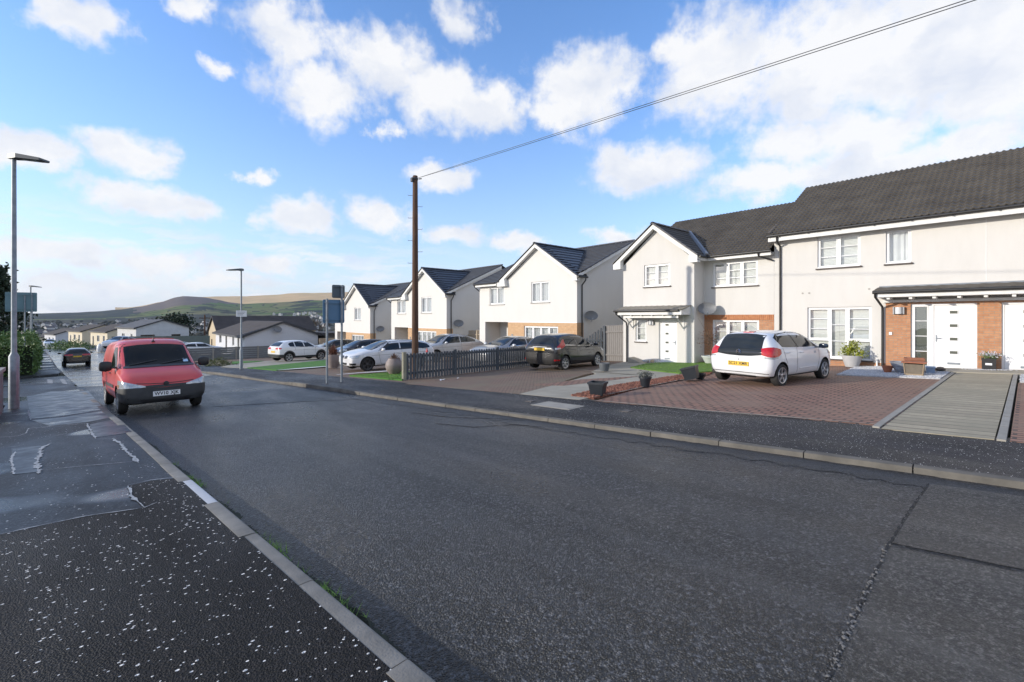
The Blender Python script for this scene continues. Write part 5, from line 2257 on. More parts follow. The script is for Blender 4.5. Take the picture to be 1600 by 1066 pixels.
VAN = dict(shoulder=.84, wb=2.716, wr=.305, track=1.46, mir=.86, st=[
    (-2.19, .46, 1.50, .95, .70, .74, .74, .66), (-2.17, .34, 1.66, 1.0, .78, .815, .815, .72), (-2.05, .29, 1.72, 1.01, .81, .84, .83, .74), (-1.6, .27, 1.77, 1.02, .82, .845, .838, .755), (-.8, .25, 1.785, 1.02, .82, .845, .838, .755), (-.1, .24, 1.785, 1.01, .82, .845, .838, .755),
    (.28, .23, 1.755, 1.01, .82, .845, .835, .735), (.52, .23, 1.655, 1.0, .82, .845, .835, .735), (.85, .22, 1.43, .99, .82, .845, .835, .735), (1.18, .22, 1.20, .975, .82, .845, .835, .735), (1.36, .22, 1.085, .96, .82, .845, .825, .72), (1.65, .22, .99, .90, .815, .84, .815, .72),
    (1.92, .22, .88, .79, .79, .815, .79, .68), (2.06, .24, .76, .68, .74, .765, .74, .60), (2.13, .30, .62, .56, .64, .665, .65, .48)])
ESTATE = dict(wb=2.76, wr=.325, track=1.53, mir=.90, st=[
    (-2.38, .42, .88, .78, .62, .68, .66, .56), (-2.35, .32, .96, .84, .76, .81, .79, .66), (-2.24, .28, 1.14, .93, .83, .87, .84, .66), (-2.05, .26, 1.30, .96, .86, .895, .855, .60), (-1.7, .22, 1.385, .96, .87, .905, .855, .585), (-1.0, .20, 1.42, .95, .875, .905, .85, .585),
    (-.3, .19, 1.425, .935, .875, .905, .845, .585), (.15, .19, 1.39, .92, .875, .905, .845, .58), (.6, .19, 1.21, .905, .875, .905, .85, .62), (.98, .19, 1.02, .895, .875, .905, .86, .70), (1.5, .19, .94, .85, .87, .905, .855, .72), (1.85, .2, .86, .79, .83, .865, .82, .66), (2.06, .22, .76, .70, .74, .78, .75, .56), (2.15, .28, .62, .57, .62, .65, .63, .44)])
COUPE = dict(wb=2.93, wr=.37, track=1.66, mir=.98, st=[
    (-2.40, .52, 1.02, .92, .70, .76, .74, .62), (-2.37, .40, 1.10, .98, .84, .89, .87, .72), (-2.2, .34, 1.20, 1.08, .92, .96, .93, .74), (-1.9, .30, 1.33, 1.12, .95, .985, .94, .68), (-1.4, .27, 1.52, 1.13, .955, .99, .935, .62), (-.7, .26, 1.66, 1.12, .955, .985, .93, .61),
    (0, .25, 1.69, 1.10, .955, .985, .925, .62), (.4, .25, 1.62, 1.08, .955, .985, .925, .62), (.85, .25, 1.38, 1.07, .955, .985, .93, .66), (1.25, .25, 1.17, 1.05, .955, .985, .94, .74), (1.8, .25, 1.09, 1.0, .95, .98, .93, .76), (2.15, .27, .99, .90, .90, .93, .89, .68), (2.36, .30, .86, .78, .80, .83, .80, .58), (2.44, .38, .70, .64, .66, .69, .67, .46)])
SEDAN = dict(wb=2.80, wr=.33, track=1.58, mir=.92, st=[
    (-2.40, .46, .92, .82, .64, .70, .68, .60), (-2.37, .34, .98, .88, .78, .83, .81, .70), (-2.2, .30, 1.03, .95, .86, .90, .87, .74), (-1.85, .27, 1.10, .98, .88, .915, .88, .70), (-1.4, .24, 1.29, .98, .89, .92, .88, .62), (-.8, .21, 1.41, .965, .89, .92, .87, .60),
    (-.2, .20, 1.44, .95, .89, .92, .865, .60), (.25, .20, 1.39, .935, .89, .92, .865, .60), (.7, .20, 1.19, .92, .89, .92, .87, .65), (1.05, .20, 1.02, .91, .89, .92, .875, .73), (1.6, .20, .95, .86, .88, .915, .87, .74), (1.95, .21, .86, .79, .84, .87, .83, .66), (2.15, .24, .76, .70, .74, .78, .75, .56), (2.23, .30, .62, .57, .62, .65, .63, .44)])
SUV = dict(wb=2.59, wr=.34, track=1.56, mir=.92, gap=.05, st=[
    (-2.02, .48, .98, .86, .64, .70, .68, .58), (-1.99, .36, 1.06, .92, .79, .84, .82, .70), (-1.88, .30, 1.20, 1.01, .87, .90, .87, .70), (-1.68, .28, 1.38, 1.06, .89, .91, .87, .63), (-1.42, .26, 1.51, 1.07, .895, .912, .865, .595), (-.9, .25, 1.56, 1.06, .895, .91, .86, .595), (-.3, .24, 1.575, 1.04, .895, .91, .855, .60),
    (.2, .24, 1.54, 1.02, .895, .91, .855, .60), (.66, .24, 1.32, 1.01, .895, .91, .86, .64), (1.02, .24, 1.12, 1.0, .895, .91, .865, .72), (1.5, .24, 1.05, .96, .885, .905, .86, .73), (1.85, .25, .97, .89, .84, .865, .83, .67), (2.08, .28, .85, .78, .74, .77, .74, .56), (2.16, .36, .68, .62, .60, .64, .62, .44)])
M_SEAM = mat('shut_line', (.03, .03, .032), None, rough=.7)


def ground_pose(X, Y, heading, wb):
    """height and pitch so that both axles stand on the land"""
    c, s = math.cos(heading), math.sin(heading)
    zf = ground(X + c * wb / 2, Y + s * wb / 2)
    zr = ground(X - c * wb / 2, Y - s * wb / 2)
    return .5 * (zf + zr), -math.atan2(zf - zr, wb)


def place(name, label, cat, spec, X, Y, heading, m, dz=.085, group=None):
    z, p = ground_pose(X, Y, heading, spec['wb'])
    return Car(name, label, cat, spec, (X, Y, z + dz), heading, m, group, p)


def glazing(c, g, front, rear, sides, gm=None):
    gm = gm or M_CARGLASS
    c.end('windscreen', front[0], front[1], gm, 1, n=14, k=8, off=.004)
    c.end('rear_window', rear[0], rear[1], gm, -1, n=14, k=6, off=.004)
    for s in (1, -1):
        for (t, b) in sides:
            c.side('side_window', t, b, gm, s, n=10, k=4, off=.004)


# ---- red van, nose towards the camera
P_RED = mat('faded_red_paint', (.53, .034, .034), (.59, .075, .07), 1.1, .32, coat=.45, rough2=.55, contrast=1.3)
vx, vy = road_xy(2.16, 15.52)
hd = math.atan2(-RD[1], -RD[0])
c = place('delivery_van', 'faded red panel van with a black bumper parked against the near kerb', 'van', VAN, vx, vy, hd, P_RED, dz=.0)
c.end('windscreen', [(-.685, 1.565), (-.35, 1.61), (0, 1.625), (.35, 1.61), (.685, 1.565)], [(-.755, 1.07), (-.35, 1.085), (0, 1.09), (.35, 1.085), (.755, 1.07)], M_VANGLASS, 1, n=16, k=10, off=.005)
c.end('windscreen_seal', [(-.765, 1.095), (0, 1.11), (.765, 1.095)], [(-.765, 1.05), (0, 1.06), (.765, 1.05)], M_BLACKPL, 1, n=16, k=2, off=.010)
for s in (1, -1):
    c.side('side_window', [(.20, 1.56), (.42, 1.57), (.52, 1.50), (.62, 1.42), (1.0, 1.12)], [(.18, 1.08), (.4, 1.06), (.6, 1.05), (.8, 1.05), (1.06, 1.05)], M_VANGLASS, s, off=.004)
    c.lines('shut_lines', [[(.12, 1.60), (.10, 1.0), (.12, .36), (.30, .31), (.86, .31)], [(.12, 1.60), (.45, 1.64), (.66, 1.46), (1.16, 1.06), (1.14, .60), (1.0, .42)], [(-1.0, 1.50), (-1.0, .40), (-.2, .34), (.06, .36)]], s, m=M_SEAM)
    c.side('side_moulding', [(-.85, .66), (.85, .66)], [(-.85, .585), (.85, .585)], M_DKPL, s, n=12, k=2, off=.014)
c.wrap('front_bumper', (-55, 55), [.61, .62, .615, .60, .59, .60, .615, .62, .61], [.25, .225, .215, .21, .21, .21, .215, .225, .25], M_DKPL, 1.15, n=32, k=6, off=.028)
c.end('lower_intake', [(-.50, .345), (0, .35), (.50, .345)], [(-.44, .275), (0, .27), (.44, .275)], M_BLACKPL, 1, n=10, k=2, off=.034)
c.wrap('grille', (-25, 25), [.655, .655, .655], [.605, .60, .605], M_BLACKPL, 1.15, n=12, k=2, off=.010)
for s in (1, -1):
    c.wrap('headlight', (s * 22, s * 60), [.645, .70, .755, .79, .80], [.618, .612, .610, .615, .63], M_LAMPGLASS, 1.15, n=14, k=5, off=.014)
    c.wrap('indicator', (s * 52, s * 60), [.70, .70], [.635, .64], mat('amber_lens', (.45, .22, .12), None, rough=.15), 1.15, n=4, k=2, off=.018)
c.end('bonnet_edge', [(-.55, .72), (-.3, .70), (0, .69), (.3, .70), (.55, .72)], [(-.55, .705), (-.3, .685), (0, .675), (.3, .685), (.55, .705)], M_SEAM, 1, n=12, k=1, off=.005)
mb = MB()
e = c.hit((4, 0, .665), (-1, 0, 0), .03)
mb.lathe([(.055, -.01), (.05, .012), (.001, .014)], 16, Matrix.Translation(e) @ Matrix.Rotation(R(90), 4, 'Y'), cap=False)
mb.build('emblem', M_BLACKPL, c.root, smooth=40)
c.wheels(mat('steel_wheel_cover', (.36, .37, .38), (.28, .28, .29), 8, .5, metal=.5), 7, .18, .66)
c.mirrors(.98, 1.12, M_BLACKPL, .90, (.085, .12, .12), box=.3)
c.plate(1, .455, M_PLATEW, 'WV10 XJK', 0, off=.045)
c.handles([(.25, .93), (-.85, .93)], M_BLACKPL)
mb = MB()
a = c.hit((.42, 0, 4), (0, 0, -1), .0)
mb.lathe([(.045, 0), (.03, .025), (.012, .035), (.007, .12), (.004, .20), (.002, .21)], 8, Matrix.Translation(a))
mb.build('aerial', M_BLACKPL, c.root, smooth=40)
for k in range(3):
    x = -.1 - k * .62
    c.patch('roof_rib', [[((x + dx, y, 4), (0, 0, -1)) for y in [(-.52 + .104 * i) for i in range(11)]] for dx in (.03, -.03)], P_RED, off=.018)
mb = MB()
for s0, s1 in ((-.60, -.04), (.02, .60)):
    pts = [c.hit((4, s0 + (s1 - s0) * i / 8, 1.11 + .10 * i / 8), (-1, 0, 0), .02) for i in range(9)]
    mb.tube(pts, .010, 5)
mb.build('wiper', M_BLACKPL, c.root)
st = MB()
st.lathe([(.155, -.012), (.17, 0), (.155, .012), (.14, 0), (.155, -.012)], 20, Matrix.Translation((.80, -.36, 1.10)) @ Matrix.Rotation(R(62), 4, 'Y'), cap=False)
c.end('tax_disc', [(.50, 1.22), (.60, 1.22)], [(.50, 1.14), (.60, 1.14)], mat('pale_blue_paper', (.45, .62, .78), None, rough=.4), 1, n=4, k=3, off=.007)
for s in (1, -1):
    c.side('rear_badge', [(-1.62, 1.25), (-1.45, 1.25)], [(-1.62, 1.0), (-1.45, 1.0)], mat('worn_white_decal', (.6, .35, .33), (.43, .06, .055), 9, .5), s, n=4, k=3, off=.004)
c.wrap('tail_light', (180 - 75, 180 - 62), [1.25, 1.25], [.75, .75], M_REDLENS, -1.3, n=3, k=4, off=.008)
c.wrap('tail_light', (180 + 62, 180 + 75), [1.25, 1.25], [.75, .75], M_REDLENS, -1.3, n=3, k=4, off=.008)

# ---- white city car, tail towards the camera
P_WHITE = paint('white_car_paint', (.74, .75, .77), (.70, .71, .73))
h1 = math.atan2(-.32, 2.64)
c = place('city_car', 'small white hatchback with a black tailgate, parked on the red block drive', 'car', HATCH, 14.0, 4.75, h1, P_WHITE, dz=.09)
c.end('windscreen', ZP([(-.48, 1.39), (0, 1.425), (.48, 1.39)]), ZP([(-.64, .985), (0, 1.02), (.64, .985)]), M_CARGLASS, 1, n=12, k=8)
c.end('rear_window', ZP([(-.50, 1.335), (-.25, 1.37), (0, 1.38), (.25, 1.37), (.50, 1.335)]), ZP([(-.56, .80), (-.3, .765), (0, .755), (.3, .765), (.56, .80)]), M_CARGLASS, -1, n=14, k=8, off=.006)
c.end('tailgate_panel', ZP([(-.50, .96), (0, .94), (.50, .96)]), ZP([(-.50, .955), (0, .935), (.50, .955)]), M_BLACKPL, -1, n=8, k=1, off=.010)
c.end('brake_light', ZP([(-.13, 1.432), (.13, 1.432)]), ZP([(-.13, 1.408), (.13, 1.408)]), M_REDLENS, -1, n=4, k=1, off=.016)
mb = MB()
e = c.hit((-4, 0, .86), (1, 0, 0), .02)
for q in (0, .045):
    mb.tube([e + Vector((0, -.055, -.03 + q)), e + Vector((0, 0, .012 + q)), e + Vector((0, .055, -.03 + q))], .010, 6)
mb.build('chevron_emblem', M_CHROME, c.root, smooth=40)
for s in (1, -1):
    c.wrap('tail_light', (180 + s * 34, 180 + s * 64), [.955, .985, .99, .97, .93], [.80, .755, .75, .765, .83], M_REDLENS, -.85, n=14, k=6, off=.014)
    c.wrap('reversing_light', (180 + s * 37, 180 + s * 56), [.752, .748, .755], [.715, .70, .72], M_LAMPGLASS, -.85, n=8, k=2, off=.010)
    c.side('side_window', ZP([(-1.24, 1.27), (-1.0, 1.375), (-.42, 1.41)]), ZP([(-1.12, 1.0), (-.9, .985), (-.36, .97)]), M_CARGLASS, s)
    c.side('side_window', ZP([(-.37, 1.41), (.0, 1.405), (.28, 1.34)]), ZP([(-.30, .968), (.1, .955), (.78, .955)]), M_CARGLASS, s)
    c.side('window_pillar', ZP([(-.43, 1.42), (-.36, 1.42)]), ZP([(-.37, .965), (-.29, .965)]), M_BLACKPL, s, n=2, k=4, off=.007)
    c.lines('shut_lines', [[(-.40, 1.0), (-.42, .60), (-.40, .26), (.72, .26), (.80, .60), (.82, .94)], [(-1.12, .97), (-1.02, .72), (-.92, .56)], [(-.86, .36), (-.80, .26), (-.42, .26)], [(-.42, 1.36), (-.40, 1.0)], [(.82, .94), (.3, 1.33)]], s, m=M_SEAM, w=.012)
    c.wrap('headlight', (s * 35, s * 62), [.80, .84, .85], [.70, .70, .74], M_LAMPGLASS, .95, n=8, k=3, off=.01)
    c.side('door_rub_strip', ZP([(-.3, .42), (.6, .42)]), ZP([(-.3, .405), (.6, .405)]), P_WHITE, s, n=8, k=1, off=.012)
    c.side('small_badge', ZP([(.52, .83), (.64, .83)]), ZP([(.52, .77), (.64, .77)]), mat('grey_decal', (.35, .38, .44), None, rough=.4), s, n=2, k=1, off=.004)
c.wrap('rear_bumper', (180 - 49, 180 + 49), [.70, .705, .705, .705, .70], [.29, .28, .27, .28, .29], P_WHITE, -.85, n=30, k=5, off=.022)
c.wrap('bumper_insert', (180 - 42, 180 + 42), [.345, .35, .345], [.335, .338, .335], M_SEAM, -.85, n=16, k=1, off=.0245)
c.end('under_panel', ZP([(-.40, .285), (.40, .285)]), ZP([(-.36, .235), (.36, .235)]), M_BLACKPL, -1, n=6, k=1, off=.026)
c.end('lock_button', ZP([(-.015, .675), (.015, .675)]), ZP([(-.015, .65), (.015, .65)]), M_BLACKPL, -1, n=2, k=1, off=.026)
c.wheels(M_ALLOY, 5, .175, .72, True)
c.mirrors(.66, .97, mat('blue_black_mirror', (.02, .035, .06), None, rough=.15), .87, (.085, .11, .065))
c.handles([(-.18, .82), (-.92, .84)], P_WHITE)
c.plate(-1, .555, M_PLATEY, 'SC21 XMR', off=.034)
c.root.scale = (1.05, 1.04, 1.0)
# ---- dark hatchback by the picket fence
P_GREY = paint('dark_grey_metallic', (.008, .009, .012), (.012, .013, .016), rough=.22, metal=0.0, coat=.7)
h2 = math.atan2(.30, 2.45)
c = place('hatchback', 'dark grey hatchback with red tail lamps parked nose-in by the end of the picket fence', 'car', HATCH2, 14.95, 13.35, h2, P_GREY, dz=.085)
c.end('windscreen', [(-.49, 1.39), (0, 1.44), (.49, 1.39)], [(-.66, .97), (0, 1.0), (.66, .97)], M_CARGLASS, 1, n=12, k=8)
c.end('rear_window', [(-.46, 1.355), (0, 1.40), (.46, 1.355)], [(-.58, 1.065), (0, 1.055), (.58, 1.065)], M_CARGLASS, -1, n=12, k=6)
c.end('boot_chrome', [(-.36, .955), (0, .965), (.36, .955)], [(-.36, .93), (0, .94), (.36, .93)], M_CHROME, -1, n=8, k=1, off=.012)
c.end('wiper', [(-.06, 1.085), (.34, 1.10)], [(-.06, 1.07), (.34, 1.09)], M_BLACKPL, -1, n=6, k=1, off=.014)
for s in (1, -1):
    c.wrap('tail_light', (180 + s * 44, 180 + s * 70), [.98, 1.10, 1.22, 1.26], [.86, .885, .94, 1.02], M_REDLENS, -.95, n=12, k=6, off=.012)
    c.wrap('reversing_light', (180 + s * 40, 180 + s * 52), [.93, .935], [.865, .89], M_LAMPGLASS, -.95, n=5, k=2, off=.014)
    c.wrap('reflector', (180 + s * 38, 180 + s * 50), [.475, .475], [.42, .425], M_REDLENS, -.95, n=5, k=1, off=.026)
    c.side('side_window', [(-1.45, 1.22), (-1.05, 1.375), (-.42, 1.425)], [(-1.22, 1.055), (-.9, 1.035), (-.33, 1.0)], M_CARGLASS, s)
    c.side('side_window', [(-.34, 1.425), (.0, 1.41), (.34, 1.33)], [(-.25, .998), (.2, .98), (.88, .965)], M_CARGLASS, s)
    c.side('window_chrome', [(-1.26, 1.045), (-.3, 1.0), (.90, .955)], [(-1.26, 1.028), (-.3, .984), (.90, .94)], M_CHROME, s, n=14, k=1, off=.006)
    c.lines('shut_lines', [[(-.37, 1.43), (-.36, .97), (-.38, .60), (-.34, .28), (.80, .28), (.90, .60), (.92, .94)], [(-1.25, .98), (-1.12, .75), (-.98, .62)], [(-.38, .28), (-.85, .28)], [(-1.3, .86), (-.3, .80), (.95, .76)]], s, m=M_SEAM)
    c.wrap('headlight', (s * 30, s * 62), [.74, .80, .86], [.64, .66, .74], M_LAMPGLASS, 1.1, n=8, k=3, off=.01)
c.wrap('rear_bumper', (180 - 51, 180 + 51), [.70, .715, .715, .715, .70], [.31, .28, .27, .28, .31], paint('sunlit_grey_bumper', (.03, .029, .029), (.024, .023, .023), rough=.3, metal=0.0), -.95, n=28, k=5, off=.022)
c.end('under_panel', [(-.45, .29), (.45, .29)], [(-.42, .23), (.42, .23)], M_BLACKPL, -1, n=6, k=1, off=.024)
c.wheels(M_ALLOY, 7, .185, .70)
c.mirrors(.80, 1.02, P_GREY, .92, (.09, .115, .07))
c.handles([(-.16, .88), (-.98, .90)], P_GREY)
c.plate(-1, .86, M_PLATEY)


def estate_like(c, kind, rim, spokes, mir, hl=(.62, .74), twin=False, plates=True, gm=None):
    """windows, lamps and trim for the cars seen three-quarter from the front"""
    t = {'estate': dict(ws=([(-.50, 1.345), (0, 1.385), (.50, 1.345)], [(-.68, .975), (0, 1.005), (.68, .975)]), rw=([(-.5, 1.27), (.5, 1.27)], [(-.6, 1.0), (.6, 1.0)]),
                        sw=[([(-2.06, 1.06), (-1.95, 1.19), (-1.32, 1.325)], [(-2.02, 1.0), (-1.8, .99), (-1.26, .985)]), ([(-1.26, 1.33), (-.8, 1.355), (-.42, 1.365)], [(-1.2, .983), (-.8, .975), (-.36, .965)]), ([(-.36, 1.365), (0, 1.345), (.2, 1.29)], [(-.29, .963), (.2, .95), (.78, .945)])], mx=.68, mz=1.0, hx=1.2, cx=1.1),
         'coupe': dict(ws=([(-.52, 1.58), (0, 1.63), (.52, 1.58)], [(-.74, 1.13), (0, 1.16), (.74, 1.13)]), rw=([(-.5, 1.56), (.5, 1.56)], [(-.64, 1.24), (.64, 1.24)]),
                       sw=[([(-1.65, 1.30), (-1.1, 1.50), (-.5, 1.60)], [(-1.6, 1.17), (-1.1, 1.165), (-.42, 1.15)]), ([(-.42, 1.605), (0, 1.60), (.4, 1.50)], [(-.34, 1.148), (.3, 1.13), (1.0, 1.115)])], mx=.86, mz=1.17, hx=1.3, cx=1.2),
         'sedan': dict(ws=([(-.51, 1.35), (0, 1.39), (.51, 1.35)], [(-.70, .99), (0, 1.015), (.70, .99)]), rw=([(-.5, 1.33), (.5, 1.33)], [(-.64, 1.09), (.64, 1.09)]),
                       sw=[([(-1.45, 1.16), (-1.1, 1.28), (-.55, 1.365)], [(-1.40, 1.02), (-1.0, 1.01), (-.46, .995)]), ([(-.46, 1.37), (0, 1.36), (.32, 1.27)], [(-.38, .993), (.2, .975), (.85, .965)])], mx=.72, mz=1.01, hx=1.2, cx=1.15),
         'suv': dict(ws=([(-.51, 1.48), (0, 1.52), (.51, 1.48)], [(-.72, 1.07), (0, 1.10), (.72, 1.07)]), rw=([(-.5, 1.42), (0, 1.45), (.5, 1.42)], [(-.60, 1.14), (0, 1.135), (.60, 1.14)]),
                     sw=[([(-1.30, 1.30), (-1.16, 1.40), (-.86, 1.455)], [(-1.22, 1.125), (-1.1, 1.12), (-.84, 1.115)]), ([(-.80, 1.46), (-.5, 1.48), (-.16, 1.485)], [(-.78, 1.112), (-.5, 1.105), (-.10, 1.09)]), ([(-.09, 1.485), (.12, 1.46), (.32, 1.40)], [(-.03, 1.088), (.3, 1.075), (.80, 1.06)])], mx=.72, mz=1.12, hx=1.2, cx=1.15),
         'hatch': dict(ws=([(-.49, 1.39), (0, 1.44), (.49, 1.39)], [(-.66, .97), (0, 1.0), (.66, .97)]), rw=([(-.46, 1.355), (0, 1.40), (.46, 1.355)], [(-.58, 1.065), (0, 1.055), (.58, 1.065)]),
                       sw=[([(-1.45, 1.22), (-1.05, 1.375), (-.42, 1.425)], [(-1.22, 1.055), (-.9, 1.035), (-.33, 1.0)]), ([(-.34, 1.425), (.0, 1.41), (.34, 1.33)], [(-.25, .998), (.2, .98), (.88, .965)])], mx=.80, mz=1.02, hx=1.2, cx=1.1)}[kind]
    glazing(c, None, t['ws'], t['rw'], t['sw'], gm)
    for s in (1, -1):
        c.wrap('headlight', (s * 27, s * 60), [hl[1] - .02, hl[1] + .02, hl[1] + .03], [hl[0] + .01, hl[0], hl[0] + .04], M_LAMPGLASS, t['cx'], n=10, k=3, off=.012)
        c.wrap('tail_light', (180 + s * 22, 180 + s * (54 if kind in ('hatch', 'suv') else 33)), [hl[1] + .18, hl[1] + .20, hl[1] + .18], [hl[1] + .08, hl[1] + .06, hl[1] + .10], M_REDLENS, -t['cx'] - .1, n=8, k=3, off=.012)
    c.wheels(rim, spokes, .20, .74, twin)
    c.mirrors(t['mx'], t['mz'], mir, c.spec['mir'] + .06)
    return t


# ---- white estate, nose to the street
h3 = R(180 + 2)
P_WHITE2 = paint('dusty_white_paint', (.70, .70, .71), (.60, .60, .60), rough=.35, scale=2.5)
c = place('estate_car', 'white estate car with dark alloy wheels, nose towards the street, behind the sign posts', 'car', ESTATE, 10.35, 21.25, h3, P_WHITE2, dz=.085)
t = estate_like(c, 'estate', M_DKALLOY, 5, P_WHITE2, (.62, .74), True)
for s in (1, -1):
    c.wrap('kidney_grille', (s * 3, s * 17), [.70, .72, .70], [.60, .585, .61], M_BLACKPL, 1.1, n=6, k=3, off=.014)
    c.wrap('fog_recess', (s * 28, s * 44), [.40, .40], [.31, .32], M_BLACKPL, 1.1, n=5, k=2, off=.01)
    c.lines('shut_lines', [[(-.40, 1.38), (-.40, .94), (-.42, .5), (-.36, .30), (.70, .30), (.80, .6), (.84, .92)], [(-1.25, 1.32), (-1.25, .95), (-1.1, .65)], [(-2.0, .80), (-.4, .76), (1.2, .73)], [(.84, .92), (.24, 1.34)]], s, m=M_SEAM)
    c.side('roof_rail', [(-1.9, 1.405), (.0, 1.44)], [(-1.9, 1.375), (.0, 1.41)], M_BLACKPL, s, n=12, k=1, off=.02)
c.end('lower_grille', [(-.30, .40), (.30, .40)], [(-.28, .30), (.28, .30)], M_BLACKPL, 1, n=6, k=2, off=.008)
c.handles([(-.2, .82), (-1.1, .84)], P_WHITE2)
# ---- silver coupe-backed SUV
P_SILV = paint('silver_metallic', (.42, .44, .47), (.38, .40, .43), rough=.32, metal=.2)
c = place('sport_utility_car', 'silver sloping-backed SUV on the drive behind the telegraph pole', 'car', COUPE, 15.9, 24.2, R(180 + 3), P_SILV, dz=.085)
estate_like(c, 'coupe', M_DKALLOY, 5, P_SILV, (.84, .96), True)
for s in (1, -1):
    c.lines('shut_lines', [[(-.42, 1.61), (-.42, 1.12), (-.44, .6), (-.4, .42), (.9, .42), (1.0, .8), (1.04, 1.08)], [(-1.3, 1.10), (-1.2, .8)], [(-1.9, .98), (-.4, .92), (1.4, .88)]], s, m=M_SEAM)
# ---- silver saloon behind the picket fence
c = place('saloon_car', 'grey-silver saloon seen over the dark picket fence', 'car', SEDAN, 15.4, 17.6, R(180 + 2), paint('pale_grey_metallic', (.34, .34, .345), (.30, .30, .305), rough=.3, metal=.6), dz=.085)
estate_like(c, 'sedan', M_ALLOY, 5, P_SILV, (.64, .76), True)
for s in (1, -1):
    c.side('window_chrome', [(-1.45, 1.03), (-.4, 1.0), (.88, .965)], [(-1.45, 1.012), (-.4, .982), (.88, .947)], M_CHROME, s, n=14, k=1, off=.006)
# ---- dark blue hatchback in front of the far house
P_BLUE = paint('dark_blue_paint', (.012, .02, .035), (.018, .026, .042), rough=.2)
c = place('hatchback', 'dark blue hatchback facing the street in front of the farthest slate-roofed house', 'car', HATCH2, 14.35, 33.4, R(180 + 2), P_BLUE, dz=.085)
estate_like(c, 'hatch', M_ALLOY, 6, P_BLUE, (.66, .80))
# ---- white crossover
P_WHITE3 = paint('bright_white_paint', (.76, .76, .76), (.72, .72, .72))
h5 = R(27)
p0, p1 = spot(435, 568.5, .085), spot(499, 564, .085)
c = place('crossover_car', 'white crossover with black wheel-arch trim parked beside the green turf', 'car', SUV, 10.9, 37.1, h5 * .55, P_WHITE3, dz=.085)
estate_like(c, 'suv', M_ALLOY, 5, P_WHITE3, (.72, .86), True)
for s in (1, -1):
    for x in c.ax:
        rows = []
        for rr in (c.wr + .052, c.wr + .135):
            rows.append([((x + rr * math.cos(a), s * 3, c.wr + .015 + rr * math.sin(a)), (0, -s, 0)) for a in [R(-12 + 204 * i / 24) for i in range(25)]])
        c.patch('wheel_arch_trim', rows, M_DKPL, off=.012)
    c.side('sill_trim', [(-.85, .43), (.85, .43)], [(-.85, .28), (.85, .28)], M_DKPL, s, n=10, k=2, off=.012)
    c.lines('shut_lines', [[(-.14, 1.49), (-.13, 1.06), (-.15, .7), (-.1, .45)], [(-.86, 1.1), (-.8, .85)], [(.82, 1.02), (.78, .6)], [(-1.6, .86), (0, .84), (1.4, .80)]], s, m=M_SEAM)
    c.side('roof_rail', [(-1.1, 1.575), (.2, 1.595)], [(-1.1, 1.555), (.2, 1.575)], M_BLACKPL, s, n=10, k=1, off=.02)
c.wrap('rear_bumper', (180 - 58, 180 + 58), [.56, .57, .57, .56], [.32, .31, .31, .32], M_DKPL, -1.2, n=20, k=3, off=.014)
c.plate(-1, .74, M_PLATEY)
c.handles([(.05, .92), (-.68, .94)], P_WHITE3)
# ---- dark SUV beyond it
P_BLACK = paint('black_paint', (.014, .013, .012), (.02, .018, .017), rough=.22)
c = place('sport_utility_car', 'black SUV half hidden behind the white crossover', 'car', SUV, 15.6, 42.2, R(180), P_BLACK, dz=.085)
estate_like(c, 'suv', M_ALLOY, 5, P_BLACK, (.72, .86))
# ---- black car going away down the road
cx_, cy_ = road_xy(2.45, 54.2)
c = place('hatchback', 'black hatchback driving away down the wet road', 'car', HATCH2, cx_, cy_, math.atan2(RD[1], RD[0]), P_BLACK, dz=.0)
estate_like(c, 'hatch', M_ALLOY, 5, P_BLACK, (.66, .80))
c.plate(-1, .80, M_PLATEY)
c.end('boot_chrome', [(-.5, .345), (.5, .345)], [(-.5, .32), (.5, .32)], M_CHROME, -1, n=6, k=1, off=.02)
# ---- far vehicles
fx, fy = road_xy(1.95, 122)
c = place('parked_car', 'white car facing uphill, half behind the hedge at the top of the distant road', 'car', SUV, fx, fy, math.atan2(-RD[1], -RD[0]), P_WHITE3, dz=0)
estate_like(c, 'suv', M_ALLOY, 5, P_WHITE3, (.72, .86))
c = place('pickup', 'white and dark blue high vehicle parked before the cream bungalows', 'car', COUPE, 1.1, 84, R(235), paint('blue_and_white_paint', (.10, .16, .26), (.60, .62, .64), scale=.35), dz=.5)
estate_like(c, 'coupe', M_ALLOY, 5, P_BLUE, (.84, .96))
c = place('parked_car', 'blue-grey saloon seen over the board fence, left of the white one', 'car', SEDAN, 4.9, 59.5, R(172), paint('slate_blue_paint', (.05, .085, .12), (.06, .095, .13)), dz=.25)
estate_like(c, 'sedan', M_ALLOY, 5, P_BLUE, (.64, .76))
c = place('parked_car', 'white saloon seen over the board fence, next to the white bungalow', 'car', SEDAN, 7.0, 57.0, R(5), P_WHITE3, dz=.18)
estate_like(c, 'sedan', M_ALLOY, 5, P_WHITE3, (.64, .76))

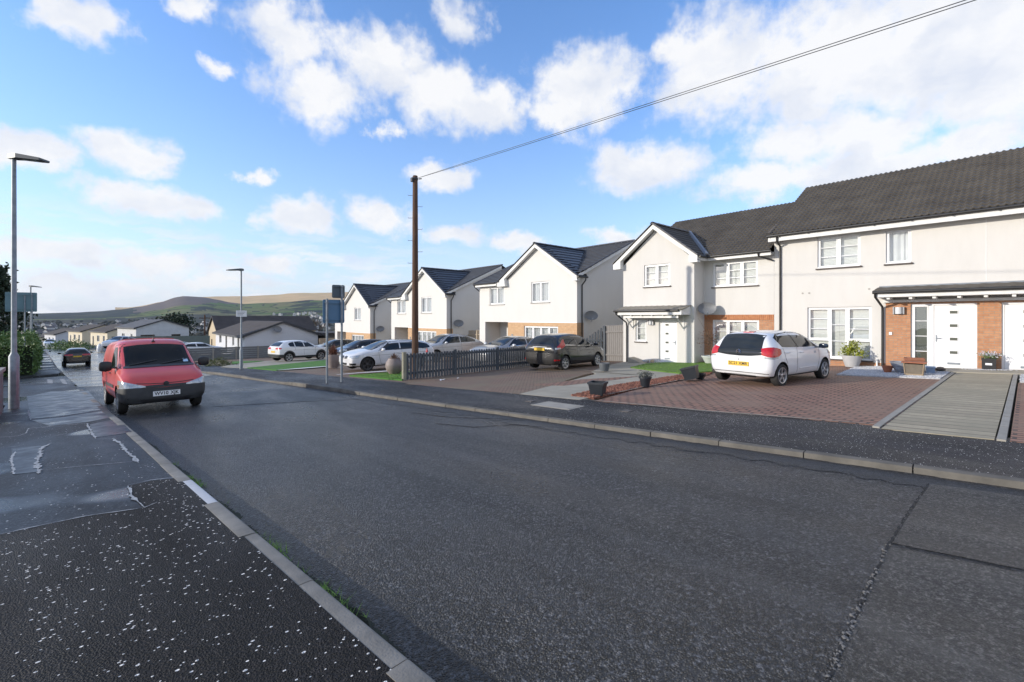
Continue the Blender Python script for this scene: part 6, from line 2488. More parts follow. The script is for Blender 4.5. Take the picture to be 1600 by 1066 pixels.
# ================================================================ STREET FURNITURE
def lamp_post(label, p, h, base_h, head_dir, sign=None, rb=.10, rt=.055, group='street lamps'):
    t = thing('street_lamp', label, 'street lamp', p, 0, group)
    mb = MB()
    mb.lathe([(rb, -.3), (rb, base_h - .08), (rt + .008, base_h), (rt, base_h + .04), (rt * .8, h - .12), (rt * .8, h)], 16)
    mb.build('pole', M_STEEL, t, smooth=40)
    d = Vector((math.cos(head_dir), math.sin(head_dir), 0))
    s = Vector((-d.y, d.x, 0))
    mb = MB()
    rows = []
    for (q, w, z0, z1) in ((-.12, .05, -.02, .09), (.02, .09, -.03, .105), (.15, .13, -.02, .09), (.72, .13, -.075, -.01), (.78, .10, -.075, -.03)):
        c = d * q + Vector((0, 0, h))
        rows.append([c + s * w + Vector((0, 0, z0)), c + s * w + Vector((0, 0, z1)), c - s * w + Vector((0, 0, z1)), c - s * w + Vector((0, 0, z0))])
    mb.grid(rows, True)
    mb.face(rows[0])
    mb.face(rows[-1][::-1])
    hd_ = mb.build('lamp_head', mat('lantern_grey', (.06, .075, .085), (.09, .10, .11), 6, .5), t)
    mb = MB()
    a, b = d * .22 + Vector((0, 0, h - .036)), d * .66 + Vector((0, 0, h - .082))
    mb.face((a + s * .09, b + s * .09, b - s * .09, a - s * .09))
    mb.build('lens', M_LAMPGLASS, hd_)
    mb = MB()
    mb.box(-.045, .045, -rb - .004, -rb + .01, .35, .95)
    mb.build('access_door', M_STEEL, t)
    if sign:
        z, w, hh = sign
        mb = MB()
        mb.box(-w / 2, w / 2, -rt - .02, -rt, z, z + hh)
        o = mb.build('notice_plate', M_PLATEW, t)
        mb = MB()
        for k in range(3):
            mb.box(-w * .38, w * (.36 - .1 * k), -rt - .0225, -rt - .0205, z + hh * (.72 - .24 * k), z + hh * (.80 - .24 * k))
        mb.build('notice_print', mat('grey_print', (.25, .26, .27), None), o)
    return t


lp = spot(22, 638, .09)
lamp_post('tall galvanised street lamp with a thick foot beside the low roughcast wall', lp, 6.45, 1.42, R(-38))
lamp_post('slender street lamp carrying a small white notice, between the green turf strips', spot(377, 577, .07), 5.55, 1.15, R(200), (2.95, .52, .34), .085, .05)
q = road_xy(-.25, 57.5)
lamp_post('distant street lamp whose head shows just above the grey-green sign', (q[0], q[1], ground(*q) + .09), 6.75, 1.3, R(-35))

# bands and stickers on the near post belong to it; signs
def sign_back(label, posts, panels, mats, cat='road sign'):
    """posts: (x, y, z0, z1); panels: (centre, width, height, yaw)"""
    c = Vector((sum(p[0] for p in posts) / len(posts), sum(p[1] for p in posts) / len(posts), posts[0][2]))
    t = thing('road_sign', label, cat, c)
    for (x, y, z0, z1) in posts:
        mb = MB()
        mb.lathe([(.038, z0 - .3 - c.z), (.038, z1 - c.z)], 12, Matrix.Translation((x - c.x, y - c.y, 0)))
        mb.build('post', M_STEEL, t, smooth=40)
    for (ctr, w, h, yaw), m in zip(panels, mats):
        T = Matrix.Translation(Vector(ctr) - c) @ Matrix.Rotation(yaw, 4, 'Z')
        r = .05
        pts = []
        for (sx, sz, a0) in ((1, 1, 0), (-1, 1, 90), (-1, -1, 180), (1, -1, 270)):
            for k in range(5):
                a = R(a0 + 22.5 * k)
                pts.append(T @ Vector((sx * (w / 2 - r) + r * math.cos(a), .045, sz * (h / 2 - r) + r * math.sin(a))))
        mb = MB()
        mb.prism(pts, T.to_3x3() @ Vector((0, .012, 0)))
        p = mb.build('sign_panel', m, t)
        mb = MB()
        for zz in (h * .36, -h * .36):
            mb.box(-w / 2 + .03, w / 2 - .03, .008, .0445, zz - .022, zz + .022, T)
        mb.build('rail', m, p)
        for (x, y, z0, z1) in posts:
            for zz in (h * .36, -h * .36):
                mb = MB()
                lp_ = T.inverted() @ Vector((x - c.x, y - c.y, 0))
                if abs(lp_.x) < w / 2:
                    mb.box(lp_.x - .055, lp_.x + .055, -.045, .007, zz - .014, zz + .014, T)
                if mb.v:
                    mb.build('clip', M_STEEL, p)
    return t


p1, p2 = spot(511, 599, .07), spot(534, 597, .07)
sign_back('blue-backed road sign with a small dark plate above, on two posts at the far kerb', [(p1.x, p1.y, p1.z, 2.27), (p2.x, p2.y, p2.z, 2.76)],
          [((.5 * (p1.x + p2.x), p1.y, 1.83), .74, .82, R(-3)), ((p2.x - .10, p2.y, 2.53), .44, .46, R(-3))], [M_SIGNBACK, M_SIGNDARK])
sy = 42.0
a, b = at_y(39, 500, sy), at_y(50, 500, sy)
ctr = at_y(33, 472, sy)
gz = ground(a.x, sy)
sign_back('large grey-green road sign seen from behind above the hedge', [(a.x, a.y + .0, gz, 3.0), (b.x, b.y, gz, 3.2)], [((ctr.x, sy, ctr.z), 1.40, 1.22, R(-4))], [M_SIGNTEAL])

# telegraph pole and its two cables
tp = spot(648, 592, .02)
tp = Vector((8.72, 15.45, ground(8.72, 15.45)))
t = thing('telegraph_pole', 'brown wooden telegraph pole with step pegs rising behind the picket fence', 'telegraph pole', tp)
ht = 7.02 - tp.z
mb = MB()
mb.lathe([(.135, -.4), (.13, .4), (.11, ht * .6), (.095, ht - .02), (.08, ht)], 16)
mb.build('pole', M_WOODPOLE, t, smooth=40)
for k in range(8):
    mb = MB()
    z = ht - .75 - k * .43
    s = 1 if k % 2 else -1
    d = Vector((RT.x, RT.y, 0)) * s
    mb.tube([d * .08 + Vector((0, 0, z)), d * .27 + Vector((0, 0, z)), d * .275 + Vector((0, 0, z + .03))], .009, 6)
    mb.build('step_peg', M_STEEL, t)
mb = MB()
mb.lathe([(.105, ht - .16), (.112, ht - .14), (.112, ht - .10), (.105, ht - .08)], 16)
mb.tube([(.1, -.08, ht - .12), (.2, -.14, ht - .1)], .02, 6)
mb.box(-.17, -.10, -.06, .06, ht - .25, ht - .10)
mb.build('pole_fittings', M_DKPL, t, smooth=40)


def cable(label, dx, dz):
    mb = MB()
    pts = []
    for k in range(40):
        Y = tp.y - k * 1.15
        z = 6.05 + .0535 * (Y - .55) + .0003 * (Y - .55) ** 2
        pts.append((8.74 + .27 * (tp.y - Y) / 15 + dx * min(1, k / 3), Y, z + dz * min(1, k / 3)))
    mb.tube(pts, .0065, 6)
    o = mb.build('overhead_cable', M_BLACKPL, smooth=60)
    tag(o, label, 'cable')


cable('upper of the two thin cables running from the telegraph pole over the street', 0, .015)
cable('lower of the two thin cables running from the telegraph pole over the street', .0, -.03)


# ---------------------------------------------------------------- fences
def picket_fence():
    a = spot(631, 598, .07)
    a = Vector((7.80, 14.60, 0))
    b = Vector((14.95, 15.42, 0))
    d = (b - a)
    L = d.length
    d.normalize()
    n = Vector((d.y, -d.x, 0))
    t = thing('picket_fence', 'dark blue-grey picket fence with round-topped pales running back from the pavement', 'fence', (a.x, a.y, ground(a.x, a.y)))
    base = Vector((a.x, a.y, ground(a.x, a.y)))

    def P(s, o, z):
        p = a + d * s + n * o
        return Vector((p.x, p.y, ground(p.x, p.y) + z)) - base
    for s in (0, 2.35, 4.75, L - .05):
        mb = MB()
        c = P(s, 0, 0)
        T = Matrix.Translation(c) @ Matrix.Rotation(math.atan2(d.y, d.x), 4, 'Z')
        w = .055 if s else .065
        mb.box(-w, w, -.05, .05, -.3, 1.05, T)
        mb.build('post', M_FENCE if s else mat('pale_end_post', (.30, .29, .22), (.20, .19, .14), 5, .85), t)
    for z in (.24, .84):
        mb = MB()
        m = 12
        for k in range(m):
            s0, s1 = L * k / m, L * (k + 1) / m - .002
            mb.prism([P(s0, -.012, z), P(s0, -.055, z), P(s0, -.055, z + .085), P(s0, -.012, z + .085)], P(s1, 0, 0) - P(s0, 0, 0))
        mb.build('rail', M_FENCE, t)
    mb = MB()
    s = .08
    while s < L - .1:
        w = .096 + random.uniform(-.004, .004)
        top = 1.0 + random.uniform(-.012, .012)
        lo = .07 + random.uniform(-.01, .01)
        ln = random.uniform(-.006, .006)
        pts = [P(s, 0, lo), P(s + w, 0, lo), P(s + w + ln, 0, top - .035), P(s + w * .75 + ln, 0, top - .008), P(s + w * .5 + ln, 0, top), P(s + w * .25 + ln, 0, top - .008), P(s + ln, 0, top - .035)]
        mb.prism(pts, n * .02)
        s += .142
    mb.build('pales', M_FENCE, t)
    mb = MB()
    m = 10
    for k in range(m):
        s0, s1 = L * k / m, L * (k + 1) / m - .004
        mb.prism([P(s0, -.03, -.1), P(s0, .03, -.1), P(s0, .03, .06), P(s0, -.03, .06)], P(s1, 0, 0) - P(s0, 0, 0))
    mb.build('gravel_board', mat('mossy_board', (.11, .115, .06), (.08, .07, .05), 5, .9), t)


picket_fence()


def board_fence(name, label, a, b, h, m, w=.11, gap=.012, tops=None, post_every=1.8, base=0.0, cat='fence', thick=.02):
    """upright boards between two plan points; tops(f) scales the height"""
    a, b = Vector((a[0], a[1], 0)), Vector((b[0], b[1], 0))
    d = b - a
    L = d.length
    d.normalize()
    n = Vector((d.y, -d.x, 0))
    o0 = Vector((a.x, a.y, ground(a.x, a.y) + base))
    t = thing(name, label, cat, o0)
    mb = MB()
    s = 0.0
    while s < L - w * .5:
        f = s / L
        hh = h * (tops(f) if tops else 1) + random.uniform(-.01, .01)
        p = a + d * s
        z = ground(p.x, p.y) + base - o0.z
        q = Vector((p.x - o0.x, p.y - o0.y, z))
        mb.prism([q + Vector((0, 0, -.1)), q + d * w + Vector((0, 0, -.1)), q + d * w + Vector((0, 0, hh - .012)), q + d * w * .5 + Vector((0, 0, hh)), q + Vector((0, 0, hh - .012))], n * thick)
        s += w + gap
    mb.build('boards', m, t)
    mb = MB()
    for z in (.3, h * .8):
        if tops:
            z *= .7
        p0 = Vector((0, 0, z))
        z1 = ground(b.x, b.y) - ground(a.x, a.y)
        mb.prism([p0 - n * .001, p0 - n * .045, p0 - n * .045 + Vector((0, 0, .08)), p0 - n * .001 + Vector((0, 0, .08))], d * L + Vector((0, 0, z1)))
    mb.build('rail', m, t)
    s = 0.0
    while s <= L + .01:
        p = a + d * min(s, L)
        q = Matrix.Translation((p.x - o0.x, p.y - o0.y, ground(p.x, p.y) + base - o0.z))
        pm = MB()
        hh = h * (tops(min(s, L) / L) if tops else 1)
        pm.box(-.045, .045, -.05, .045, -.3, hh - .02, q @ Matrix.Translation(-n * .05))
        pm.build('post', m, t)
        s += post_every
    return t


board_fence('board_fence', 'grey weathered close-board fence panel against the gabled house', (19.35, 13.20), (19.35, 14.55), 1.85, M_FENCEG, base=.05)
board_fence('fence_gate', 'dark slatted gate with a sloping top between the two houses', (19.35, 14.6), (18.75, 15.55), 1.85, M_FENCE, w=.085, gap=.06, tops=lambda f: 1 - .42 * f, base=.05, cat='gate')
board_fence('board_fence', 'pale fence panel in the gap beside the nearest cream house', (21.2, 14.2), (21.2, 16.1), 1.62, M_FENCET, base=.0)
board_fence('board_fence', 'tan slatted fence between the nearest and the middle cream house', (20.2, 24.85), (20.2, 27.85), 1.9, M_FENCET, w=.1, gap=.05, base=.1)
board_fence('board_fence', 'tan slatted fence between the middle and the farthest cream house', (20.0, 36.6), (20.0, 39.65), 1.9, M_FENCET, w=.1, gap=.05, base=.1)
board_fence('board_fence', 'pale upright boards beside the far end of the cream houses', (16.3, 48.6), (17.75, 48.45), 1.75, M_FENCET, w=.14, base=.05)


def plank_fence():
    a, b = Vector((5.2, 49.0, 0)), Vector((16.2, 49.2, 0))
    d = b - a
    L = d.length
    d.normalize()
    o0 = Vector((a.x, a.y, ground(a.x, a.y)))
    t = thing('plank_fence', 'silvery grey fence of wide horizontal boards between concrete posts, before the white bungalow', 'fence', o0)
    s = 0.0
    k = 0
    while s < L:
        p = a + d * s
        z = ground(p.x, p.y) - o0.z
        mb = MB()
        mb.box(s - .06, s + .06, -.07, .07, z - .3, z + 1.22)
        mb.build('post', M_CONC, t)
        mb = MB()
        for r_ in range(6):
            zz = z + .03 + r_ * .195
            j = random.uniform(-.008, .008)
            mb.box(s + .062, min(s + 1.83, L) - .062, -.015 + j, .015 + j, zz, zz + .18)
        mb.build('boards', M_BOARD, t)
        s += 1.83
        k += 1
    t.rotation_euler.z = math.atan2(d.y, d.x)


plank_fence()
# dark blue-green fence in front of the grey bungalow
board_fence('board_fence', 'long dark blue-green fence below the grey gabled bungalow', (.2, 92), (14.2, 78), 1.9, mat('blue_green_fence', (.022, .045, .055), (.03, .06, .07), 2, .8), w=.3, gap=.01, base=.15, post_every=4)
# low wall by the near lamp post
wl = MB()
o0 = Vector((*road_xy(-.66, 17.15), 0))
t = thing('garden_wall', 'low roughcast garden wall with a flat coping at the left edge, by the lamp post', 'wall', (o0.x, o0.y, ground(o0.x, o0.y)))
mb = MB()
cp = MB()
for k in range(3):
    b0, b1 = 17.15 - k * 1.0, 17.15 - (k + 1) * 1.0
    x0, y0 = road_xy(-.66, b0)
    x1, y1 = road_xy(-.66, b1)
    z = ground(x0, y0) - t.location.z
    for m_, hw, za, zb_ in ((mb, .11, -.4, 1.08), (cp, .15, 1.081, 1.16)):
        pts = []
        for sg in (-1, 1):
            q = road_xy(-.66 + sg * hw, b0 + (.1 if m_ is cp and k == 0 else 0))
            pts.append(Vector((q[0] - o0.x, q[1] - o0.y, 0)))
        dvec = Vector((x1 - x0, y1 - y0, 0))
        z2 = ground(x1, y1) - t.location.z
        zz = z
        if k == 0 and m_ is cp:
            dvec = Vector((x1 - x0, y1 - y0, 0)) * 1.1
        m_.prism([pts[0] + Vector((0, 0, zz + za)), pts[1] + Vector((0, 0, zz + za)), pts[1] + Vector((0, 0, zz + zb_)), pts[0] + Vector((0, 0, zz + zb_))], dvec + Vector((0, 0, z2 - z)))
mb.build('wall', mat('roughcast', (.27, .275, .27), (.19, .195, .195), 9, .95, bump=1.0, bscale=60, bdist=.02), t)
cp.build('coping', M_CONC, t)


# ---------------------------------------------------------------- plants
def leaves(mb, pts, size, n_each=1, up=.3):
    for p in pts:
        for k in range(n_each):
            a = Vector((random.gauss(0, 1), random.gauss(0, 1), random.gauss(up, .8))).normalized()
            b = a.orthogonal().normalized()
            c = a.cross(b)
            an = random.uniform(0, 6.3)
            u = b * math.cos(an) + c * math.sin(an)
            w = a.cross(u)
            l = size * random.uniform(.6, 1.3)
            q = Vector(p) + Vector((random.gauss(0, size * .6), random.gauss(0, size * .6), random.gauss(0, size * .6)))
            mb.face((q - u * l * .5, q + w * l * .28, q + u * l * .5, q - w * l * .28))


def hedge():
    X0, Y0 = road_xy(-.9, 45)
    o0 = Vector((X0, Y0, ground(X0, Y0)))
    t = thing('hedge', 'tall loose green hedge at the corner of the side road', 'hedge', o0)
    mb = MB()
    for k in range(15000):
        b = random.uniform(37.0, 62)
        edge = random.random()
        zmax = 2.55 + .35 * mnoise.noise(Vector((b * .7, 0, 1))) + .18 * mnoise.noise(Vector((b * 2.3, 3, 1)))
        z = zmax * random.random() ** .65
        bulge = math.sqrt(max(0.05, 1 - (z / zmax - .45) ** 2 * 2.2))
        wid = .95 * bulge + .18 * mnoise.noise(Vector((b * 1.3, z * 1.4, 7)))
        a = -.75 + (wid if edge < .62 else -wid if edge < .72 else random.uniform(-wid, wid)) * random.uniform(.8, 1.02)
        if b < 37.8:
            a = random.uniform(-3.2, .15)
        X, Y = road_xy(a, b)
        leaves(mb, [(X - o0.x, Y - o0.y, ground(X, Y) + z + .05 - o0.z)], .13)
    for k in range(6500):                       # the return along the side road
        a = random.uniform(-14, -.5)
        b = 37.6 + abs(random.gauss(0, .25)) + .25 * mnoise.noise(Vector((a, 0, 0)))
        z = (2.5 + .3 * mnoise.noise(Vector((a * .8, 5, 0)))) * random.random() ** .6
        X, Y = road_xy(a, b)
        leaves(mb, [(X - o0.x, Y - o0.y, ground(X, Y) + z - o0.z)], .15)
    mb.build('foliage', M_LEAF, t)
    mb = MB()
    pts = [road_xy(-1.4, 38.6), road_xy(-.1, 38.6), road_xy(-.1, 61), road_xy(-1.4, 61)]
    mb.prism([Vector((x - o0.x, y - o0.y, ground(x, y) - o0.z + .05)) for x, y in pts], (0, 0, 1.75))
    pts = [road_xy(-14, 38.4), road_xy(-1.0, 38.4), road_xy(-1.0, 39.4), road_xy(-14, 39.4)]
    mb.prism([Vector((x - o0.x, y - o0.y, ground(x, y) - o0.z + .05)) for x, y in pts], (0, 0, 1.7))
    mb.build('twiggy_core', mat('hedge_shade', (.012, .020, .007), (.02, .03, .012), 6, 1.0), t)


hedge()


def tree(name, label, cat, loc, h, r, m, n=2600, size=.35, kind='round', trunk_h=.25, group=None):
    t = thing(name, label, cat, loc, random.uniform(0, 6), group)
    tr = MB()
    lf = MB()
    top = Vector((random.gauss(0, .03) * h, random.gauss(0, .03) * h, h * .93))
    tr.tube([(0, 0, -.4), (0, 0, h * .2), top * .55, top], [h * .028, h * .022, h * .014, h * .003], 8)
    tips = []
    nb = 26
    for k in range(nb):
        f = trunk_h + (1 - trunk_h) * (k / nb) * .95
        an = k * 2.4
        if kind == 'cone':
            L = r * (1.05 - f) * random.uniform(.75, 1.15)
            rise = -.05 * L
        else:
            L = r * math.sin(math.pi * min(1, .25 + .72 * (f - trunk_h) / (1 - trunk_h))) * random.uniform(.7, 1.15)
            rise = L * .45
        p0 = Vector((0, 0, f * h))
        p1 = p0 + Vector((math.cos(an) * L, math.sin(an) * L, rise))
        tr.tube([p0, p0.lerp(p1, .5) + Vector((0, 0, .05 * L)), p1], [h * .008, h * .005, h * .002], 5, cap=False)
        for q in range(7):
            tips.append((p0.lerp(p1, random.uniform(.35, 1.05)), L * .26))
    for k in range(n):
        c, s = random.choice(tips)
        v = Vector((random.gauss(0, 1), random.gauss(0, 1), random.gauss(0, .75))) * s * .75
        leaves(lf, [c + v], size)
    tr.build('trunk', M_BARK, t, smooth=60)
    lf.build('crown', m, t)
    return t


p = at_y(-6, 520, 62)
tree('conifer', 'tall dark conifer at the left edge behind the hedge', 'conifer', (p.x, p.y, ground(p.x, p.y)), 9.3, 3.2, M_LEAFD, 4200, .42, 'cone', .1)
for k, (px, Y, hh, lab) in enumerate(((262, 125, 5.4, 'dark conifer, leftmost of the clump behind the grey bungalow'), (274, 124, 6.0, 'dark conifer, middle of the clump behind the grey bungalow'), (284, 122, 5.6, 'dark conifer, rightmost of the clump behind the grey bungalow'))):
    p = at_y(px, 505, Y)
    tree('conifer', lab, 'conifer', (p.x, p.y, -3.6), hh, 2.6, M_LEAFD, 1300, .5, 'round', .1)
p = at_y(126, 520, 150)
tree('conifer', 'small yellow-green conifer between the far bungalows', 'conifer', (p.x, p.y, -4.6), 4.4, 1.1, mat('golden_conifer', (.08, .09, .022), (.05, .065, .016), 3, .8), 700, .3, 'cone', .05)


def bare_tree(label, loc, h, r, n=260):
    t = thing('bare_tree', label, 'tree', loc)
    mb = MB()
    mb.tube([(0, 0, -.5), (0, 0, h * .45)], [h * .03, h * .02], 7)

    def grow(p, d, L, w, lev):
        q = p + d * L
        mb.tube([p, p.lerp(q, .5) + Vector((random.gauss(0, .03), random.gauss(0, .03), random.gauss(0, .03))) * L, q], [w, w * .8, w * .5], 4, cap=False)
        if lev:
            for k in range(4 if lev > 1 else 5):
                nd = (d + Vector((random.gauss(0, .55), random.gauss(0, .55), random.gauss(.15, .4)))).normalized()
                grow(p.lerp(q, random.uniform(.45, 1)), nd, L * random.uniform(.5, .75), w * .55, lev - 1)
    for k in range(7):
        an = k * .9
        grow(Vector((0, 0, h * (.28 + .03 * k))), Vector((math.cos(an) * .75, math.sin(an) * .75, .8)).normalized(), r * .75, h * .010, 3)
    mb.build('branches', mat('bare_twigs', (.17, .12, .09), (.11, .085, .07), .5, .9), t)
    return t


for k, (px, Y, lab) in enumerate(((452, 80, 'bare brown tree, leftmost of three behind the white bungalow'), (472, 84, 'bare brown tree, middle of three behind the white bungalow'), (490, 78, 'bare brown tree, rightmost of three behind the white bungalow'))):
    p = at_y(px, 505, Y)
    bare_tree(lab, (p.x, p.y, -4.6), 6.6, 3.2)
# utility pole in the valley foreground
p = at_y(320, 520, 105)
mb = MB()
mb.tube([(0, 0, -1), (0, 0, 7.2)], [.16, .12], 8)
mb.box(-.9, .9, -.06, .06, 6.5, 6.65)
o = mb.build('utility_pole', M_WOODPOLE)
o.location = (p.x, p.y, -5.0)
tag(o, 'dark pole with a short crossbar beyond the cars behind the board fence', 'utility pole')


def shrub(name, label, loc, r, h, m, n, size, cat='shrub', up=.3):
    t = thing(name, label, cat, loc)
    mb = MB()
    st = MB()
    for k in range(12):
        an = k * 2.4
        e = Vector((math.cos(an) * r * random.uniform(.3, .9), math.sin(an) * r * random.uniform(.3, .9), h * random.uniform(.5, .95)))
        st.tube([(0, 0, 0), e * .5 + Vector((0, 0, h * .1)), e], .008, 4, cap=False)
    for k in range(n):
        u = Vector((random.gauss(0, 1), random.gauss(0, 1), abs(random.gauss(0, 1)))).normalized() * random.uniform(.55, 1.0)
        leaves(mb, [(u.x * r * (1 + .25 * mnoise.noise(u * 3)), u.y * r, u.z * h * (1 + .3 * mnoise.noise(u * 2 + Vector((loc[0], 0, 0)))))], size, up=up)
    st.build('stems', M_BARK, t)
    mb.build('leaves', m, t)
    return t


M_SHRUB = mat('shrub_leaf', (.085, .11, .03), (.13, .14, .05), 5, .6)
shrub('low_shrub', 'low spreading shrub at the pavement edge left of the slender lamp post', spot(341, 573, .0), .95, .55, M_SHRUB, 900, .10)
shrub('low_shrub', 'small bush seen between the van roof and the board fence', spot(305, 563, 0), .8, .7, M_SHRUB, 500, .12)
for k, (px, Y) in enumerate(((95, 108), (108, 104), (122, 100))):
    p = at_y(px, 535, Y)
    shrub('garden_hedge', ('clipped hedge piece nearest the white car far down the road', 'middle clipped hedge piece far down the road', 'clipped hedge piece nearest the blue-green fence far down the road')[k], (p.x, p.y, ground(p.x, p.y)), 2.2, 1.5, M_LEAF, 700, .25)


# ---------------------------------------------------------------- pots and planters
def pot_square(label, p, w, h, m, rot=.6, lean=0.0, taper=.72, name='planter', filled=True, rim=.03):
    t = thing(name, label, 'planter', p, rot)
    t.rotation_euler = (lean, 0, rot)
    mb = MB()

    def ring(s, z):
        return [Vector((x * s, y * s, z)) for x, y in ((-1, -1), (1, -1), (1, 1), (-1, 1))]
    r = [ring(w / 2 * taper, 0), ring(w / 2 * .97, h - .05), ring(w / 2 + rim * .4, h - .05), ring(w / 2 + rim * .4, h), ring(w / 2 - .02, h), ring(w / 2 * .9, h - .06)]
    mb.grid(r, True)
    mb.face(r[0])
    mb.build('pot', m, t)
    mb = MB()
    mb.face(ring(w / 2 * .93, h - .055))
    mb.build('soil', mat('potting_soil', (.03, .022, .016), (.05, .035, .025), 20, .95), t)
    return t


def pot_round(label, p, prof, m, name='plant_pot', soil=True, n=24):
    t = thing(name, label, 'plant pot', p)
    mb = MB()
    z = prof[-1][1]
    r = prof[-1][0]
    mb.lathe(prof + [(r - .02, z), (r - .035, z - .05)], n, cap=False)
    mb.face([Vector((prof[0][0] * math.cos(2 * math.pi * j / n), prof[0][0] * math.sin(2 * math.pi * j / n), prof[0][1])) for j in range(n)])
    mb.build('pot', m, t, smooth=40)
    if soil:
        mb = MB()
        mb.face([Vector(((r - .03) * math.cos(2 * math.pi * j / n), (r - .03) * math.sin(2 * math.pi * j / n), z - .04)) for j in range(n)])
        mb.build('soil', mat('potting_soil', (.03, .022, .016)), t)
    return t


def spiky(t, z, r, n, m, L=.35, droop=.35):
    mb = MB()
    for k in range(n):
        an = random.uniform(0, 6.3)
        el = random.uniform(.25, 1.45)
        d = Vector((math.cos(an) * math.cos(el), math.sin(an) * math.cos(el), math.sin(el)))
        s = Vector((-math.sin(an), math.cos(an), 0)) * .014
        l = L * random.uniform(.6, 1.1)
        a = Vector((random.gauss(0, r * .2), random.gauss(0, r * .2), z))
        b = a + d * l * .6
        c = a + d * l + Vector((0, 0, -droop * l * math.cos(el)))
        mb.face((a - s, a + s, b + s * .9, b - s * .9))
        mb.face((b - s * .9, b + s * .9, c))
    mb.build('foliage', m, t)


pot_square('empty square dark planter nearest the pavement on the red gravel', spot(934, 617.5, .09), .36, .31, M_POTDARK, .35)
t = pot_round('small dark round pot with a dry tuft on the red gravel', spot(1008, 604.5, .09), [(.10, 0), (.145, .22), (.165, .225), (.165, .27)], M_POTDARK)
mb = MB()
leaves(mb, [(random.gauss(0, .09), random.gauss(0, .09), .30 + abs(random.gauss(0, .05))) for k in range(320)], .045)
mb.build('foliage', mat('dry_heather', (.16, .17, .15), (.10, .11, .09), 20, .9), t)
pot_square('dark square planter tipped over beside the white car at the end of the red gravel', spot(1082, 594.5, .09) + Vector((0, 0, .04)), .42, .36, M_POTDARK, .25, R(-16), .8)
pot_square('small dark trough behind the tipped planter', spot(1094, 592.5, .09), .24, .17, M_POTDARK, .2)
pot_round('grey bucket-shaped pot by the front wheel of the dark hatchback', spot(944, 580, .09) + Vector((0, 0, .02)), [(.16, 0), (.20, .23), (.215, .235), (.215, .29)], mat('slate_bucket', (.085, .095, .105), (.11, .12, .13), 6, .6))
# stones and small ornaments by the door of the gabled house
for k, (px, py, lab, m_, r_) in enumerate(((1002, 567.5, 'black rounded stone by the door of the gabled house, leftmost of the row', M_POTDARK, .07), (1006, 568, 'blue-grey stone in the row by the door of the gabled house', mat('blue_stone', (.25, .29, .34)), .08),
                                        (1012, 568, 'pale stone in the row by the door of the gabled house', M_CONC, .07), (1019, 567.5, 'sandy stone nearest the door of the gabled house', mat('sand_stone', (.42, .33, .22)), .10))):
    p = at_x(px, py, 18.9)
    mb = MB()
    mb.lathe([(.001, 0), (r_ * .9, .01), (r_, r_ * .6), (r_ * .7, r_ * 1.2), (.001, r_ * 1.4)], 12, cap=False)
    o = mb.build('door_stone', m_, smooth=60)
    o.location = (p.x, p.y, ground(p.x, p.y) + .09)
    o.scale = (1.2, .9, 1)
    tag(o, lab, 'stone')
mb = MB()
mb.prism([(0, 0, 0), (.75, 0, 0), (.75, 0, .02), (.0, 0, .24)], (0, .55, 0))
o = mb.build('ramp', mat('ramp_concrete', (.36, .32, .25), (.28, .25, .20), 6, .9))
p = at_x(990, 568, 18.75)
o.location = (p.x - .35, p.y + .1, ground(p.x, p.y) + .09)
o.rotation_euler.z = R(-90)
tag(o, 'small sloping concrete wedge at the corner of the gabled house', 'ramp')
# white tub with a bare shrub
tp_ = at_x(1110, 573, 19.3)
t = pot_round('wide pale tub with a thin bare shrub against the brick panel', (tp_.x, tp_.y, ground(tp_.x, tp_.y) + .09), [(.20, 0), (.33, .26), (.36, .265), (.37, .33)], mat('pale_green_tub', (.52, .55, .52), (.46, .49, .46), 4, .5))
mb = MB()
mb.tube([(0, 0, .25), (.02, 0, .7), (0, .02, 1.05)], [.018, .014, .01], 5)
for k in range(30):
    a = Vector((random.gauss(0, .05), random.gauss(0, .05), random.uniform(.75, 1.2)))
    d = Vector((random.gauss(0, .3), random.gauss(0, .3), random.gauss(.12, .22)))
    mb.tube([a, a + d * .6 + Vector((0, 0, .03)), a + d], [.007, .005, .003], 4, cap=False)
mb.build('stems', M_BARK, t)
mb = MB()
leaves(mb, [(random.gauss(0, .2), random.gauss(0, .2), random.gauss(1.1, .2)) for k in range(260)], .06)
mb.build('leaves', mat('withered_leaf', (.16, .085, .05), (.10, .06, .04), 8, .9), t)
# pale pot with yellow-green shrub under the big window
wp = at_x(1331, 580, 19.55)
t = pot_round('pale grey pot with a yellow-green shrub under the wide front window', (wp.x, wp.y, ground(wp.x, wp.y) + .09), [(.19, 0), (.245, .17), (.285, .32), (.295, .36), (.30, .40)], M_POTGREY)
mb = MB()
for (cx__, cy__, cz__, n_, s_) in ((0, 0, .54, 150, .08), (.02, -.04, .78, 120, .065), (.0, -.24, .44, 110, .07), (.0, .18, .50, 110, .07), (.05, .16, .64, 70, .05), (0, -.02, .64, 80, .06)):
    leaves(mb, [(cx__ + random.gauss(0, s_), cy__ + random.gauss(0, s_), cz__ + random.gauss(0, s_)) for k in range(n_)], .085, up=.8)
mb.build('leaves', M_LEAFY, t)
# little group by the front door
gp = at_x(1416, 602, 16.75)


def on_gravel(x, y):
    return ground(x, y) + .10


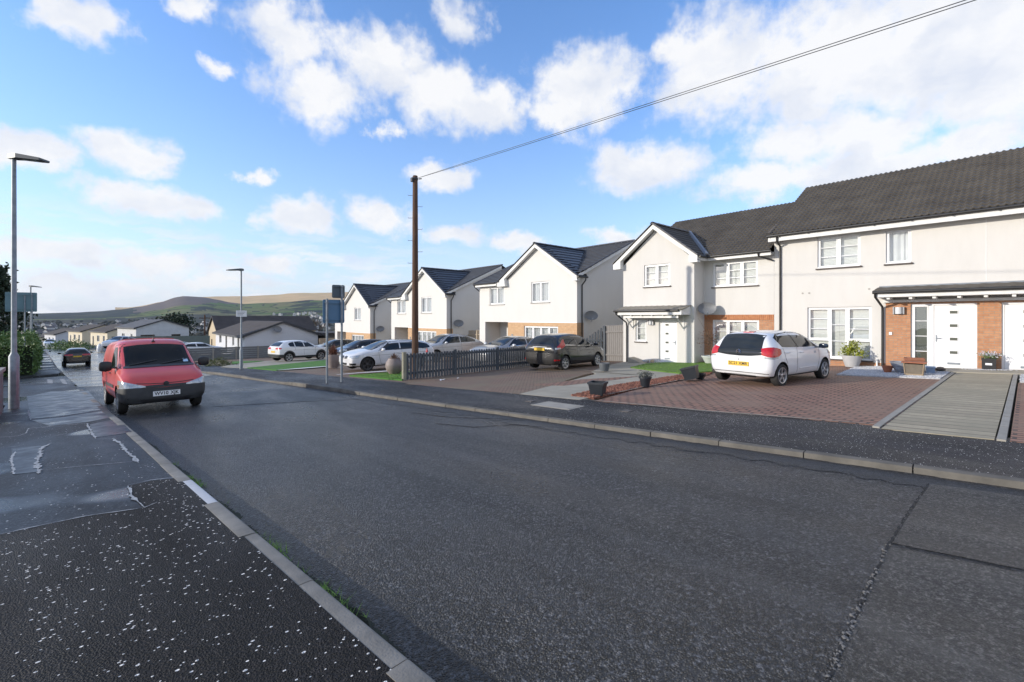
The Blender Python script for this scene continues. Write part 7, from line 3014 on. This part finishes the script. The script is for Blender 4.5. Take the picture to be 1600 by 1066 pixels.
t = thing('garden_table', 'low tarnished wooden tub stand with a terracotta coloured tray top on the white chippings', 'planter', (16.9, 2.1, on_gravel(16.9, 2.1)), R(4))
t.scale = (.66, .66, .95)
mb = MB()
r0, r1 = [], []
for (sx, sy) in ((-1, -1), (1, -1), (1, 1), (-1, 1)):
    r0.append(Vector((sx * .24, sy * .27, .03)))
    r1.append(Vector((sx * .28, sy * .31, .33)))
mb.grid([r0, r1], True)
mb.face(r0)
mb.build('box', mat('tarnished_wood', (.20, .165, .12), (.13, .11, .085), 5, .8, bump=.4, bscale=40), t)
mb = MB()
for (sx, sy) in ((-1, -1), (1, -1), (1, 1), (-1, 1)):
    mb.tube([(sx * .245, sy * .275, 0), (sx * .292, sy * .322, .36)], .022, 6)
mb.box(-.27, .27, -.30, .30, .0, .05)
mb.build('leg', mat('tan_wood', (.36, .27, .17), (.28, .21, .14), 6, .8), t)
mb = MB()
mb.prism([(-.36, -.40, .365), (.36, -.40, .365), (.36, .40, .365), (-.36, .40, .365)], (0, 0, .03))
mb.build('tray_top', M_TERRA, t)
pot_round('grey ribbed bowl with nothing in it among the pots by the door', (17.6, 2.45, on_gravel(17.6, 2.45) + .02), [(.16, 0), (.20, .09), (.215, .095), (.235, .17), (.25, .175), (.29, .29), (.30, .30)], mat('blue_grey_bowl', (.30, .32, .36), (.24, .26, .30), 5, .45), name='bowl', soil=True)
pot_square('flat terracotta tray on a dark stand behind the grey bowl', (18.25, 2.26, on_gravel(18.25, 2.26)), .46, .40, mat('tray_red', (.30, .12, .07), (.22, .09, .05), 6, .8), .1, 0, .9)
pot_square('yellowish wooden trough between the grey bowl and the blue trough', (17.7, 2.12, on_gravel(17.7, 2.12)), .24, .20, mat('ochre_wood', (.36, .27, .12), (.20, .17, .10), 6, .7), .1, 0, .95)
pot_square('small light blue trough beside the white door', (17.85, 1.86, on_gravel(17.85, 1.86)), .20, .19, mat('powder_blue', (.24, .32, .44), (.19, .26, .36), 6, .5), .1, 0, .95)
pot_round('broken terracotta pot lying by the downpipe', (17.5, 2.78, on_gravel(17.5, 2.78)), [(.08, 0), (.11, .09), (.14, .20)], M_TERRA)
mb = MB()
mb.lathe([(.001, 0), (.14, .02), (.15, .07), (.08, .12), (.001, .13)], 14, Matrix.Diagonal((1.3, .8, 1, 1)), cap=False)
o = mb.build('black_stone', M_BLACKPL, smooth=60)
o.location = (18.6, 1.72, ground(18.6, 1.72) + .105)
tag(o, 'black rounded lump on the slabs at the foot of the white door', 'stone')
# planter with flowers on the pier between the doors
t = pot_square('black square planter of pale flowers between the two white front doors', (19.72, .76, ground(19.72, .76) + .105), .30, .34, M_BLACKPL, 0, 0, .96, filled=True, rim=.01)
mb = MB()
leaves(mb, [(random.gauss(0, .10), random.gauss(0, .10), .37 + abs(random.gauss(0, .05))) for k in range(260)], .05)
mb.build('leaves', mat('flower_leaf', (.10, .17, .05), (.14, .20, .07), 9, .6), t)
mb = MB()
leaves(mb, [(random.gauss(0, .10), random.gauss(0, .10), .43 + abs(random.gauss(0, .04))) for k in range(260)], .04)
mb.build('flowers', mat('pale_petal', (.62, .60, .66), (.55, .52, .60), 9, .7), t)
mb = MB()
mb.box(-.155, -.152, -.07, .07, .14, .20)
mb.build('plaque', M_PLATEW, t)
mb = MB()
for k in range(220):
    x, y = 19.6 + random.gauss(0, .08), .76 + random.gauss(0, .25)
    s = random.uniform(.012, .03)
    T = Matrix.Translation((x, y, ground(x, y) + .112)) @ Matrix.Rotation(random.uniform(0, 6), 4, 'Z')
    mb.lathe([(s * .6, -s * .4), (s, 0), (s * .5, s * .5)], 6, T)
tag(mb.build('white_chippings', M_WHITEGRAV), kind='stuff')
# loose chippings over the beds
def chips(name, poly, n, m, dz, s0, s1):
    mb = MB()
    xs = [p[0] for p in poly]
    ys = [p[1] for p in poly]
    k = 0
    while k < n:
        p = (random.uniform(min(xs), max(xs)), random.uniform(min(ys), max(ys)))
        if not pip(p, poly):
            continue
        k += 1
        s = random.uniform(s0, s1)
        z = ground(*p) + dz
        a = random.uniform(0, 6.3)
        i = len(mb.v)
        for j in range(4):
            an = a + j * math.pi / 2 + random.uniform(-.4, .4)
            mb.v.append((p[0] + math.cos(an) * s, p[1] + math.sin(an) * s, z))
        mb.v.append((p[0] + random.gauss(0, s * .3), p[1] + random.gauss(0, s * .3), z + s * random.uniform(.5, 1.0)))
        for j in range(4):
            mb.f.append((i + j, i + (j + 1) % 4, i + 4))
            mb.m.append(0)
    tag(mb.build(name, m), kind='stuff')


chips('red_chippings', red, 5200, M_REDGRAV, .094, .02, .045)
chips('white_chippings', [(16.2, 3.75), (19.9, 4.0), (19.9, 2.4), (18.5, 2.35), (18.45, 1.5), (16.2, 1.5)], 5200, M_WHITEGRAV, .10, .014, .03)
chips('white_chippings', [(16.2, .12), (18.45, .12), (18.45, -3.0), (16.2, -3.0)], 1500, M_WHITEGRAV, .10, .014, .03)
# pots by the white estate
gp = spot(616, 584, .11)
t = pot_round('round-bellied mauve pot with withered fronds beside the near end of the picket fence', gp, [(.20, 0), (.31, .14), (.355, .32), (.325, .48), (.24, .59), (.23, .63)], M_PINKPOT)
spiky(t, .60, .25, 60, mat('withered_frond', (.24, .15, .10), (.15, .09, .06), 8, .9), .32, .9)
gp = spot(521, 574.5, .11)
t = pot_round('tall mauve pot with a spiky red-brown plant between the sign posts', gp, [(.24, 0), (.34, .30), (.38, .62), (.375, .70)], M_PINKPOT)
spiky(t, .66, .3, 150, mat('red_brown_blade', (.22, .085, .05), (.13, .06, .04), 8, .8), .62, .35)
# litter by the fence, red topped stake
for k, (px, py, lab) in enumerate(((692, 594, 'crumpled white paper at the foot of the picket fence'), (716, 591, 'small scrap of white paper in front of the picket fence'))):
    p = spot(px, py, .075)
    mb = MB()
    s = .14 if k == 0 else .06
    rows = [[(p.x + i * s * .3 - s, p.y + j * s * .2 - s * .5, p.z + abs(mnoise.noise(Vector((i * .9, j * .9, k)))) * s * .6) for i in range(6)] for j in range(5)]
    mb.grid(rows)
    tag(mb.build('litter', M_PLATEW), lab, 'litter')
mb = MB()
mb.tube([(0, 0, 0), (0, 0, 1.02)], .02, 6)
mb.lathe([(.05, .98), (.035, 1.04), (.015, 1.12)], 10)
o = mb.build('red_marker', mat('red_marker_paint', (.5, .02, .03), None, rough=.5))
o.location = (9.2, 15.4, ground(9.2, 15.4))
tag(o, 'small red marker showing just above the pales of the picket fence', 'marker')
# white bag by the far vehicle
p = at_y(156, 534, 84)
mb = MB()
mb.lathe([(.30, 0), (.34, .3), (.30, .7), (.14, 1.0), (.05, 1.1)], 12)
o = mb.build('rubble_bag', M_PLATEW, smooth=60)
o.location = (p.x, p.y, ground(p.x, p.y) + .1)
tag(o, 'white upright bag on the ground left of the white and blue vehicle', 'bag')


# ================================================================ THE AIR
mb = MB()
mb.box(-7500, 9500, -3500, 9500, -90, 420)
o = mb.build('haze', bpy.data.materials.new('haze_air'))
m = o.data.materials[0]
m.use_nodes = True
m.node_tree.nodes.clear()
out = m.node_tree.nodes.new('ShaderNodeOutputMaterial')
vol = m.node_tree.nodes.new('ShaderNodeVolumePrincipled')
vol.inputs['Color'].default_value = (.72, .85, 1.0, 1)
vol.inputs['Density'].default_value = 0.00003
vol.inputs['Anisotropy'].default_value = 0.0
m.node_tree.links.new(vol.outputs[0], out.inputs['Volume'])
o['kind'] = 'stuff'
